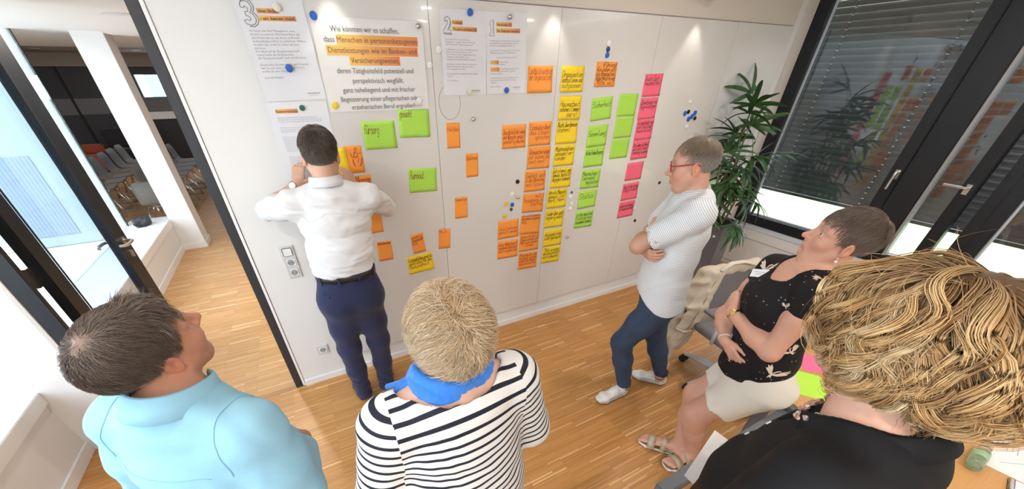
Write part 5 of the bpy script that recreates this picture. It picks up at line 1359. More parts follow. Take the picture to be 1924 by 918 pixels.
# ================================================================== woman in the striped shirt (centre foreground)
def woman_striped():
    t = thing('person', 'woman with short blond hair, blue scarf and striped shirt, seen from behind', 'person', (.21, .63, 0), 0, None)
    fw, rt = V2(91); H = Head((.221, .668, 1.496), 92, 8, 0, .97)
    C = lambda z, f=0.0: A3([.207, .622, z + .010]) + fw * f
    shL, shR = C(1.310) - rt * .172, C(1.310) + rt * .178
    elL, elR = C(1.03, .0) - rt * .245, C(1.035, .02) + rt * .262
    wrL, wrR = C(1.02, .235) - rt * .0, C(1.00, .20) + rt * .10
    secs = [(C(1.375, .015), .080, .066, rt), (C(1.325), .150, .090, rt), (C(1.22, .015), .178, .125, rt), (C(1.08, .02), .180, .145, rt), (C(.95, .0), .190, .150, rt), (C(.80, -.01), .205, .150, rt)]
    body = torso(secs) + [cone(H.w(-.022, 0, -.055), C(1.385, .02), .056, .064, .03), cone(C(1.37, -.015), shL, .050, .055, .04), cone(C(1.37, -.015), shR, .050, .055, .04)]
    for a, b, c in ((shL, elL, wrL), (shR, elR, wrR)): body += limb(a, b, c, (.055, .052, .040, .040, .027))
    hands = []
    for wr, d, sd in ((wrL, rt, -1), (wrR, -rt, 1)):
        f = unit(d + fw * .1); hp = hand_prims(wr, f, unit(-fw), sd, (25, 35, 20), sc=.92); hands.append((hp, (A3(wr) + f * .09, np.eye(3), (.12, .12, .10))))
    body_obj(t, body, .008, H, hands, lambda V: H.tint(V, (.66, .40, .30), (.55, .22, .19), (.30, .22, .14), .1))
    M_st = striped('navy_striped_jersey', (.80, .79, .78), (.020, .022, .035), .0262, .32)
    tor = torso(secs, .016, .035); arms = []
    for a, b, c in ((shL, elL, wrL), (shR, elR, wrR)): arms += [cone(a, b, .078, .070, .03), cone(b, b + (c - b) * .42, .070, .058, .03)]
    sh = tor + [cone(C(1.355, -.015), shL, .060, .068, .04), cone(C(1.355, -.015), shR, .060, .068, .04)] + arms
    sh += [econe(C(1.36, .02) - rt * .085, C(1.36, .02) + rt * .085, (.074, .060), (.074, .060), (0, 0, 1), .012, 's'), cone(C(1.40, .05), C(1.46, .06), .14, .16, .01, 's'), plane((0, 0, .80), (0, 0, -1), .004)]
    def at(V, Fq):
        ph = np.arctan2(V[:, 2] - 1.235, -(V[:, 1] - .625)); ph = np.minimum(ph, np.pi - ph)      # over the shoulder the stripes follow the arc
        st = np.where(V[:, 2] > 1.235, 1.235 + .118 * ph, V[:, 2]) + .008 * np.sin(V[:, 0] * 9)
        cor = st[Fq]; cen = V[Fq].mean(1)      # the sleeve seam is cut face by face
        for a, b, c in ((shL, elL, wrL), (shR, elR, wrR)):
            s, _ = arm_coord(V, a, b, c); _, d = arm_coord(cen, a, b, c); q = (cen - C(0)) @ rt
            use = (np.abs(q) > .172 + .10 * np.clip(1.24 - cen[:, 2], 0, 1)) & (np.sign(q) == np.sign((A3(a) - C(0)) @ rt)) & (d < .095); cor = np.where(use[:, None], (-s * .86 + .006)[Fq], cor)
        return {'stripe': (cor + 5.0).ravel()}
    cloth(t, 'striped_shirt', sh, .0058, M_st, wrinkle(11, .0030, .085, (.5, .1, .8), 6, .8), at)
    # white neckband
    nb_ = MB(); pts = []
    for k in range(41):
        a = 2 * math.pi * k / 40; x = .148 * math.cos(a); y = .084 * math.sin(a)
        pts.append(C(1.372 - .028 * (x / .148) ** 2 * .4 - .050 * max(0, math.sin(a)) - .010 * max(0, -math.sin(a)), .018) + rt * x + fw * y * (1.0 if y > 0 else 1.05))
    nb_.tube(pts, .0120, 8, flat=.55); nb_.build('neckband', M_white_shirt, t, smooth=True)
    # scarf: twisted folds round the neck, end tucked to the left
    sc = []
    for j, (r0, z0, rr) in enumerate(((.081, 1.414, .0150), (.089, 1.398, .0165), (.075, 1.430, .0120))):
        prev = None
        for k in range(33):
            a = 2 * math.pi * k / 32; rad = r0 * (1 + .03 * math.sin(3 * a + j * 2)); p = C(z0 - .048 * max(0, math.sin(a)) + .007 * math.sin(2 * a + j * 1.7), .026) + rt * math.cos(a) * rad * 1.08 + fw * math.sin(a) * rad
            if prev is not None: sc.append(cone(prev, p, rr * (1 + .22 * math.sin(3 * a + j * 2)), rr * (1 + .22 * math.sin(3 * a + .6 + j * 2)), .006))
            prev = p
    e0 = C(1.392, .02) - rt * .078
    for j in range(4):
        o_ = fw * (.016 * j - .02)
        m0 = e0 + o_ * 1.2 - rt * .035 - A3([0, 0, .016]); sc += [cone(e0 + o_, m0, .012, .012, .006), cone(m0, m0 + o_ * .6 - rt * (.020 + .006 * j) - A3([0, 0, .022]) + fw * .015, .012, .007, .006)]
    cloth(t, 'blue_scarf', sc, .0030, M_scarf, wrinkle(8, .0014, .016, (.1, .2, 1), 5, .9))
    tr = [econe(C(.84), C(.74), (.21, .15), (.20, .15), rt, .03)]
    for q in (-1, 1):
        a = C(.78) + rt * q * .095; k = C(.43, .02) + rt * q * .10; n_ = C(.09) + rt * q * .10
        tr += [cone(a, k, .105, .075, .05), cone(k, n_, .075, .055, .04)]
        shoe(t, n_ - fw * .06 - A3([0, 0, .09]), n_ + fw * .18 - A3([0, 0, .09]), n_, 'shoe', M_leather, M_rub, h=.005)
    cloth(t, 'trousers', tr + [plane((0, 0, .06), (0, 0, -1), .004)], .010, fabric('faded_blue_trousers', (.16, .22, .30)))
    mask = lambda q: scalp_mask(q, .080, .020, -.130, -.030, -.020)
    pal = mixcols([(.68, .50, .31), (.58, .41, .24), (.78, .63, .44), (.44, .30, .17), (.84, .74, .58)], [4, 3, 3, 1.4, 1.6])
    fl = whorl((-.040, 0, .135), .75, .0)
    def fl2(q):
        v = fl(q); v[:, 1] += .25 * np.sign(q[:, 1]) * (q[:, 2] > .08) + .35 * np.sin(q[:, 2] * 95 + q[:, 0] * 40); v[:, 0] += .35 * np.sin(q[:, 1] * 100 + q[:, 2] * 30); return v
    ln = lambda q: np.where(q[:, 2] > .03, .080, np.where(q[:, 2] < -.04, .050, .058)); lf = lambda q: np.where(q[:, 2] > .02, .032, np.where(q[:, 2] < -.04, .018, .027)) + .006 * np.sin(q[:, 1] * 120) * np.sin(q[:, 2] * 100)
    s1 = short_hair(H, 15, 14000, ln, lf, fl2, pal, mask, .00075, 8, .36); s2 = short_hair(H, 16, 2600, .050, .036, fl2, pal, mask, .0006, 7, .75, outw=.10)
    s3 = short_hair(H, 19, 3600, .060, .036, fl2, pal, lambda q: mask(q) & (q[:, 2] > .085), .00075, 7, .8, outw=.03)
    def pat(V):
        q = H.local(V); return .0022 * np.sin(q[:, 1] * 160 + 6 * np.sin(q[:, 2] * 45)) + .002 * np.sin(q[:, 2] * 120 + q[:, 1] * 70)
    Vc, Fc = solid([ell(H.w(*EC), (ER + .014) * H.sc, H.M, .005), ell(H.w(-.045, 0, .010), A3([.078, .088, .085]) * H.sc, H.M, .03), ell(H.w(-.058, 0, -.060), A3([.046, .064, .062]) * H.sc, H.M, .03)], .004, noise=pat)
    q = H.local(Vc); keep = mask(q); Fc = Fc[keep[Fc].any(1)]; us = np.unique(Fc); mp = np.full(len(Vc), -1); mp[us] = np.arange(len(us))
    s4 = short_hair(H, 23, 1500, .075, .034, lambda q: np.tile(A3([.9, .25, .0]), (len(q), 1)) + .3 * np.sin(q * 90), pal, lambda q: (q[:, 2] > .095) & (q[:, 0] < -.01) & (q[:, 0] > -.085), .00075, 8, .45)
    hair_obj(t, H, [s1, s2, s3, s4], lambda q: np.tile(A3([.42, .29, .17]), (len(q), 1)), (Vc[us], mp[Fc]))
    return t
woman_striped()

# ================================================================== woman in black with curly hair (right foreground)
def woman_curly():
    t = thing('person', 'woman with big curly blond hair and black blouse, seen from behind at the right', 'person', (.87, .06, 0), 0, None)
    fw, rt = V2(92); H = Head((.892, .096, 1.645), 95, 6, 0, 1.0)
    C = lambda z, f=0.0: A3([.868, .050, z]) + fw * f
    shL, shR = C(1.405) - rt * .175, C(1.40) + rt * .175
    elL, elR = C(1.13, .06) - rt * .240, C(1.12, -.03) + rt * .235
    wrL, wrR = C(.90, .10) - rt * .19, C(.90, .04) + rt * .23
    secs = [(C(1.470, .004), .078, .060, rt), (C(1.415, -.008), .148, .080, rt), (C(1.30, .008), .180, .116, rt), (C(1.14, .032), .182, .148, rt), (C(.98, .030), .19, .150, rt), (C(.84, -.01), .20, .145, rt)]
    body = torso(secs) + [cone(H.w(-.022, 0, -.055), C(1.48, .02), .055, .064, .03), cone(C(1.465, -.015), shL, .048, .055, .04), cone(C(1.465, -.015), shR, .048, .055, .04)]
    for a, b, c in ((shL, elL, wrL), (shR, elR, wrR)): body += limb(a, b, c, (.055, .050, .040, .040, .027))
    hands = []
    for wr, el, sd in ((wrL, elL, -1), (wrR, elR, 1)):
        f = unit(A3(wr) - A3(el) + A3([0, 0, .05])); hp = hand_prims(wr, f, A3([0, 0, -1]) - rt * sd * .5, sd, (40, 55, 30), sc=.92); hands.append((hp, (A3(wr) + f * .08, np.eye(3), (.11, .12, .10))))
    body_obj(t, body, .008, H, hands, lambda V: H.tint(V, (.66, .38, .28), (.55, .20, .18), (.28, .18, .10), .12))
    sh = torso(secs, .016, .035) + [cone(C(1.455, -.015), shL, .058, .068, .04), cone(C(1.455, -.015), shR, .058, .068, .04)]
    for a, b, c in ((shL, elL, wrL), (shR, elR, wrR)): sh += [cone(a, b, .078, .068, .035), cone(b, b + (c - b) * .85, .066, .048, .03)]
    sh += [cone(C(1.50, .03), C(1.58, .04), .078, .10, .01, 's'), econe(C(1.50, .07), C(1.36, .125), (.055, .05), (.006, .03), rt, .01, 's'), plane((0, 0, .82), (0, 0, -1), .004)]
    blouse = cloth(t, 'blouse', sh, .0062, M_blackcloth, wrinkle(21, .0035, .11, (.4, .2, .8), 6, .8))
    collar(t, C(1.470, .020), fw, rt, A3([0, 0, 1]) + fw * .35, .088, .092, .030, .036, M_blackcloth, gap=75, tip=.045, lean=.035)
    def disc(c, n, r, m, nm, thick=.003):
        n = unit(n); R = Vector((0, 0, 1)).rotation_difference(Vector(n)).to_matrix().to_4x4(); return MB().lathe([(r * .9, 0), (r, thick * .4), (r * .85, thick), (r * .4, thick * .8), (.0004, thick * .8)], 16, Matrix.Translation(c) @ R).build(nm, m, t, smooth=True)
    M_but = mat('pearl_button', (.72, .74, .68), .3, .03); tree = surf_tree(blouse)
    def on(p, e):
        h, n, _, _ = tree.find_nearest(Vector(p)); return A3(h + n * e), A3(n)
    for p, r in ((C(1.445, .075) - rt * .040, .0080), (C(1.345, .14) - rt * .02, .0072), (C(1.26, .17), .0072), (C(1.17, .20), .0072)):
        h, n = on(p, .0010); disc(h, n, r, M_but, 'button')
    # chunky glittering necklace
    nk = MB(); rg = random.Random(4)
    for k in range(64):
        a = -1.25 + 2.5 * k / 63; p = C(1.462 - .052 * max(0, math.cos(a)) ** 2 + rg.uniform(-.008, .008), .045 + .070 * math.cos(a) ** 2) + rt * (.078 * math.sin(a) + rg.uniform(-.005, .005))
        h, n = on(p, rg.uniform(.002, .008)); r = rg.uniform(.004, .0085)
        nk.lathe([(.0004, -r), (r * .8, -r * .3), (r, r * .1), (r * .5, r * .8), (.0004, r)], 6, Matrix.Translation(h) @ Euler((rg.uniform(0, 3), rg.uniform(0, 3), 0)).to_matrix().to_4x4())
    nk.build('necklace', mat('rose_crystal', (.75, .55, .50), .12, .3, 90, metal=.8), t)['kind'] = 'stuff'
    tr = [econe(C(.88), C(.78), (.20, .145), (.20, .145), rt, .03)]
    for q in (-1, 1):
        a = C(.82) + rt * q * .095; k = C(.46, .02) + rt * q * .10; n_ = C(.09) + rt * q * .10
        tr += [cone(a, k, .105, .075, .05), cone(k, n_, .075, .055, .04)]
        shoe(t, n_ - fw * .06 - A3([0, 0, .09]), n_ + fw * .18 - A3([0, 0, .09]), n_, 'shoe', M_leather, M_rub, h=.005)
    cloth(t, 'trousers', tr + [plane((0, 0, .06), (0, 0, -1), .004)], .010, M_grey_trouser)
    # ---- curls: locks of strands that leave the crown, swell out and spiral at their ends
    rg = np.random.RandomState(77); nl, per, m = 470, 28, 34
    d = rg.normal(size=(nl * 6, 3)); d /= np.linalg.norm(d, axis=1)[:, None]; q = EC + d * ER; q = q[scalp_mask(q, .078, .02, -.07, -.02)]
    w = rg.uniform(size=len(q)) < np.where(q[:, 2] > .02, 1.0, .55); q = q[w][:nl]; nl = len(q)
    part = A3([-.015, .012, .13]); tt = np.linspace(0, 1, m)
    Lk = np.where(q[:, 2] > .06, rg.uniform(.20, .29, nl), rg.uniform(.12, .20, nl)); ph = 2.6 * np.sin(q @ A3([38, 22, 10]) + .5) + 2.4 * np.sin(q @ A3([-15, 40, 26])) + rg.normal(size=nl) * 1.1; amp = rg.uniform(.009, .021, nl); freq = rg.uniform(1.7, 2.8, nl) * Lk / .2; vol = np.where(q[:, 2] > .05, rg.uniform(.030, .062, nl), rg.uniform(.022, .048, nl)); hand_ = np.where(np.sin(q @ A3([20, 33, -12]) + rg.normal(size=nl) * .4) > 0, 1, -1); fr_ = np.clip((q[:, 0] - .01) / .06, 0, 1); Lk = Lk * (1 - .30 * fr_); vol = vol * (1 - .25 * fr_) * np.where(q[:, 1] < 0, .85, 1.0)
    P = np.empty((nl, m, 3)); U = np.empty((nl, m, 3)); Bn = np.empty((nl, m, 3)); p = q.copy(); free = np.zeros(nl, bool); step = (Lk / (m - 1))[:, None]
    for i in range(m):
        t_ = tt[i]
        v = p - part; v /= np.linalg.norm(v, axis=1)[:, None] + 1e-6; v = v * (1.0 - .5 * t_) + A3([0, 0, -.50 - .5 * t_]); v[:, 0] -= .62 * (1 - np.clip((q[:, 0] - .005) / .05, 0, 1)); v[:, 1] += .30 * np.sin(p @ A3([30, 0, 34]) + 1.0) + .15 * np.sin(ph); _, nn = on_skull(p, np.zeros(nl)); v -= nn * (v * nn).sum(1)[:, None] * .95
        v /= np.linalg.norm(v, axis=1)[:, None] + 1e-6
        hgt = .006 + vol * np.sin(np.clip(t_ * 1.5, 0, 1) * 1.57) + .012 * t_
        if i: p = np.where(free[:, None], p, on_skull(p + v * step, np.zeros(nl))[0])
        pp, nn = on_skull(p, hgt)
        if i:
            pv = P[:, i - 1] - P[:, max(i - 2, 0)]; pv /= np.linalg.norm(pv, axis=1)[:, None] + 1e-6; fd = pv * .82 + A3([-.04, 0, -.20]); fd[:, 1] += .10 * np.sin(ph * 2 + i * .5); fd /= np.linalg.norm(fd, axis=1)[:, None]
            pp = np.where(free[:, None], P[:, i - 1] + fd * step, pp)
        P[:, i] = pp; free |= p[:, 2] < -.040
        tg = P[:, i] - P[:, max(i - 1, 0)] if i else v; tg = tg / (np.linalg.norm(tg, axis=1)[:, None] + 1e-6)
        b = np.cross(tg, nn); b /= np.linalg.norm(b, axis=1)[:, None] + 1e-6; U[:, i] = nn; Bn[:, i] = b
    env = np.clip(tt * 2.2, 0, 1)[None]; ang = ph[:, None] + hand_[:, None] * 2 * np.pi * freq[:, None] * tt[None] ** 1.15
    a_ = amp[:, None] * env * (1 + .9 * np.clip(tt - .6, 0, 1)[None] * 2)
    P = P + Bn * (np.sin(ang) * a_)[..., None] + U * (.6 * np.cos(ang) * a_)[..., None]
    # strands around each lock axis
    ra = rg.uniform(0, 6.28, (nl, per)); rr = np.sqrt(rg.uniform(size=(nl, per))) * rg.uniform(.0045, .0095, (nl, 1)); tw = rg.uniform(-.8, .8, (nl, per))
    prof = (.35 + .9 * np.sin(np.clip(tt * 1.25, 0, 1) * 2.6) + .12)
    S = np.empty((nl, per, m, 3))
    for j in range(per):
        A = ra[:, j, None] + tw[:, j, None] * tt[None] * 2; R_ = rr[:, j, None] * prof[None]
        S[:, j] = P + Bn * (np.cos(A) * R_)[..., None] + U * (np.sin(A) * R_)[..., None] + rg.normal(size=(nl, 1, 3)) * .0012 * tt[None, :, None] + (rg.normal(size=(nl, 1, 3)) * .007 * (tt[None, :, None] ** 3))
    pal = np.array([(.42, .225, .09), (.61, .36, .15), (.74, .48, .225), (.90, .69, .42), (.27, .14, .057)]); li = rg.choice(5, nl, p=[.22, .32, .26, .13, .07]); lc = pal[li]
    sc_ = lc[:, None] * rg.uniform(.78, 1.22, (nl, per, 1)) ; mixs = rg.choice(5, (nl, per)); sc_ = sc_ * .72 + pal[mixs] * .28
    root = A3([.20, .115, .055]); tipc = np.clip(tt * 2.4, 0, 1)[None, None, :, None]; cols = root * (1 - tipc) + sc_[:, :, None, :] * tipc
    S = S.reshape(-1, m, 3); cols = cols.reshape(-1, m, 3); ns = len(S)
    rad = (.00085 * rg.uniform(.7, 1.3, ns))[:, None] * (1 - .7 * tt ** 3)[None]
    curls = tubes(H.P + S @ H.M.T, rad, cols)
    pal2 = mixcols([(.55, .36, .18), (.70, .52, .30), (.40, .24, .11)], [3, 2, 2])
    fly = short_hair(H, 33, 420, .14, .05, whorl((-.02, .01, .13), .3), pal2, lambda q: q[:, 2] > .03, .0005, 10, .6, outw=.22)
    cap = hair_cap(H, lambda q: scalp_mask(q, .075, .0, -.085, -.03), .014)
    hair_obj(t, H, [curls, fly], lambda q: np.tile(A3([.10, .055, .025]), (len(q), 1)), cap, 'curly_hair')  # cap colour darkened to paint the shade between the locks
    return t
woman_curly()
# ================================================================== man at the whiteboard
def man_board():
    t = thing('person', 'man in white shirt and navy trousers at the whiteboard, arms raised', 'person', (.08, 2.08, 0), 0, None)
    fw, rt = V2(90); H = Head((.107, 2.085, 1.694), 84, -9, 0, 1.0)
    shL, shR = (-.088, 2.075, 1.482), (.292, 2.075, 1.474)
    elL, elR = (-.222, 2.315, 1.405), (.428, 2.315, 1.330)
    wrL, wrR = (-.036, 2.312, 1.524), (.262, 2.322, 1.475)
    P_ = lambda x, y, z: A3([x, y, z])
    secs = [(P_(.097, 2.06, 1.540), .080, .062, rt), (P_(.100, 2.07, 1.490), .150, .088, rt), (P_(.101, 2.075, 1.38), .168, .118, rt), (P_(.096, 2.065, 1.24), .155, .112, rt), (P_(.083, 2.05, 1.10), .150, .108, rt), (P_(.078, 2.05, .97), .160, .112, rt)]
    body = torso(secs) + [cone(H.w(-.022, 0, -.055), (.096, 2.065, 1.545), .056, .062, .03)]
    for a, b, c in ((shL, elL, wrL), (shR, elR, wrR)): body += limb(a, b, c, (.052, .048, .040, .041, .027))
    hL = hand_prims(wrL, (.30, .35, .9), (.55, .8, -.25), -1, sc=.98, curls=[(25, 35, 20), (30, 35, 20), (30, 40, 25), (30, 40, 25)], thumb=(.55, .75, .45))
    hR = hand_prims(wrR, (-.25, .35, .88), (-.55, .8, -.2), 1, sc=.98, curls=[(20, 30, 20), (28, 35, 20), (32, 40, 25), (35, 40, 25)], thumb=(.6, .7, .45))
    hands = [(hL, (A3(wrL) + A3([.03, .04, .08]), np.eye(3), (.10, .075, .115))), (hR, (A3(wrR) + A3([-.03, .04, .08]), np.eye(3), (.10, .075, .115)))]
    b = body_obj(t, body, .007, H, hands, lambda V: H.tint(V, (.62, .36, .26), (.52, .22, .18), (.09, .06, .05), .2, .3), hh=.003)
    sh = torso(secs[1:-1], .013, .035) + [econe((.09, 2.05, 1.20), (.084, 2.048, 1.125), (.176, .136), (.170, .127), rt, .04)]
    sh += [cone((.097, 2.050, 1.498), shL, .060, .062, .05), cone((.097, 2.050, 1.498), shR, .060, .062, .05), cone((.098, 2.058, 1.50), (.099, 2.062, 1.545), .074, .062, .03)]
    for a, e, c, k in ((shL, elL, wrL, .22), (shR, elR, wrR, .18)):
        a, e, c = A3(a), A3(e), A3(c); sh += [cone(a, a + (e - a) * .5, .068, .062, .04), cone(a + (e - a) * .5, e, .062, .054, .04), cone(e, e + (c - e) * k, .054, .050, .02)]
    sh += [plane((.083, 2.05, 1.108), (.05, .08, -1), .004)]
    shirt_o = cloth(t, 'shirt', sh, .0052, M_white_shirt, wrinkle(31, .0062, .062, (.35, .2, .85), 7, 1.0, .75))
    for el, wr, k in ((elL, wrL, .24), (elR, wrR, .20)):
        el, wr = A3(el), A3(wr); d = unit(wr - el)
        ring_band(t, 'rolled_cuff', el + (wr - el) * k, d, .0500, .0500, (0, 0, 1), .030, .005, M_white_shirt)
    collar(t, (.100, 2.064, 1.552), fw, rt, A3([0, 0, 1]) + fw * .10, .066, .064, .054, .044, M_white_shirt, gap=40, tip=.02, lean=.02)
    tree = surf_tree(shirt_o); on = lambda p: (lambda h, n, i, d: h + n * .0004)(*tree.find_nearest(Vector(p)))
    ym = MB(); ym.tube([on((x, 1.92, 1.445 + .012 * math.cos((x - .1) * 12))) for x in np.linspace(-.085, .285, 26)], .0011, 4); ym.build('yoke_seam', mat('white_seam', (.62, .62, .63), .8), t)
    tr = [econe((.082, 2.05, 1.10), (.078, 2.05, .93), (.160, .120), (.172, .124), rt, .05), econe((.078, 2.05, .93), (.076, 2.05, .80), (.172, .122), (.130, .090), rt, .07)]
    for q, kn, an in ((-1, (-.018, 2.065, .52), (-.008, 2.10, .085)), (1, (.176, 2.07, .52), (.165, 2.112, .085))):
        hp = A3([.076 + q * .084, 2.05, .87]); kn, an = A3(kn), A3(an)
        tr += [cone(hp, hp + (kn - hp) * .5, .092, .082, .07), cone(hp + (kn - hp) * .5, kn, .082, .070, .05), cone(kn, kn + (an - kn) * .5, .070, .064, .04), econe(kn + (an - kn) * .5, an + A3([0, 0, -.03]), (.062, .064), (.056, .068), rt, .03)]
        tr.append(ell(hp + A3([0, -.050, .045]), (.075, .070, .085), None, .07))
    tr += [plane((.08, 2.05, 1.094), (.03, .06, 1), .003), plane((0, 0, .035), (0, 0, -1), .004)]
    cloth(t, 'trousers', tr, .0065, M_navy, lambda V, w1=wrinkle(41, .0022, .11, (.9, .3, .35), 5, .8), w2=wrinkle(43, .0065, .07, (.2, .3, 1), 4, .9): w1(V) + w2(V) * np.clip((.34 - V[:, 2]) / .22, 0, 1))
    belt = ring_band(t, 'belt', (.082, 2.05, 1.076), (.03, .06, 1), .1640, .1240, rt, .036, .005, M_leather)
    for a in (-2.6, -1.9, -1.25, -.55):
        d = Vector((math.cos(a) * .171, math.sin(a) * .131, 0)); M = Matrix.Translation(Vector((.082, 2.05, 1.077)) + d) @ Matrix.Rotation(math.atan2(math.sin(a) / .134, math.cos(a) / .176), 4, 'Z')
        MB().box(-.002, .002, -.006, .006, -.026, .024, M).build('belt_loop', M_navy, t)
    pk = MB(); pk.tube([(-.072, 1.953, 1.008), (-.012, 1.928, 1.000)], .0016, 4); pk.tube([(.165, 1.926, .998), (.232, 1.955, 1.004)], .0016, 4)
    pk.build('pocket_welt', mat('navy_welt', (.012, .015, .045), .8), t)
    MB().lathe([(.006, 0), (.0062, .002), (.0004, .003)], 12, Matrix.Translation((-.040, 1.936, .990)) @ RX).build('pocket_button', M_rub, t)
    shoe(t, (-.008, 2.040, 0), (-.045, 2.325, 0), None, 'shoe', M_leather, M_rub); shoe(t, (.155, 2.055, 0), (.215, 2.335, 0), None, 'shoe', M_leather, M_rub)
    # wrist watch on the left wrist
    d = unit(A3(wrL) - A3(elL)); wc = A3(wrL) - d * .02
    wt = ring_band(t, 'watch_strap', wc, d, .0305, .0305, (0, 0, 1), .018, .003, M_leather)
    out = unit(A3([-.45, -.85, .35]) - d * (A3([-.45, -.85, .35]) @ d)); R = Vector((0, 0, 1)).rotation_difference(Vector(out)).to_matrix().to_4x4(); M = Matrix.Translation(wc + out * .0315) @ R
    MB().lathe([(.017, 0), (.018, .002), (.018, .006), (.016, .0075), (.0004, .0075)], 24, M).build('watch_case', M_steel, wt, smooth=False); MB().lathe([(.0150, .0076), (.0004, .0078)], 24, M).build('watch_face', mat('watch_dial', (.85, .85, .85), .3), wt)
    def mask(q): return scalp_mask(q, .078, .034, -.112, .0, .030)
    def colf(q, rg):
        g = np.clip((.045 - q[:, 2]) / .11, 0, 1) * .55 + .12 * (rg.uniform(size=len(q)) < .3); base = np.where(rg.uniform(size=len(q))[:, None] < .5, A3([.075, .053, .042]), A3([.15, .11, .085])); gr = A3([.33, .31, .30])
        return (base * (1 - g[:, None]) + gr * g[:, None]) * rg.uniform(.75, 1.35, (len(q), 1))
    ln = lambda q: np.where(q[:, 2] < .0, .016, np.where(q[:, 2] > .08, .045, .03)); lf = lambda q: np.where(q[:, 2] < .0, .006, np.where(q[:, 2] > .08, .018, .012))
    s1 = short_hair(H, 51, 8000, ln, lf, whorl((-.055, .012, .118), .5, .1), colf, mask, .0008, 5, .5)
    hair_obj(t, H, [s1], lambda q: np.where(q[:, 2:3] < -.03, A3([.13, .12, .11]), A3([.070, .052, .042])), hair_cap(H, mask, .005))
    return t
man_board()
card(.168, 1.600, .200, .150, 1.5, 'Y', None, 'k', 'yellow note held against the board by the man in the white shirt', 'notes around the man at the board', curl=.004, yface=2.424)

M_lace = mat('pale_laces', (.46, .45, .43), .7)
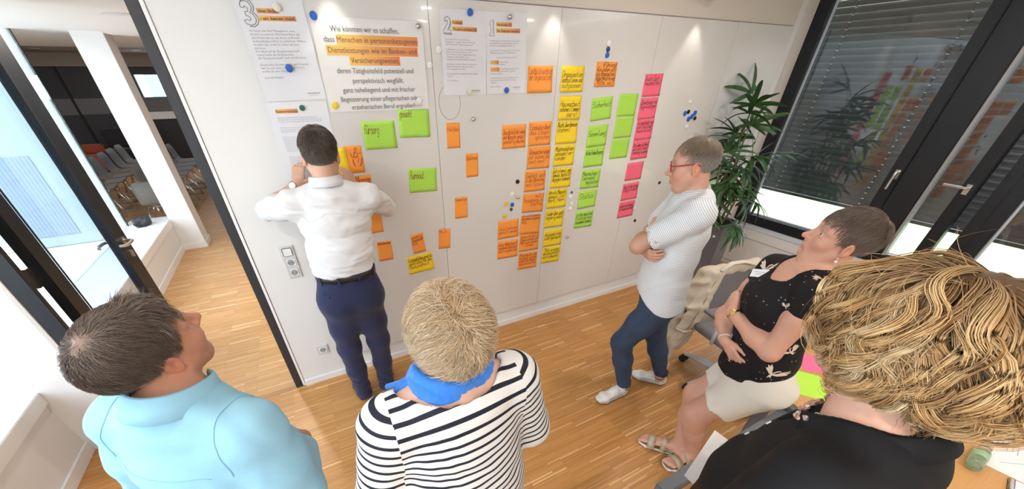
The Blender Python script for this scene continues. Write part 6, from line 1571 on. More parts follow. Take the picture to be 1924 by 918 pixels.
# ================================================================== man with glasses, arms crossed
def man_glasses():
    t = thing('person', 'man with red glasses and crossed arms in a thin striped shirt and jeans', 'person', (1.86, 1.24, 0), 0, None)
    fw, rt = V2(138); H = Head((1.815, 1.255, 1.638), 130, -11, -1, 1.02, jaw=1.05, nose=1.15)
    C = lambda z, f=0.0, r=0.0: A3([1.862, 1.232, z]) + fw * f + rt * r
    shL, shR = A3([1.752, 1.098, 1.440]), A3([1.980, 1.360, 1.440])
    elL, elR = A3([1.604, 1.300, 1.222]), C(1.205, .135, .185)
    wrL, wrR = C(1.262, .165, .045), C(1.178, .195, -.060)
    secs = [(C(1.490, .005), .080, .064, rt), (C(1.440, .0), .150, .092, rt), (C(1.31, .008), .170, .120, rt), (C(1.14, .020), .162, .122, rt), (C(.98, .020), .160, .118, rt), (C(.86, .010), .166, .118, rt)]
    body = torso(secs) + [cone(H.w(-.022, 0, -.055), C(1.495, .008), .058, .064, .03)]
    for a, b, c in ((shL, elL, wrL), (shR, elR, wrR)): body += limb(a, b, c, (.054, .050, .041, .042, .028))
    hL = hand_prims(wrL, unit(rt - fw * .25 + A3([0, 0, .2])), unit(-fw), -1, curl=(30, 30, 15)); hR = hand_prims(wrR, unit(-rt - fw * .35 + A3([0, 0, .05])), unit(-fw + A3([0, 0, .3])), 1, curl=(25, 35, 25))
    hands = [(hL, (wrL + rt * .08, np.eye(3), (.12, .12, .09))), (hR, (wrR - rt * .08, np.eye(3), (.12, .12, .075)))]
    ankL, ankR = A3([1.757, 1.243, .095]), A3([2.095, 1.195, .095])
    for an, hl, to in ((ankL, (1.805, 1.235, 0), (1.505, 1.262, 0)), (ankR, (2.135, 1.145, 0), (1.972, 1.375, 0))): body.append(cone(an + A3([0, 0, .10]), A3(an) - A3([0, 0, .04]), .040, .038, .02))
    for hp, kn, an in ((C(.84, .01, -.085), A3([1.672, 1.290, .50]), ankL), (C(.84, .01, .085), A3([1.990, 1.275, .475]), ankR)): body += [cone(hp, kn, .075, .052, .03), cone(kn, an, .050, .036, .03)]
    body_obj(t, body, .007, H, hands, lambda V: H.tint(V, (.63, .345, .245), (.52, .22, .18), (.30, .22, .16), .26, .15), hh=.0028)
    H.eyes(t)
    M_thin = striped('thin_striped_shirt', (.80, .81, .82), (.40, .46, .55), .0088, .34)
    def hem():
        def fn(X, Y, Z):
            s = (X - F32(1.862)) * F32(fw[0]) + (Y - F32(1.232)) * F32(fw[1]); q = (X - F32(1.862)) * F32(rt[0]) + (Y - F32(1.232)) * F32(rt[1])
            return F32(.805) + F32(3.0) * (s + F32(.02)) ** 2 + F32(.03) * (q > 0) - Z
        return Prim(fn, [-9] * 3, [9] * 3, .004, 'i')
    sh = torso(secs[1:-1], .016, .035) + [cone(C(1.452, .0), C(1.488, .004), .074, .064, .03), econe(C(.98, .020), C(.74, .012), (.182, .142), (.200, .160), rt, .04), cone(C(1.452, -.014), shL, .060, .066, .05), cone(C(1.452, -.014), shR, .060, .066, .05)]
    slv = []
    for a, b in ((shL, elL), (shR, elR)): slv += [cone(a, a + (b - a) * .70, .076, .074, .035)]
    sh += slv + [cone(shL + (elL - shL) * .66, shL + (elL - shL) * .78, .066, .070, .004, 's'), hem()]
    def at(V, Fq):
        st = V[:, 2] + .04 * np.sin(V[:, 0] * 7 + V[:, 1] * 5); cor = st[Fq]; cen = V[Fq].mean(1)
        for a, b, c, sg in ((shL, elL, wrL, -1), (shR, elR, wrR, 1)):
            s, _ = arm_coord(V, a, b, c); _, d = arm_coord(cen, a, b, c); q = (cen - C(0)) @ rt; use = (q * sg > .160) & (d < .095); cor = np.where(use[:, None], (-s)[Fq], cor)
        return {'stripe': (cor + 5).ravel()}
    cloth(t, 'striped_shirt', sh, .0052, M_thin, wrinkle(61, .0036, .085, (.4, .2, .8), 6, .9), at)
    collar(t, C(1.486, .004), fw, rt, A3([0, 0, 1]) + fw * .22, .066, .067, .046, .040, M_thin, gap=50, tip=.025, lean=.03, name='shirt_collar')
    pk = MB(); pk.tube([C(1.45, .085), C(1.37, .128), C(1.27, .147)], .010, 6, flat=.35); pk.build('placket', M_thin, t, smooth=True)
    hipL, hipR = C(.84, .01, -.085), C(.84, .01, .085); knL, knR = A3([1.672, 1.290, .50]), A3([1.990, 1.275, .475])
    tr = [econe(C(.95, .012), C(.84, .01), (.160, .118), (.165, .122), rt, .04)]
    for hp, kn, an in ((hipL, knL, ankL), (hipR, knR, ankR)):
        e = an + A3([0, 0, .02]); tr += [cone(hp, hp + (kn - hp) * .5, .100, .086, .05), cone(hp + (kn - hp) * .5, kn, .086, .070, .04), cone(kn, kn + (e - kn) * .4, .070, .066, .03), cone(kn + (e - kn) * .4, e, .066, .051, .03)]
        tr.append(plane((0, 0, .098), (0, 0, -1), .003)) if hp is hipR else None
    cloth(t, 'jeans', tr, .006, M_jeans, lambda V, w1=wrinkle(71, .0022, .08, (.2, .2, 1), 5, .8), w2=wrinkle(73, .006, .045, (.1, .2, 1), 4, .8): w1(V) + w2(V) * (np.clip((.30 - V[:, 2]) / .2, 0, 1) + np.exp(-((V[:, 2] - .5) / .06) ** 2) * .6))
    for an in (ankL, ankR): ring_band(t, 'sock', an + A3([0, 0, -.012]), (0, 0, 1), .0415, .0415, fw, .030, .002, mat('grey_sock', (.20, .20, .21), .9))
    shoe(t, (1.812, 1.234, 0), (1.500, 1.262, 0), ankL, 'sneaker', M_sneaker, M_sole, M_lace, width=.050); shoe(t, (2.142, 1.140, 0), (1.968, 1.378, 0), ankR, 'sneaker', M_sneaker, M_sole, M_lace, width=.050)
    # spectacles
    g = MB()
    for q in (-1, 1):
        g.tube([H.w(.1035 - .10 * (abs(q * .034 + .024 * math.cos(a)) - .012) ** 2 * 10, q * .034 + .0235 * math.cos(a), .010 + .0185 * math.sin(a)) for a in np.linspace(0, 6.2832, 25)], .0027, 6)
        g.tube([H.w(.0985, q * .057, .018), H.w(.085, q * .070, .019), H.w(.04, q * .078, .020), H.w(-.010, q * .0815, .020), H.w(-.026, q * .080, .008)], .0028, 6)
    g.tube([H.w(.1035, -.011, .014), H.w(.107, 0, .017), H.w(.1035, .011, .014)], .0019, 6)
    go = g.build('glasses', M_redframe, t, smooth=True)
    for q in (-1, 1):
        m = MB(); ring = [H.w(.1030 - .10 * (abs(q * .034 + .022 * math.cos(a)) - .012) ** 2 * 10, q * .034 + .022 * math.cos(a), .010 + .0172 * math.sin(a)) for a in np.linspace(0, 6.2832, 21)[:-1]]
        m.add(ring, [tuple(range(20))]); m.build('lens', M_lens, go)
    def mask(q): return scalp_mask(q, .070, .036, -.098, .0, .030) & ~((q[:, 0] > .050) & (np.abs(q[:, 1]) > .030))
    def colf(q, rg):
        top = np.clip((q[:, 2] - .03) / .06, 0, 1); base = np.where(rg.uniform(size=len(q))[:, None] < .5, A3([.27, .19, .125]), A3([.36, .28, .20])); gr = A3([.40, .37, .34]); g = (1 - top)[:, None] * .75 + .1
        return (base * (1 - g) + gr * g) * rg.uniform(.75, 1.25, (len(q), 1))
    ln = lambda q: np.where(q[:, 2] < .0, .014, np.where(q[:, 2] > .08, .040, .024)); lf = lambda q: np.where(q[:, 2] < .0, .004, np.where(q[:, 2] > .08, .010, .008))
    s1 = short_hair(H, 81, 7000, ln, lf, whorl((-.06, -.01, .115), .5, .25), colf, mask, .0007, 5, .25)
    hair_obj(t, H, [s1], lambda q: np.where(q[:, 2:3] < -.0, A3([.24, .21, .185]), A3([.25, .18, .125])), hair_cap(H, mask, .003))
    return t
man_glasses()

# ================================================================== woman perched on the table, arms crossed
def woman_birds():
    t = thing('person', 'woman in black bird print top and white shorts, arms crossed, perched on the table', 'person', (1.80, .58, 0), 0, None)
    fw, rt = V2(130); H = Head((1.838, .546, 1.492), 127, 9, 11, .99, jaw=.97, nose=1.0)
    C = lambda z, f=0.0, r=0.0, b=A3([1.815, .595, 0]): A3([b[0], b[1], z]) + fw * f + rt * r
    shL, shR = A3([1.702, .478, 1.305]), A3([1.912, .738, 1.262])
    elL, elR = A3([1.640, .503, 1.018]), A3([1.826, .822, .965])
    wrL, wrR = A3([1.672, .728, 1.085]), A3([1.682, .705, .925])
    secs = [(C(1.345, -.012), .074, .058, rt), (C(1.290, -.005), .132, .086, rt), (C(1.17, .018), .150, .128, rt), (C(1.02, .012), .148, .122, rt), (C(.90, -.008), .158, .124, rt), (C(.78, -.02), .172, .135, rt)]
    body = torso(secs) + [cone(H.w(-.022, 0, -.055), C(1.350, -.008), .053, .060, .03), cone(C(1.335, -.03), shL, .045, .052, .04), cone(C(1.335, -.03), shR, .045, .052, .04)]
    for a, b, c in ((shL, elL, wrL), (shR, elR, wrR)): body += limb(a, b, c, (.053, .050, .038, .041, .025))
    hL = hand_prims(wrL, unit(A3([.62, .62, .30])), unit(A3([.75, -.60, -.1])), -1, sc=.90, curl=(15, 20, 15), thumb=(.95, .30, .15)); hR = hand_prims(wrR, unit(A3([-.28, -.86, -.42])), unit(A3([.75, -.25, .15])), 1, sc=.94, curls=[(12, 20, 15), (16, 22, 18), (20, 26, 20), (26, 30, 22)], thumb=(.9, .45, .2))
    hands = [(hL, (wrL + A3([.03, .08, .04]), np.eye(3), (.085, .115, .085))), (hR, (wrR + A3([-.02, -.085, -.04]), np.eye(3), (.085, .12, .095)))]
    hipL, hipR = A3([1.760, .505, .745]), A3([1.893, .622, .735]); knL, knR = A3([1.640, .655, .432]), A3([1.748, .742, .458]); ankL, ankR = A3([1.722, .617, .085]), A3([1.694, .690, .085])
    for hp, kn, an in ((hipL, knL, ankL), (hipR, knR, ankR)): body += [cone(hp, kn + A3([0, 0, .02]), .090, .064, .05), cone(kn + A3([0, 0, .02]), kn - A3([0, 0, .05]), .062, .056, .03), cone(kn - A3([0, 0, .05]), kn + (an - kn) * .40, .056, .058, .03), cone(kn + (an - kn) * .40, an, .058, .036, .03), ell(kn + (fw * .02), (.05, .05, .055), None, .03)]
    feet = []
    for an, hl, to in ((ankL, A3([1.775, .610, 0]), A3([1.538, .644, 0])), (ankR, A3([1.702, .664, 0]), A3([1.552, .872, 0]))):
        d = unit(to - hl); s = np.cross(d, [0, 0, 1]); L = np.linalg.norm(to - hl); at = lambda f, r, u, hl=hl, d=d, s=s, L=L: hl + d * f * L + s * r + A3([0, 0, u])
        body += [cone(an, at(.17, 0, .062), .036, .032, .02), cone(at(.12, 0, .060), at(.40, 0, .066), .029, .028, .03), econe(at(.35, 0, .066), at(.72, 0, .050), (.030, .026), (.040, .014), s, .025)]
        lat = 1 if an is ankR else -1     # big toe on the inner side
        for k, (r, f0, f1, w) in enumerate(((-.026, .74, .97, .0115), (-.008, .76, .96, .0088), (.007, .75, .935, .0082), (.020, .73, .90, .0078), (.032, .70, .86, .0075))):
            r *= lat; body += [cone(at(f0, r, .050), at(f1 - .05, r * 1.05, .047), w, w, .006), cone(at(f1 - .05, r * 1.05, .047), at(f1, r * 1.05, .041), w, w * .9, .003)]
        feet.append((at, s, d, L))
    body.append(rbox((2.14, -.27, .655), (.362, .835, .068), np.eye(3), .003, .003, 's'))
    body_obj(t, body, .0062, H, hands, lambda V: H.tint(V, (.65, .355, .255), (.56, .20, .17), (.34, .24, .19), .18), hh=.0028)
    H.eyes(t, (.16, .22, .22))
    def dots():
        m, nt, p = new_mat('black_dotted_viscose'); tc = N(nt, 'ShaderNodeTexCoord'); vo = N(nt, 'ShaderNodeTexVoronoi', i_Scale=44.0); vo.inputs['Randomness'].default_value = .65
        nt.links.new(tc.outputs['Object'], vo.inputs['Vector']); lt = N(nt, 'ShaderNodeMath', operation='LESS_THAN'); lt.inputs[1].default_value = .105; nt.links.new(vo.outputs['Distance'], lt.inputs[0])
        mx = N(nt, 'ShaderNodeMix', data_type='RGBA'); mx.inputs[6].default_value = (.012, .011, .012, 1); mx.inputs[7].default_value = (.72, .66, .60, 1); nt.links.new(lt.outputs[0], mx.inputs[0]); nt.links.new(mx.outputs[2], p.inputs['Base Color']); p.inputs['Roughness'].default_value = .8; p.inputs['Specular IOR Level'].default_value = .25; return m
    tp = torso(secs[1:-1], .014, .03) + [econe(C(.90, -.008), C(.76, -.01), (.176, .142), (.186, .152), rt, .04)]
    tp += [ell(C(1.165, .085, q * .066), (.075, .062, .065), np.stack([rt, fw, [0, 0, 1]], 1), .05) for q in (-1, 1)]
    for a, b in ((shL, elL), (shR, elR)): tp += [cone(C(1.330, -.035), a, .052, .062, .04), cone(a, a + (b - a) * .20, .064, .066, .03)]
    tp += [cone(C(1.42, .050), C(1.345, .060), .094, .080, .01, 's'), cone(C(1.38, .0), C(1.42, .0), .068, .09, .01, 's'), plane(C(.805, .0), A3([0, 0, -1]) - fw * .42 - rt * .05, .004)]
    top = cloth(t, 'bird_print_top', tp, .005, dots(), wrinkle(91, .0030, .08, (.3, .2, .9), 6, .9))
    tree = surf_tree(top)
    # cream cranes printed on the top: flat prints that follow the cloth
    crane = [[(0, 0), (.012, .006), (.030, .030), (.052, .044), (.048, .032), (.060, .034), (.050, .020), (.058, .016), (.040, .004), (.022, -.006), (.006, -.008)], [(0, 0), (-.010, .012), (-.022, .034), (-.040, .048), (-.036, .034), (-.050, .036), (-.038, .020), (-.046, .014), (-.026, .002), (-.012, -.006)],
             [(-.006, .002), (.006, .004), (.004, -.012), (.010, -.030), (.002, -.022), (-.006, -.034), (-.008, -.016)], [(-.004, .004), (.004, .006), (.008, .020), (.018, .030), (.024, .028), (.014, .032), (.004, .024)]]
    M_bird = mat('cream_print', (.74, .62, .50), .8, .15, 60)
    def bird(p, n, rot, sc):
        n = Vector(unit(n)); x = Vector((0, 0, 1)).cross(n).normalized(); y = n.cross(x); m = MB()
        for poly in crane:
            fine = []
            for (a0, b0), (a1, b1) in zip(poly, poly[1:] + poly[:1]): fine += [(a0, b0), ((a0 + a1) / 2, (b0 + b1) / 2)]
            vs = []
            for a, b in fine + [(sum(q[0] for q in poly) / len(poly), sum(q[1] for q in poly) / len(poly))]:
                ca, sa = math.cos(rot), math.sin(rot); w = Vector(p) + x * (a * ca - b * sa) * sc + y * (a * sa + b * ca) * sc + n * .08
                h, no, _, _ = tree.ray_cast(w, -n, .2); vs.append((h + no * .0014) if h else w - n * .08)
            k = len(fine); m.add(vs, [(i, (i + 1) % k, k) for i in range(k)])
        m.build('crane_print', M_bird, top)
    nearn = -A3([.953, .304, 0])
    for p, n, r, s in ((C(.865, .13, -.07), fw + nearn * .5, .2, 1.0), (C(.90, -.02, -.17), nearn, -.3, .85), (C(1.02, -.04, -.16), nearn, .9, .6), (C(.95, .14, .03), fw, -.5, .8), (C(1.265, .09, .105), fw + A3([0, 0, .6]), .5, .95), (C(1.315, -.03, -.115), nearn + A3([0, 0, 1]), .2, .8), (C(1.235, .05, -.145), nearn + fw * .3, .6, .35)): bird(p, n, r, s)
    # name badge pinned at the neckline
    h, n, _, _ = tree.find_nearest(Vector(C(1.262, .13, .085))); n = unit(A3(n) * .8 + unit(A3([-1.85, -.68, .75])) * 1.1); bp = A3(h); up_ = unit(A3([0, 0, 1]) - n * n[2]); x_ = np.cross(up_, n); ca, sa = math.cos(math.radians(24)), math.sin(math.radians(24))
    M = Matrix.Translation(bp + n * .015) @ Matrix(np.stack([x_ * ca + up_ * sa, up_ * ca - x_ * sa, n], 1).tolist()).to_4x4()
    bd = MB().box(-.034, .034, -.020, .020, 0, .0022, M).build('name_badge', mat('white_badge', (.82, .84, .87), .3, .01), t)
    tx = MB()
    for k, (a, b) in enumerate(((-.022, .020), (-.016, .012))): tx.box(a, b, .004 - .010 * k, .007 - .010 * k, .0022, .0025, M)
    tx.build('badge_line', K_fine, bd); MB().tube([bp + n * .006, C(1.318, .045, .055), C(1.352, .0, .068)], .0022, 6).build('badge_cord', mat('white_cord', (.8, .8, .8), .6), bd)
    # shorts
    st = [econe(C(.86, -.015), C(.76, -.02), (.172, .140), (.185, .148), rt, .04)]
    for q, hp, kn in ((-1, hipL, knL), (1, hipR, knR)): st += [cone(hp + A3([0, 0, .0]), hp + (kn - hp) * .70, .112, .092, .045), ell(hp - fw * .055 + A3([0, 0, .01]), (.095, .095, .09), None, .05)]
    for hp, kn in ((hipL, knL), (hipR, knR)): st.append(cone(hp + (kn - hp) * .74, hp + (kn - hp) * 1.1, .10, .12, .004, 's'))
    table_cut = rbox((2.14, -.27, .655), (.362, .835, .066), np.eye(3), .003, .003, 's')     # she rests on the table corner
    st += [plane(C(.875), (0, 0, 1), .004), table_cut]
    cloth(t, 'shorts', st, .0055, M_cream, wrinkle(95, .0035, .09, (.4, .3, .6), 5, .9))
    # sandals: platform sole, footbed, two beaded straps and a heel strap
    M_bead = mat('beaded_strap', (.56, .48, .34), .3, .5, 400, bump=1.0, bscale=420, metal=.35); M_bed = mat('tan_footbed', (.40, .23, .13), .7)
    M_plat = mat('white_platform', (.80, .79, .76), .6, .03)
    for (at, s, d, L), an in zip(feet, (ankL, ankR)):
        so = cloth(t, 'sandal', [econe(at(.06, 0, .016), at(.45, 0, .016), (.034, .016), (.036, .016), s, .01), econe(at(.45, 0, .016), at(.80, 0, .016), (.036, .016), (.047, .016), s, .01), econe(at(.80, 0, .016), at(.94, 0, .017), (.047, .016), (.034, .015), s, .01), plane((0, 0, 0), (0, 0, -1), .001), plane((0, 0, .028), (0, 0, 1), .002)], .0035, M_plat)
        MB().prism([(0, 0)], 0) if False else None
        m = MB(); ol = [at(f, w * sg, .0285) for sg in (1, -1) for f, w in ((((.0, .02), (.1, .032), (.45, .034), (.75, .044), (.92, .036), (1.0, .015)) if sg > 0 else ((1.0, .015), (.92, .036), (.75, .044), (.45, .034), (.1, .032), (.0, .02))))]
        m.add(ol, [tuple(range(len(ol)))]); m.build('footbed', M_bed, so)
        def strap(f, w, hgt, wid, name='strap'):
            vs = []; n = 14
            for k in range(n + 1):
                a = math.pi * k / n; p = at(f, w * math.cos(a), .026 + hgt * math.sin(a) ** .8); o = unit(s * math.cos(a) + A3([0, 0, 1]) * math.sin(a))
                for e, q in ((-1, 0), (1, 0), (1, .003), (-1, .003)): vs.append(p + d * e * wid / 2 + o * q)
            link(name, np_mesh(name, vs, [(k * 4 + j, k * 4 + (j + 1) % 4, k * 4 + 4 + (j + 1) % 4, k * 4 + 4 + j) for k in range(n) for j in range(4)], smooth=False), M_bead, so)
        strap(.70, .0465, .047, .044); strap(.41, .0390, .072, .042)
        hs = MB(); hs.tube([at(.40, .038, .045), at(.22, .040, .052), at(.05, .030, .056), at(.02, 0, .058), at(.05, -.030, .056), at(.22, -.040, .052), at(.40, -.038, .045)], .006, 6, flat=.35); hs.build('heel_strap', M_bead, so)
    # jewellery
    d = unit(wrL - elL); wc = wrL - d * .012; ws = ring_band(t, 'watch_bracelet', wc, d, .0270, .0270, (0, 0, 1), .010, .002, M_gold); out = unit(nearn + A3([0, 0, .7])); out = unit(out - d * (out @ d)); R = Vector((0, 0, 1)).rotation_difference(Vector(out)).to_matrix().to_4x4()
    MB().lathe([(.012, 0), (.0135, .002), (.0135, .005), (.011, .0065), (.0004, .0065)], 20, Matrix.Translation(wc + out * .0265) @ R).build('watch_case', M_gold, ws)
    d2 = unit(wrR - elR); ring_band(t, 'bracelet', wrR - d2 * .015, d2, .0285, .0285, (0, 0, 1), .006, .003, mat('white_bracelet', (.82, .80, .77), .4))
    nk = MB(); nk.tube([C(1.362 - .060 * math.sin(a) ** 1.2, -.010 + .088 * math.sin(a), .062 * math.cos(a) * 1.02) for a in np.linspace(0, math.pi, 22)], .0011, 5); nk.build('necklace', M_gold, t)
    for q in (-1, 1):
        e = MB(); e.lathe([(.0004, -.004), (.0035, 0), (.0004, .004)], 8, Matrix.Translation(H.w(.0, q * .083, -.040))); e.lathe([(.0004, -.007), (.0055, -.003), (.0055, .003), (.0004, .007)], 10, Matrix.Translation(H.w(.0, q * .083, -.040) - A3([0, 0, .014]))); e.build('earring', mat('pearl', (.82, .76, .68), .2), t, smooth=True)
    def mask(q): return scalp_mask(q, .070, .022, -.098, -.012, .022)
    def colf(q, rg):
        g = np.clip((.03 - q[:, 2]) / .09, 0, 1)[:, None] * .6; base = np.where(rg.uniform(size=len(q))[:, None] < .6, A3([.15, .105, .078]), A3([.24, .185, .145])); gr = A3([.34, .31, .285]); return (base * (1 - g) + gr * g) * rg.uniform(.75, 1.3, (len(q), 1))
    ln = lambda q: np.where(q[:, 2] < -.0, .018, np.where(q[:, 2] > .07, .050, .034)); lf = lambda q: np.where(q[:, 2] < -.0, .004, np.where(q[:, 2] > .07, .012, .009))
    s1 = short_hair(H, 97, 9000, ln, lf, whorl((-.065, .0, .110), .42, .30), colf, mask, .00075, 6, .22)
    s2 = short_hair(H, 98, 500, .045, .014, lambda q: np.tile(A3([1, .15, -.45]), (len(q), 1)) + 0 * q, colf, lambda q: mask(q) & (q[:, 0] > .035) & (q[:, 2] > .07), .0008, 6, .25)
    hair_obj(t, H, [s1, s2], lambda q: np.where(q[:, 2:3] < .0, A3([.21, .175, .15]), A3([.135, .095, .072])), hair_cap(H, mask, .004))
    return t
woman_birds()
# ------------------------------------------------------------------ work table and what lies on it
M_top = mat('beech_veneer', (.60, .31, .095), .42, .10, 6, stretch=(2, 30, 1)); M_edge = mat('table_edge_grey', (.10, .105, .11), .5, .05); M_tubeg = mat('grey_lacquer_steel', (.135, .15, .17), .4, .05)
tb = thing('work_table', 'wooden work table with grey edge behind the woman in white shorts', 'table', (2.14, -.25, 0))
MB().box(1.825, 2.470, -1.10, .560, .695, .720).build('table_top', M_top, tb, bevel=.002)
MB().box(1.782, 1.825, -1.10, .560, .690, .719).build('edge_band', M_edge, tb, bevel=.003)
MB().box(2.470, 2.492, -1.10, .560, .690, .734).build('edge_strip', mat('pale_beech_edge', (.70, .45, .20), .45, .08, 20), tb, bevel=.003)
MB().box(1.86, 2.44, .46, .50, .640, .690).box(1.86, 2.44, -1.02, -.98, .640, .690).build('frame_rail', M_tubeg, tb, bevel=.003)
MB().box(.93, 1.78, .340, .392, .655, .700).build('side_beam', M_tubeg, tb, bevel=.004)
MB().box(.95, 1.02, .345, .388, 0, .655).build('leg', M_tubeg, tb, bevel=.004)
for x, y in ((1.90, .46), (2.38, .46), (1.90, -1.0), (2.38, -1.0)): MB().box(x, x + .05, y, y + .05, 0, .640).build('leg', M_tubeg, tb, bevel=.003)
tb2 = thing('work_table', 'second wooden table at the right edge carrying large white sheets', 'table', (2.90, -.3, 0))
MB().box(2.520, 3.26, -1.10, .40, .695, .720).build('table_top', M_top, tb2, bevel=.002); MB().box(2.500, 2.520, -1.10, .40, .690, .722).build('edge_band', mat('pale_edge_b', (.74, .50, .24), .45, .06, 20), tb2, bevel=.002)
for x, y in ((2.56, .32), (3.16, .32), (2.56, -1.0), (3.16, -1.0)): MB().box(x, x + .05, y, y + .05, 0, .690).build('leg', M_tubeg, tb2, bevel=.003)
def flat_card(name, label, cat, cx, cy, w, h, rot, m, z=.7205, th=.0006, group=None):
    t = thing(name, label, cat, (cx, cy, z), math.radians(rot), group); M = Matrix.Translation((cx, cy, z)) @ Matrix.Rotation(math.radians(rot), 4, 'Z')
    MB().box(-w / 2, w / 2, -h / 2, h / 2, 0, th, M).build('sheet', m, t); return t, M
flat_card('sticky_note', 'bright green card lying on the table beside the white shorts', 'sticky note', 2.030, .412, .150, .200, -52, mat('lime_card', (.50, .86, .06), .6, .03), group='cards on the table')
flat_card('sticky_note', 'pink card lying on the table under the curls', 'sticky note', 2.255, .470, .20, .150, -38, mat('hot_pink_card', (.95, .16, .33), .6, .03), group='cards on the table')
flat_card('sticky_note', 'second pink card lying across the first pink one on the table', 'sticky note', 2.330, .400, .20, .150, -50, mat('hot_pink_card_b', (.95, .20, .36), .6, .03), z=.7212, group='cards on the table')
W_sheet = mat('sheet_white', (.84, .81, .81), .7, .01)
flat_card('paper_sheet', 'large blank white sheet on the second table at the right edge', 'paper', 2.90, -.10, .62, .42, 6, W_sheet, z=.7205)
t, M = flat_card('paper_sheet', 'white sheet with a pale diagram on the wooden table at the right edge', 'paper', 2.335, -.246, .297, .210, 8.8, W_sheet)
m = MB(); P = lambda x, y: M @ Vector((x, y, .0012))
for pl in ([(-.085, .07), (-.02, .01), (.07, -.05)], [(.07, -.05), (.12, -.02)]): m.tube([P(*q) for q in pl], .0012, 4)
m.build('pen_line', mat('lilac_ink', (.45, .42, .70), .6), t)
m = MB()
for k in range(5): m.box(.02 + .012 * (k % 2), .11, .085 - .014 * k, .0875 - .014 * k, .0007, .0011, M)
m.build('printed_text', K_fine, t)
nt_ = thing('notebook', 'spiral notepad with white pages at the lower right corner', 'notebook', (2.13, -.36, .72), math.radians(-78)); M = Matrix.Translation((2.075, -.325, .7205)) @ Matrix.Rotation(math.radians(-80), 4, 'Z')
MB().box(-.074, .074, -.105, .105, 0, .008, M).build('pages', W_sheet, nt_, bevel=.001); m = MB()
for k in range(18): m.tube([M @ Vector((-.072 + .009 * math.cos(a), -.098 + .0115 * k, .005 + .009 * math.sin(a))) for a in np.linspace(0, 5.6, 10)], .0010, 4)
m.build('spiral', M_rub, nt_)
t = thing('bottle', 'small clear bottle with green label lying on the table', 'bottle', (2.16, -.14, .72), 0); M = Matrix.Translation((2.172, -.140, .744)) @ Matrix.Rotation(math.radians(3), 4, 'Z') @ Matrix.Rotation(math.radians(90), 4, 'Y')
G_bot = mat('clear_plastic', (.78, .76, .62), .1, .02, trans=.85)
MB().lathe([(.0005, -.09), (.021, -.09), (.0235, -.083), (.0235, .03), (.019, .05), (.012, .062), (.012, .078)], 20, M).build('body', G_bot, t, smooth=True); MB().lathe([(.0238, -.03), (.0240, -.029), (.0240, .012), (.0238, .013)], 20, M).build('label', mat('green_label', (.30, .50, .26), .5, .5, 18), t); MB().lathe([(.0182, .070), (.0190, .072), (.0190, .092), (.0165, .094), (.0155, .089), (.0005, .089)], 20, M).build('cap', mat('olive_clear_cap', (.42, .40, .27), .3, .1), t)
t = thing('pen', 'thin dark pen lying along the edge of the wooden table', 'pen', (2.42, -.03, .72), math.radians(100)); m = MB().tube([(2.405, .03, .7250), (2.44, -.085, .7250)], .0045, 8); m.build('barrel', M_rub, t); MB().tube([(2.405, .03, .7250), (2.400, .046, .7250)], [.0045, .0012], 8).build('tip', M_steel, t)
t = thing('paper_sheet', 'white sheet held low in front of the black blouse', 'paper', (.95, .32, 1.0)); MB().add([(1.062, .350, 1.0), (.822, .283, 1.0), (.835, .225, .985), (1.082, .290, .985), (1.062, .350, .9985), (.822, .283, .9985), (.835, .225, .9835), (1.082, .290, .9835)], [(0, 1, 2, 3), (7, 6, 5, 4), (0, 4, 5, 1), (1, 5, 6, 2), (2, 6, 7, 3), (3, 7, 4, 0)]).build('sheet', W_sheet, t)

# ------------------------------------------------------------------ swivel chair with a jacket over its back
M_chg = mat('grey_mesh_fabric', (.20, .19, .20), .9, .08, 200, bump=.4, bscale=900); M_chw = mat('light_grey_frame', (.62, .65, .70), .4, .03); M_jk = fabric('cream_jacket_cloth', (.60, .53, .42)); M_jk2 = fabric('jacket_lining_cream', (.68, .63, .54))
cc = A3([2.545, .965, 0]); cf, cr = V2(-99)     # chair faces the table side
ch = thing('office_chair', 'grey swivel chair with white frame, cream jacket over its back', 'chair', tuple(cc))
q = lambda f, r, u: cc + cf * f + cr * r + A3([0, 0, u])
m = MB()
for k in range(5):
    a = k * 1.2566 + .35; d = cf * math.cos(a) + cr * math.sin(a); m.tube([cc + d * .04 + A3([0, 0, .105]), cc + d * .18 + A3([0, 0, .095]), cc + d * .33 + A3([0, 0, .075])], [.028, .024, .017], 8)
m.tube([q(0, 0, .08), q(0, 0, .40)], .026, 12); m.build('base', M_chw, ch, smooth=True)
for k in range(5):
    a = k * 1.2566 + .35; d = cf * math.cos(a) + cr * math.sin(a); s = np.cross(d, [0, 0, 1]); w = MB()
    for e in (-1, 1): w.tube([cc + d * .325 + s * e * .010 + A3([0, 0, .031]), cc + d * .325 + s * e * .028 + A3([0, 0, .031])], .030, 14)
    w.tube([cc + d * .32 + A3([0, 0, .03]), cc + d * .32 + A3([0, 0, .075])], .010, 8); w.build('caster', M_rub, ch)
cloth(ch, 'seat', [rbox(q(.0, 0, .455), (.235, .235, .035), np.stack([cf, cr, [0, 0, 1]], 1), .03)], .010, M_chg)
m = MB()
for e in (-1, 1): m.tube([q(-.05, e * .10, .42), q(-.22, e * .12, .40), q(-.27, e * .20, .50), q(-.265, e * .215, .70), q(-.275, e * .205, .87)], .014, 8); m.tube([q(-.03, e * .26, .44), q(-.02, e * .275, .55), q(-.04, e * .275, .645)], .013, 8)
m.tube([q(-.275, -.205, .87), q(-.285, 0, .885), q(-.275, .205, .87)], .014, 8).tube([q(-.268, -.21, .60), q(-.285, 0, .60), q(-.268, .21, .60)], .012, 8); m.build('back_frame', M_chw, ch, smooth=True)
cloth(ch, 'backrest', [rbox(q(-.272, 0, .72), (.012, .205, .165), np.stack([cf, cr, [0, 0, 1]], 1), .012)], .007, M_chg)
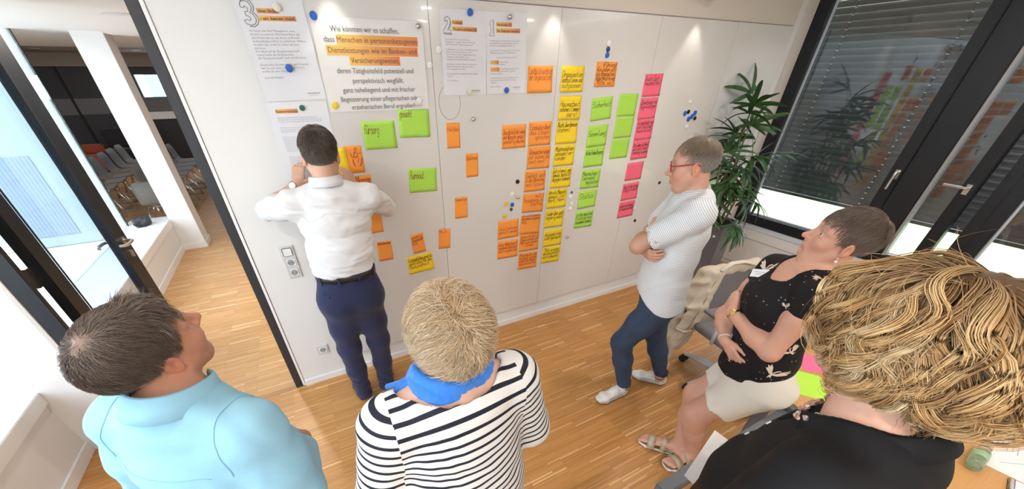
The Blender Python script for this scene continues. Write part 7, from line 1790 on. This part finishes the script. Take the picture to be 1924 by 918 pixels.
for e in (-1, 1): cloth(ch, 'armrest', [rbox(q(-.03, e * .275, .66), (.12, .035, .014), np.stack([cf, cr, [0, 0, 1]], 1), .012)], .007, M_chg)
jk = thing('jacket', 'cream jacket draped over the back of the grey swivel chair', 'jacket', tuple(q(-.28, 0, .15)))
J = np.stack([cf, cr, [0, 0, 1]], 1)
jp = [econe(q(-.285, -.215, .880), q(-.285, .215, .880), (.040, .036), (.042, .036), (0, 0, 1), .02), rbox(q(-.325, 0, .72), (.014, .235, .165), J, .012, .03), rbox(q(-.335, .04, .50), (.016, .235, .17), J, .012, .03),
      econe(q(-.262, -.20, .87), q(-.235, -.215, .68), (.040, .014), (.030, .012), cr, .02), econe(q(-.258, .17, .875), q(-.235, .255, .62), (.075, .016), (.095, .014), cr, .02), econe(q(-.235, .255, .62), q(-.25, .315, .30), (.095, .014), (.115, .020), cr, .03),
      cone(q(-.295, .235, .86), q(-.315, .345, .58), .050, .048, .03), cone(q(-.315, .345, .58), q(-.305, .385, .30), .048, .050, .03), cone(q(-.30, -.235, .86), q(-.345, -.27, .60), .046, .042, .03),
      econe(q(-.33, .20, .40), q(-.33, .26, .20), (.15, .030), (.13, .034), cr, .03), econe(q(-.28, .36, .36), q(-.27, .40, .16), (.06, .045), (.085, .050), cr, .03)]
cloth(jk, 'jacket_body', jp, .006, M_jk, wrinkle(111, .0070, .09, (.5, .4, .4), 6, 1.0))
cl = MB(); cl.tube([q(-.245, -.16, .900), q(-.262, -.05, .932), q(-.268, .05, .932), q(-.250, .16, .900)], .020, 8, flat=.5); cl.build('jacket_collar', M_jk2, jk, smooth=True)
MB().tube([q(-.262, .10, .925), q(-.238, .19, .80), q(-.222, .24, .62), q(-.224, .30, .40)], .0035, 6).build('piping', mat('olive_piping', (.36, .30, .12), .7), jk)
bt = MB(); bt.tube([q(-.23, .40, .47), q(-.21, .34, .44), q(-.215, .26, .43)], .013, 6, flat=.3); bt.build('half_belt', M_jk, jk, smooth=True)

# ------------------------------------------------------------------ planter with a lady palm
M_pl = mat('grey_planter_shell', (.105, .105, .115), .35, .04, 8); M_soil = mat('potting_soil', (.06, .035, .022), .95, .4, 60, bump=.8, bscale=120)
pt = thing('planter', 'tall square grey planter with a lady palm in the window corner', 'planter', (3.72, 2.13, 0), math.radians(15.7))
PM = Matrix.Translation((3.605, 1.965, 0)) @ Matrix.Rotation(math.radians(15.7), 4, 'Z')
W_, D_, H_ = .40, .36, .75
pb = MB()
for a, b in (((0, W_), (0, .02)), ((0, W_), (D_ - .02, D_)), ((0, .02), (.02, D_ - .02)), ((W_ - .02, W_), (.02, D_ - .02))): pb.box(a[0], a[1], b[0], b[1], 0.0, H_, PM)
pb.box(.02, W_ - .02, .02, D_ - .02, 0.0, .03, PM); pb.build('shell', M_pl, pt)
sv, sf = solid([rbox(PM @ Vector((W_ / 2, D_ / 2, .66)), (W_ / 2 - .021, D_ / 2 - .021, .03), np.array(PM.to_3x3()), .01)], .010, noise=wrinkle(5, .008, .05, None, 5)); link('soil', np_mesh('soil', sv, sf), M_soil, pt)
k_ = MB(); k_.lathe([(.012, 0), (.012, .008), (.009, .011), (.0005, .011)], 16, PM @ Matrix.Translation((.0, .06, .66)) @ Matrix.Rotation(math.radians(-90), 4, 'Y')); k_.build('white_cap', W_sw, pt)
palm = thing('lady_palm', 'lady palm with fans of narrow dark green leaves in the grey planter', 'plant', tuple(PM @ Vector((.20, .17, .69))))
M_leaf = attr_mat('palm_leaf', rough=.42, spec=.45, var=.12, scale=25); M_cane = mat('palm_cane', (.20, .13, .07), .85, .3, 40, bump=.6, bscale=150, stretch=(1, 1, 6)); M_stalk = mat('green_stalk', (.10, .19, .05), .5, .15)
rg = random.Random(12)
def leaf_mesh(seed, L, wd, droop):
    r = random.Random(seed); n = 7; vs = []; cs = []
    for i in range(n + 1):
        t = i / n; w = wd * (math.sin(math.pi * min(1, .12 + t * .80)) ** .75) * (1 if t < .92 else .55); z = -droop * L * t ** 2.0; x = L * (t - .12 * droop * t ** 3)
        for s_, dz in ((-1, .16 * w), (0, 0), (1, .16 * w)): vs.append((x, s_ * w / 2, z + dz)); k = r.uniform(.85, 1.15); cs.append((.030 * k + .03 * (t > .9), .085 * k, .022 * k))
    return np_mesh('leaf', vs, [(i * 3 + j, i * 3 + j + 1, i * 3 + 4 + j, i * 3 + 3 + j) for i in range(n) for j in (0, 1)], {'tint': np.array(cs)})
LM_ = [leaf_mesh(i, 1.0, .135 + .022 * (i % 3), .18 + .16 * (i % 4)) for i in range(8)]
canes = [((.13, .13), .86, (.03, .03)), ((.17, .20), 1.05, (.09, .03)), ((.24, .12), .70, (.10, -.02)), ((.26, .22), .95, (.04, .02)), ((.20, .16), .48, (-.06, -.08)), ((.10, .20), .62, (-.09, .00)), ((.16, .10), .36, (-.02, -.09))]
nl = 0
for ci, ((px, py), hgt, lean) in enumerate(canes):
    b = PM @ Vector((px, py, .67)); tp = b + Vector((lean[0], lean[1], hgt)); md = (b + tp) / 2 + Vector((rg.uniform(-.02, .02), rg.uniform(-.02, .02), 0))
    pts = [b.lerp(md, .0), b.lerp(md, .5), md, md.lerp(tp, .5), tp]; MB().tube(pts, [.013, .011, .010, .009, .007], 8).build('cane', M_cane, palm, smooth=True)
    fans = {0: 6, 1: 7, 2: 6, 3: 6, 4: 6, 5: 5, 6: 5}[ci]
    for fi in range(fans):
        t = 1 - fi * (.62 / fans) * (1 if hgt > .8 else 1.2); o = b.lerp(tp, max(.2, t)); az = fi * 2.4 + ci * 1.3 + rg.uniform(-.4, .4); el = math.radians(62 - fi * 17 + rg.uniform(-10, 10))
        if fi == 0: el = math.radians(70)
        d = Vector((math.cos(az) * math.cos(el), math.sin(az) * math.cos(el), math.sin(el))); sl = rg.uniform(.13, .25); e = o + d * sl + Vector((0, 0, -.015))
        if e.y > 2.30: e.y = 2.30 - rg.uniform(0, .03)
        if e.x > 4.45: e.x = 4.45
        MB().tube([o, o.lerp(e, .5) + Vector((0, 0, .02)), e], [.0035, .0028, .0022], 5).build('leaf_stalk', M_stalk, palm)
        nb = rg.randint(6, 8); ax = (d + Vector((0, 0, -.35))).normalized(); sd = ax.cross(Vector((0, 0, 1))); sd.normalize(); upv = sd.cross(ax)
        for k in range(nb):
            a = (k / (nb - 1) - .5) * math.radians(rg.uniform(165, 210)); dd = (ax * math.cos(a) + sd * math.sin(a) + upv * rg.uniform(-.12, .18)).normalized(); L = rg.uniform(.23, .33) * (1 - .25 * abs(a) / 1.8) * (.95 if hgt > .8 else .85)
            tipp = e + dd * L
            if tipp.y > 2.36: dd.y -= (tipp.y - 2.36) / L; dd.normalize()
            if tipp.x > 4.50: dd.x -= (tipp.x - 4.50) / L; dd.normalize()
            s_ = dd.cross(upv); s_ = (s_ if s_.length > .1 else dd.cross(Vector((1, 0, 0)))).normalized(); u_ = s_.cross(dd)
            lf = link('leaf', LM_[rg.randrange(8)], M_leaf, palm, local=True); lf.matrix_parent_inverse = inv_of(palm)
            R = Matrix((dd, -s_, u_)).transposed(); 
            lf.matrix_basis = Matrix.Translation(e) @ R.to_4x4() @ Matrix.Scale(L, 4); nl += 1

# ------------------------------------------------------------------ chairs and dark furniture in the hall
M_shell = mat('grey_chair_shell', (.23, .22, .205), .5, .04)
def hall_chair():
    r = thing('hall_chair', 'grey shell chair with chrome legs in the left row of the hall', 'chair', (0, 0, 0), 0, 'grey shell chairs in the hall')
    n, m_ = 8, 9; vs = []
    prof = [(.21, .445), (.16, .452), (.05, .440), (-.08, .435), (-.16, .455), (-.205, .52), (-.225, .62), (-.245, .72), (-.262, .80)]
    for y_ in range(n + 1):
        s = (y_ / n - .5) * 2
        for i, (x, z) in enumerate(prof):
            w = .215 if i < 5 else .215 - .006 * (i - 4); c = .018 * s * s; vs.append((x + (c if i > 4 else 0), s * w, z + (c if i <= 4 else 0) - (.05 * max(0, abs(s) - .6) ** 2 * 6 * (i == 8))))
    o = link('seat_shell', np_mesh('seat_shell', vs, [(y_ * m_ + i, y_ * m_ + i + 1, (y_ + 1) * m_ + i + 1, (y_ + 1) * m_ + i) for y_ in range(n) for i in range(m_ - 1)]), M_shell, r, local=True)
    sd = o.modifiers.new('thickness', 'SOLIDIFY'); sd.thickness = .010
    for s in (-1, 1):
        for f in (.20, -.20):
            g = MB(); g.tube([(f * .55, s * .17, .43), (f * 1.0, s * .205, .20), (f * 1.25, s * .225, .008)], .010, 8); link('leg', g.mesh('leg', smooth=True), M_chrome, r, local=True)
    g = MB(); g.tube([(.11, -.17, .43), (.11, .17, .43)], .009, 8); link('crossbar', g.mesh('crossbar'), M_chrome, r, local=True); g = MB().tube([(-.11, -.17, .43), (-.11, .17, .43)], .009, 8); link('crossbar', g.mesh('crossbar'), M_chrome, r, local=True)
    for s in (-1, 1): g = MB().tube([(.25, s * .225, .012), (-.25, s * .225, .012)], .008, 6); link('runner', g.mesh('runner'), M_chrome, r, local=True)
    return r
hc = hall_chair(); first = True
spots = [(-3.10, 8.42 + .50 * i, 0, 'left row', i) for i in range(6)] + [(-2.16, 8.05 + .50 * i, 0, 'right row beyond the column', i) for i in range(6)] + [(-1.95, 6.98, 82, 'front', 0)]
for x, y, a, row, i in spots:
    lb = 'grey shell chair standing alone right behind the white sill' if row == 'front' else 'grey shell chair %s in the %s of the hall' % (['nearest', 'second', 'third', 'fourth', 'fifth', 'sixth and farthest'][i], row)
    if first: hc.location = (x, y, 0); hc.rotation_euler = (0, 0, math.radians(a)); hc['label'] = lb; first = False
    else: copy_tree(hc, (x, y, 0), math.radians(a), lb)
t = thing('armchair', 'rust red upholstered block seat far back in the dark hall', 'seat', (-4.55, 12.9, 0)); M_rust = fabric('rust_red_cover', (.34, .07, .035))
MB().box(-4.75, -4.25, 12.6, 13.2, .06, .40).build('seat', M_rust, t, bevel=.03); MB().box(-4.75, -4.25, 13.0, 13.2, .40, .60).build('backrest', M_rust, t, bevel=.03); MB().box(-4.7, -4.3, 12.65, 13.15, 0, .06).build('plinth', M_rub, t)
t = thing('armchair', 'black upholstered block seat beside the rust red one in the hall', 'seat', (-3.75, 12.9, 0)); M_blk = fabric('black_cover', (.02, .02, .022))
MB().box(-4.15, -3.35, 12.6, 13.2, .06, .50).build('seat', M_blk, t, bevel=.03); MB().box(-4.15, -3.35, 13.0, 13.2, .50, .92).build('backrest', M_blk, t, bevel=.03); MB().box(-4.1, -3.4, 12.65, 13.15, 0, .06).build('plinth', M_rub, t)
t = thing('shoulder_bag', 'small black bag left on the white corridor sill', 'bag', (-1.98, 5.95, .436))
cloth(t, 'bag_body', [rbox((-1.98, 5.95, .485), (.085, .06, .048), np.eye(3), .03), cone((-2.02, 5.93, .50), (-1.93, 5.97, .52), .04, .035, .03)], .007, mat('black_nylon', (.03, .03, .033), .6, .15), wrinkle(3, .006, .06, None, 5)); MB().tube([(-2.05, 5.94, .50), (-2.06, 5.90, .47), (-2.02, 5.86, .443), (-1.94, 5.87, .443), (-1.90, 5.92, .46), (-1.905, 5.96, .50)], .006, 6).build('strap', M_rub, t)
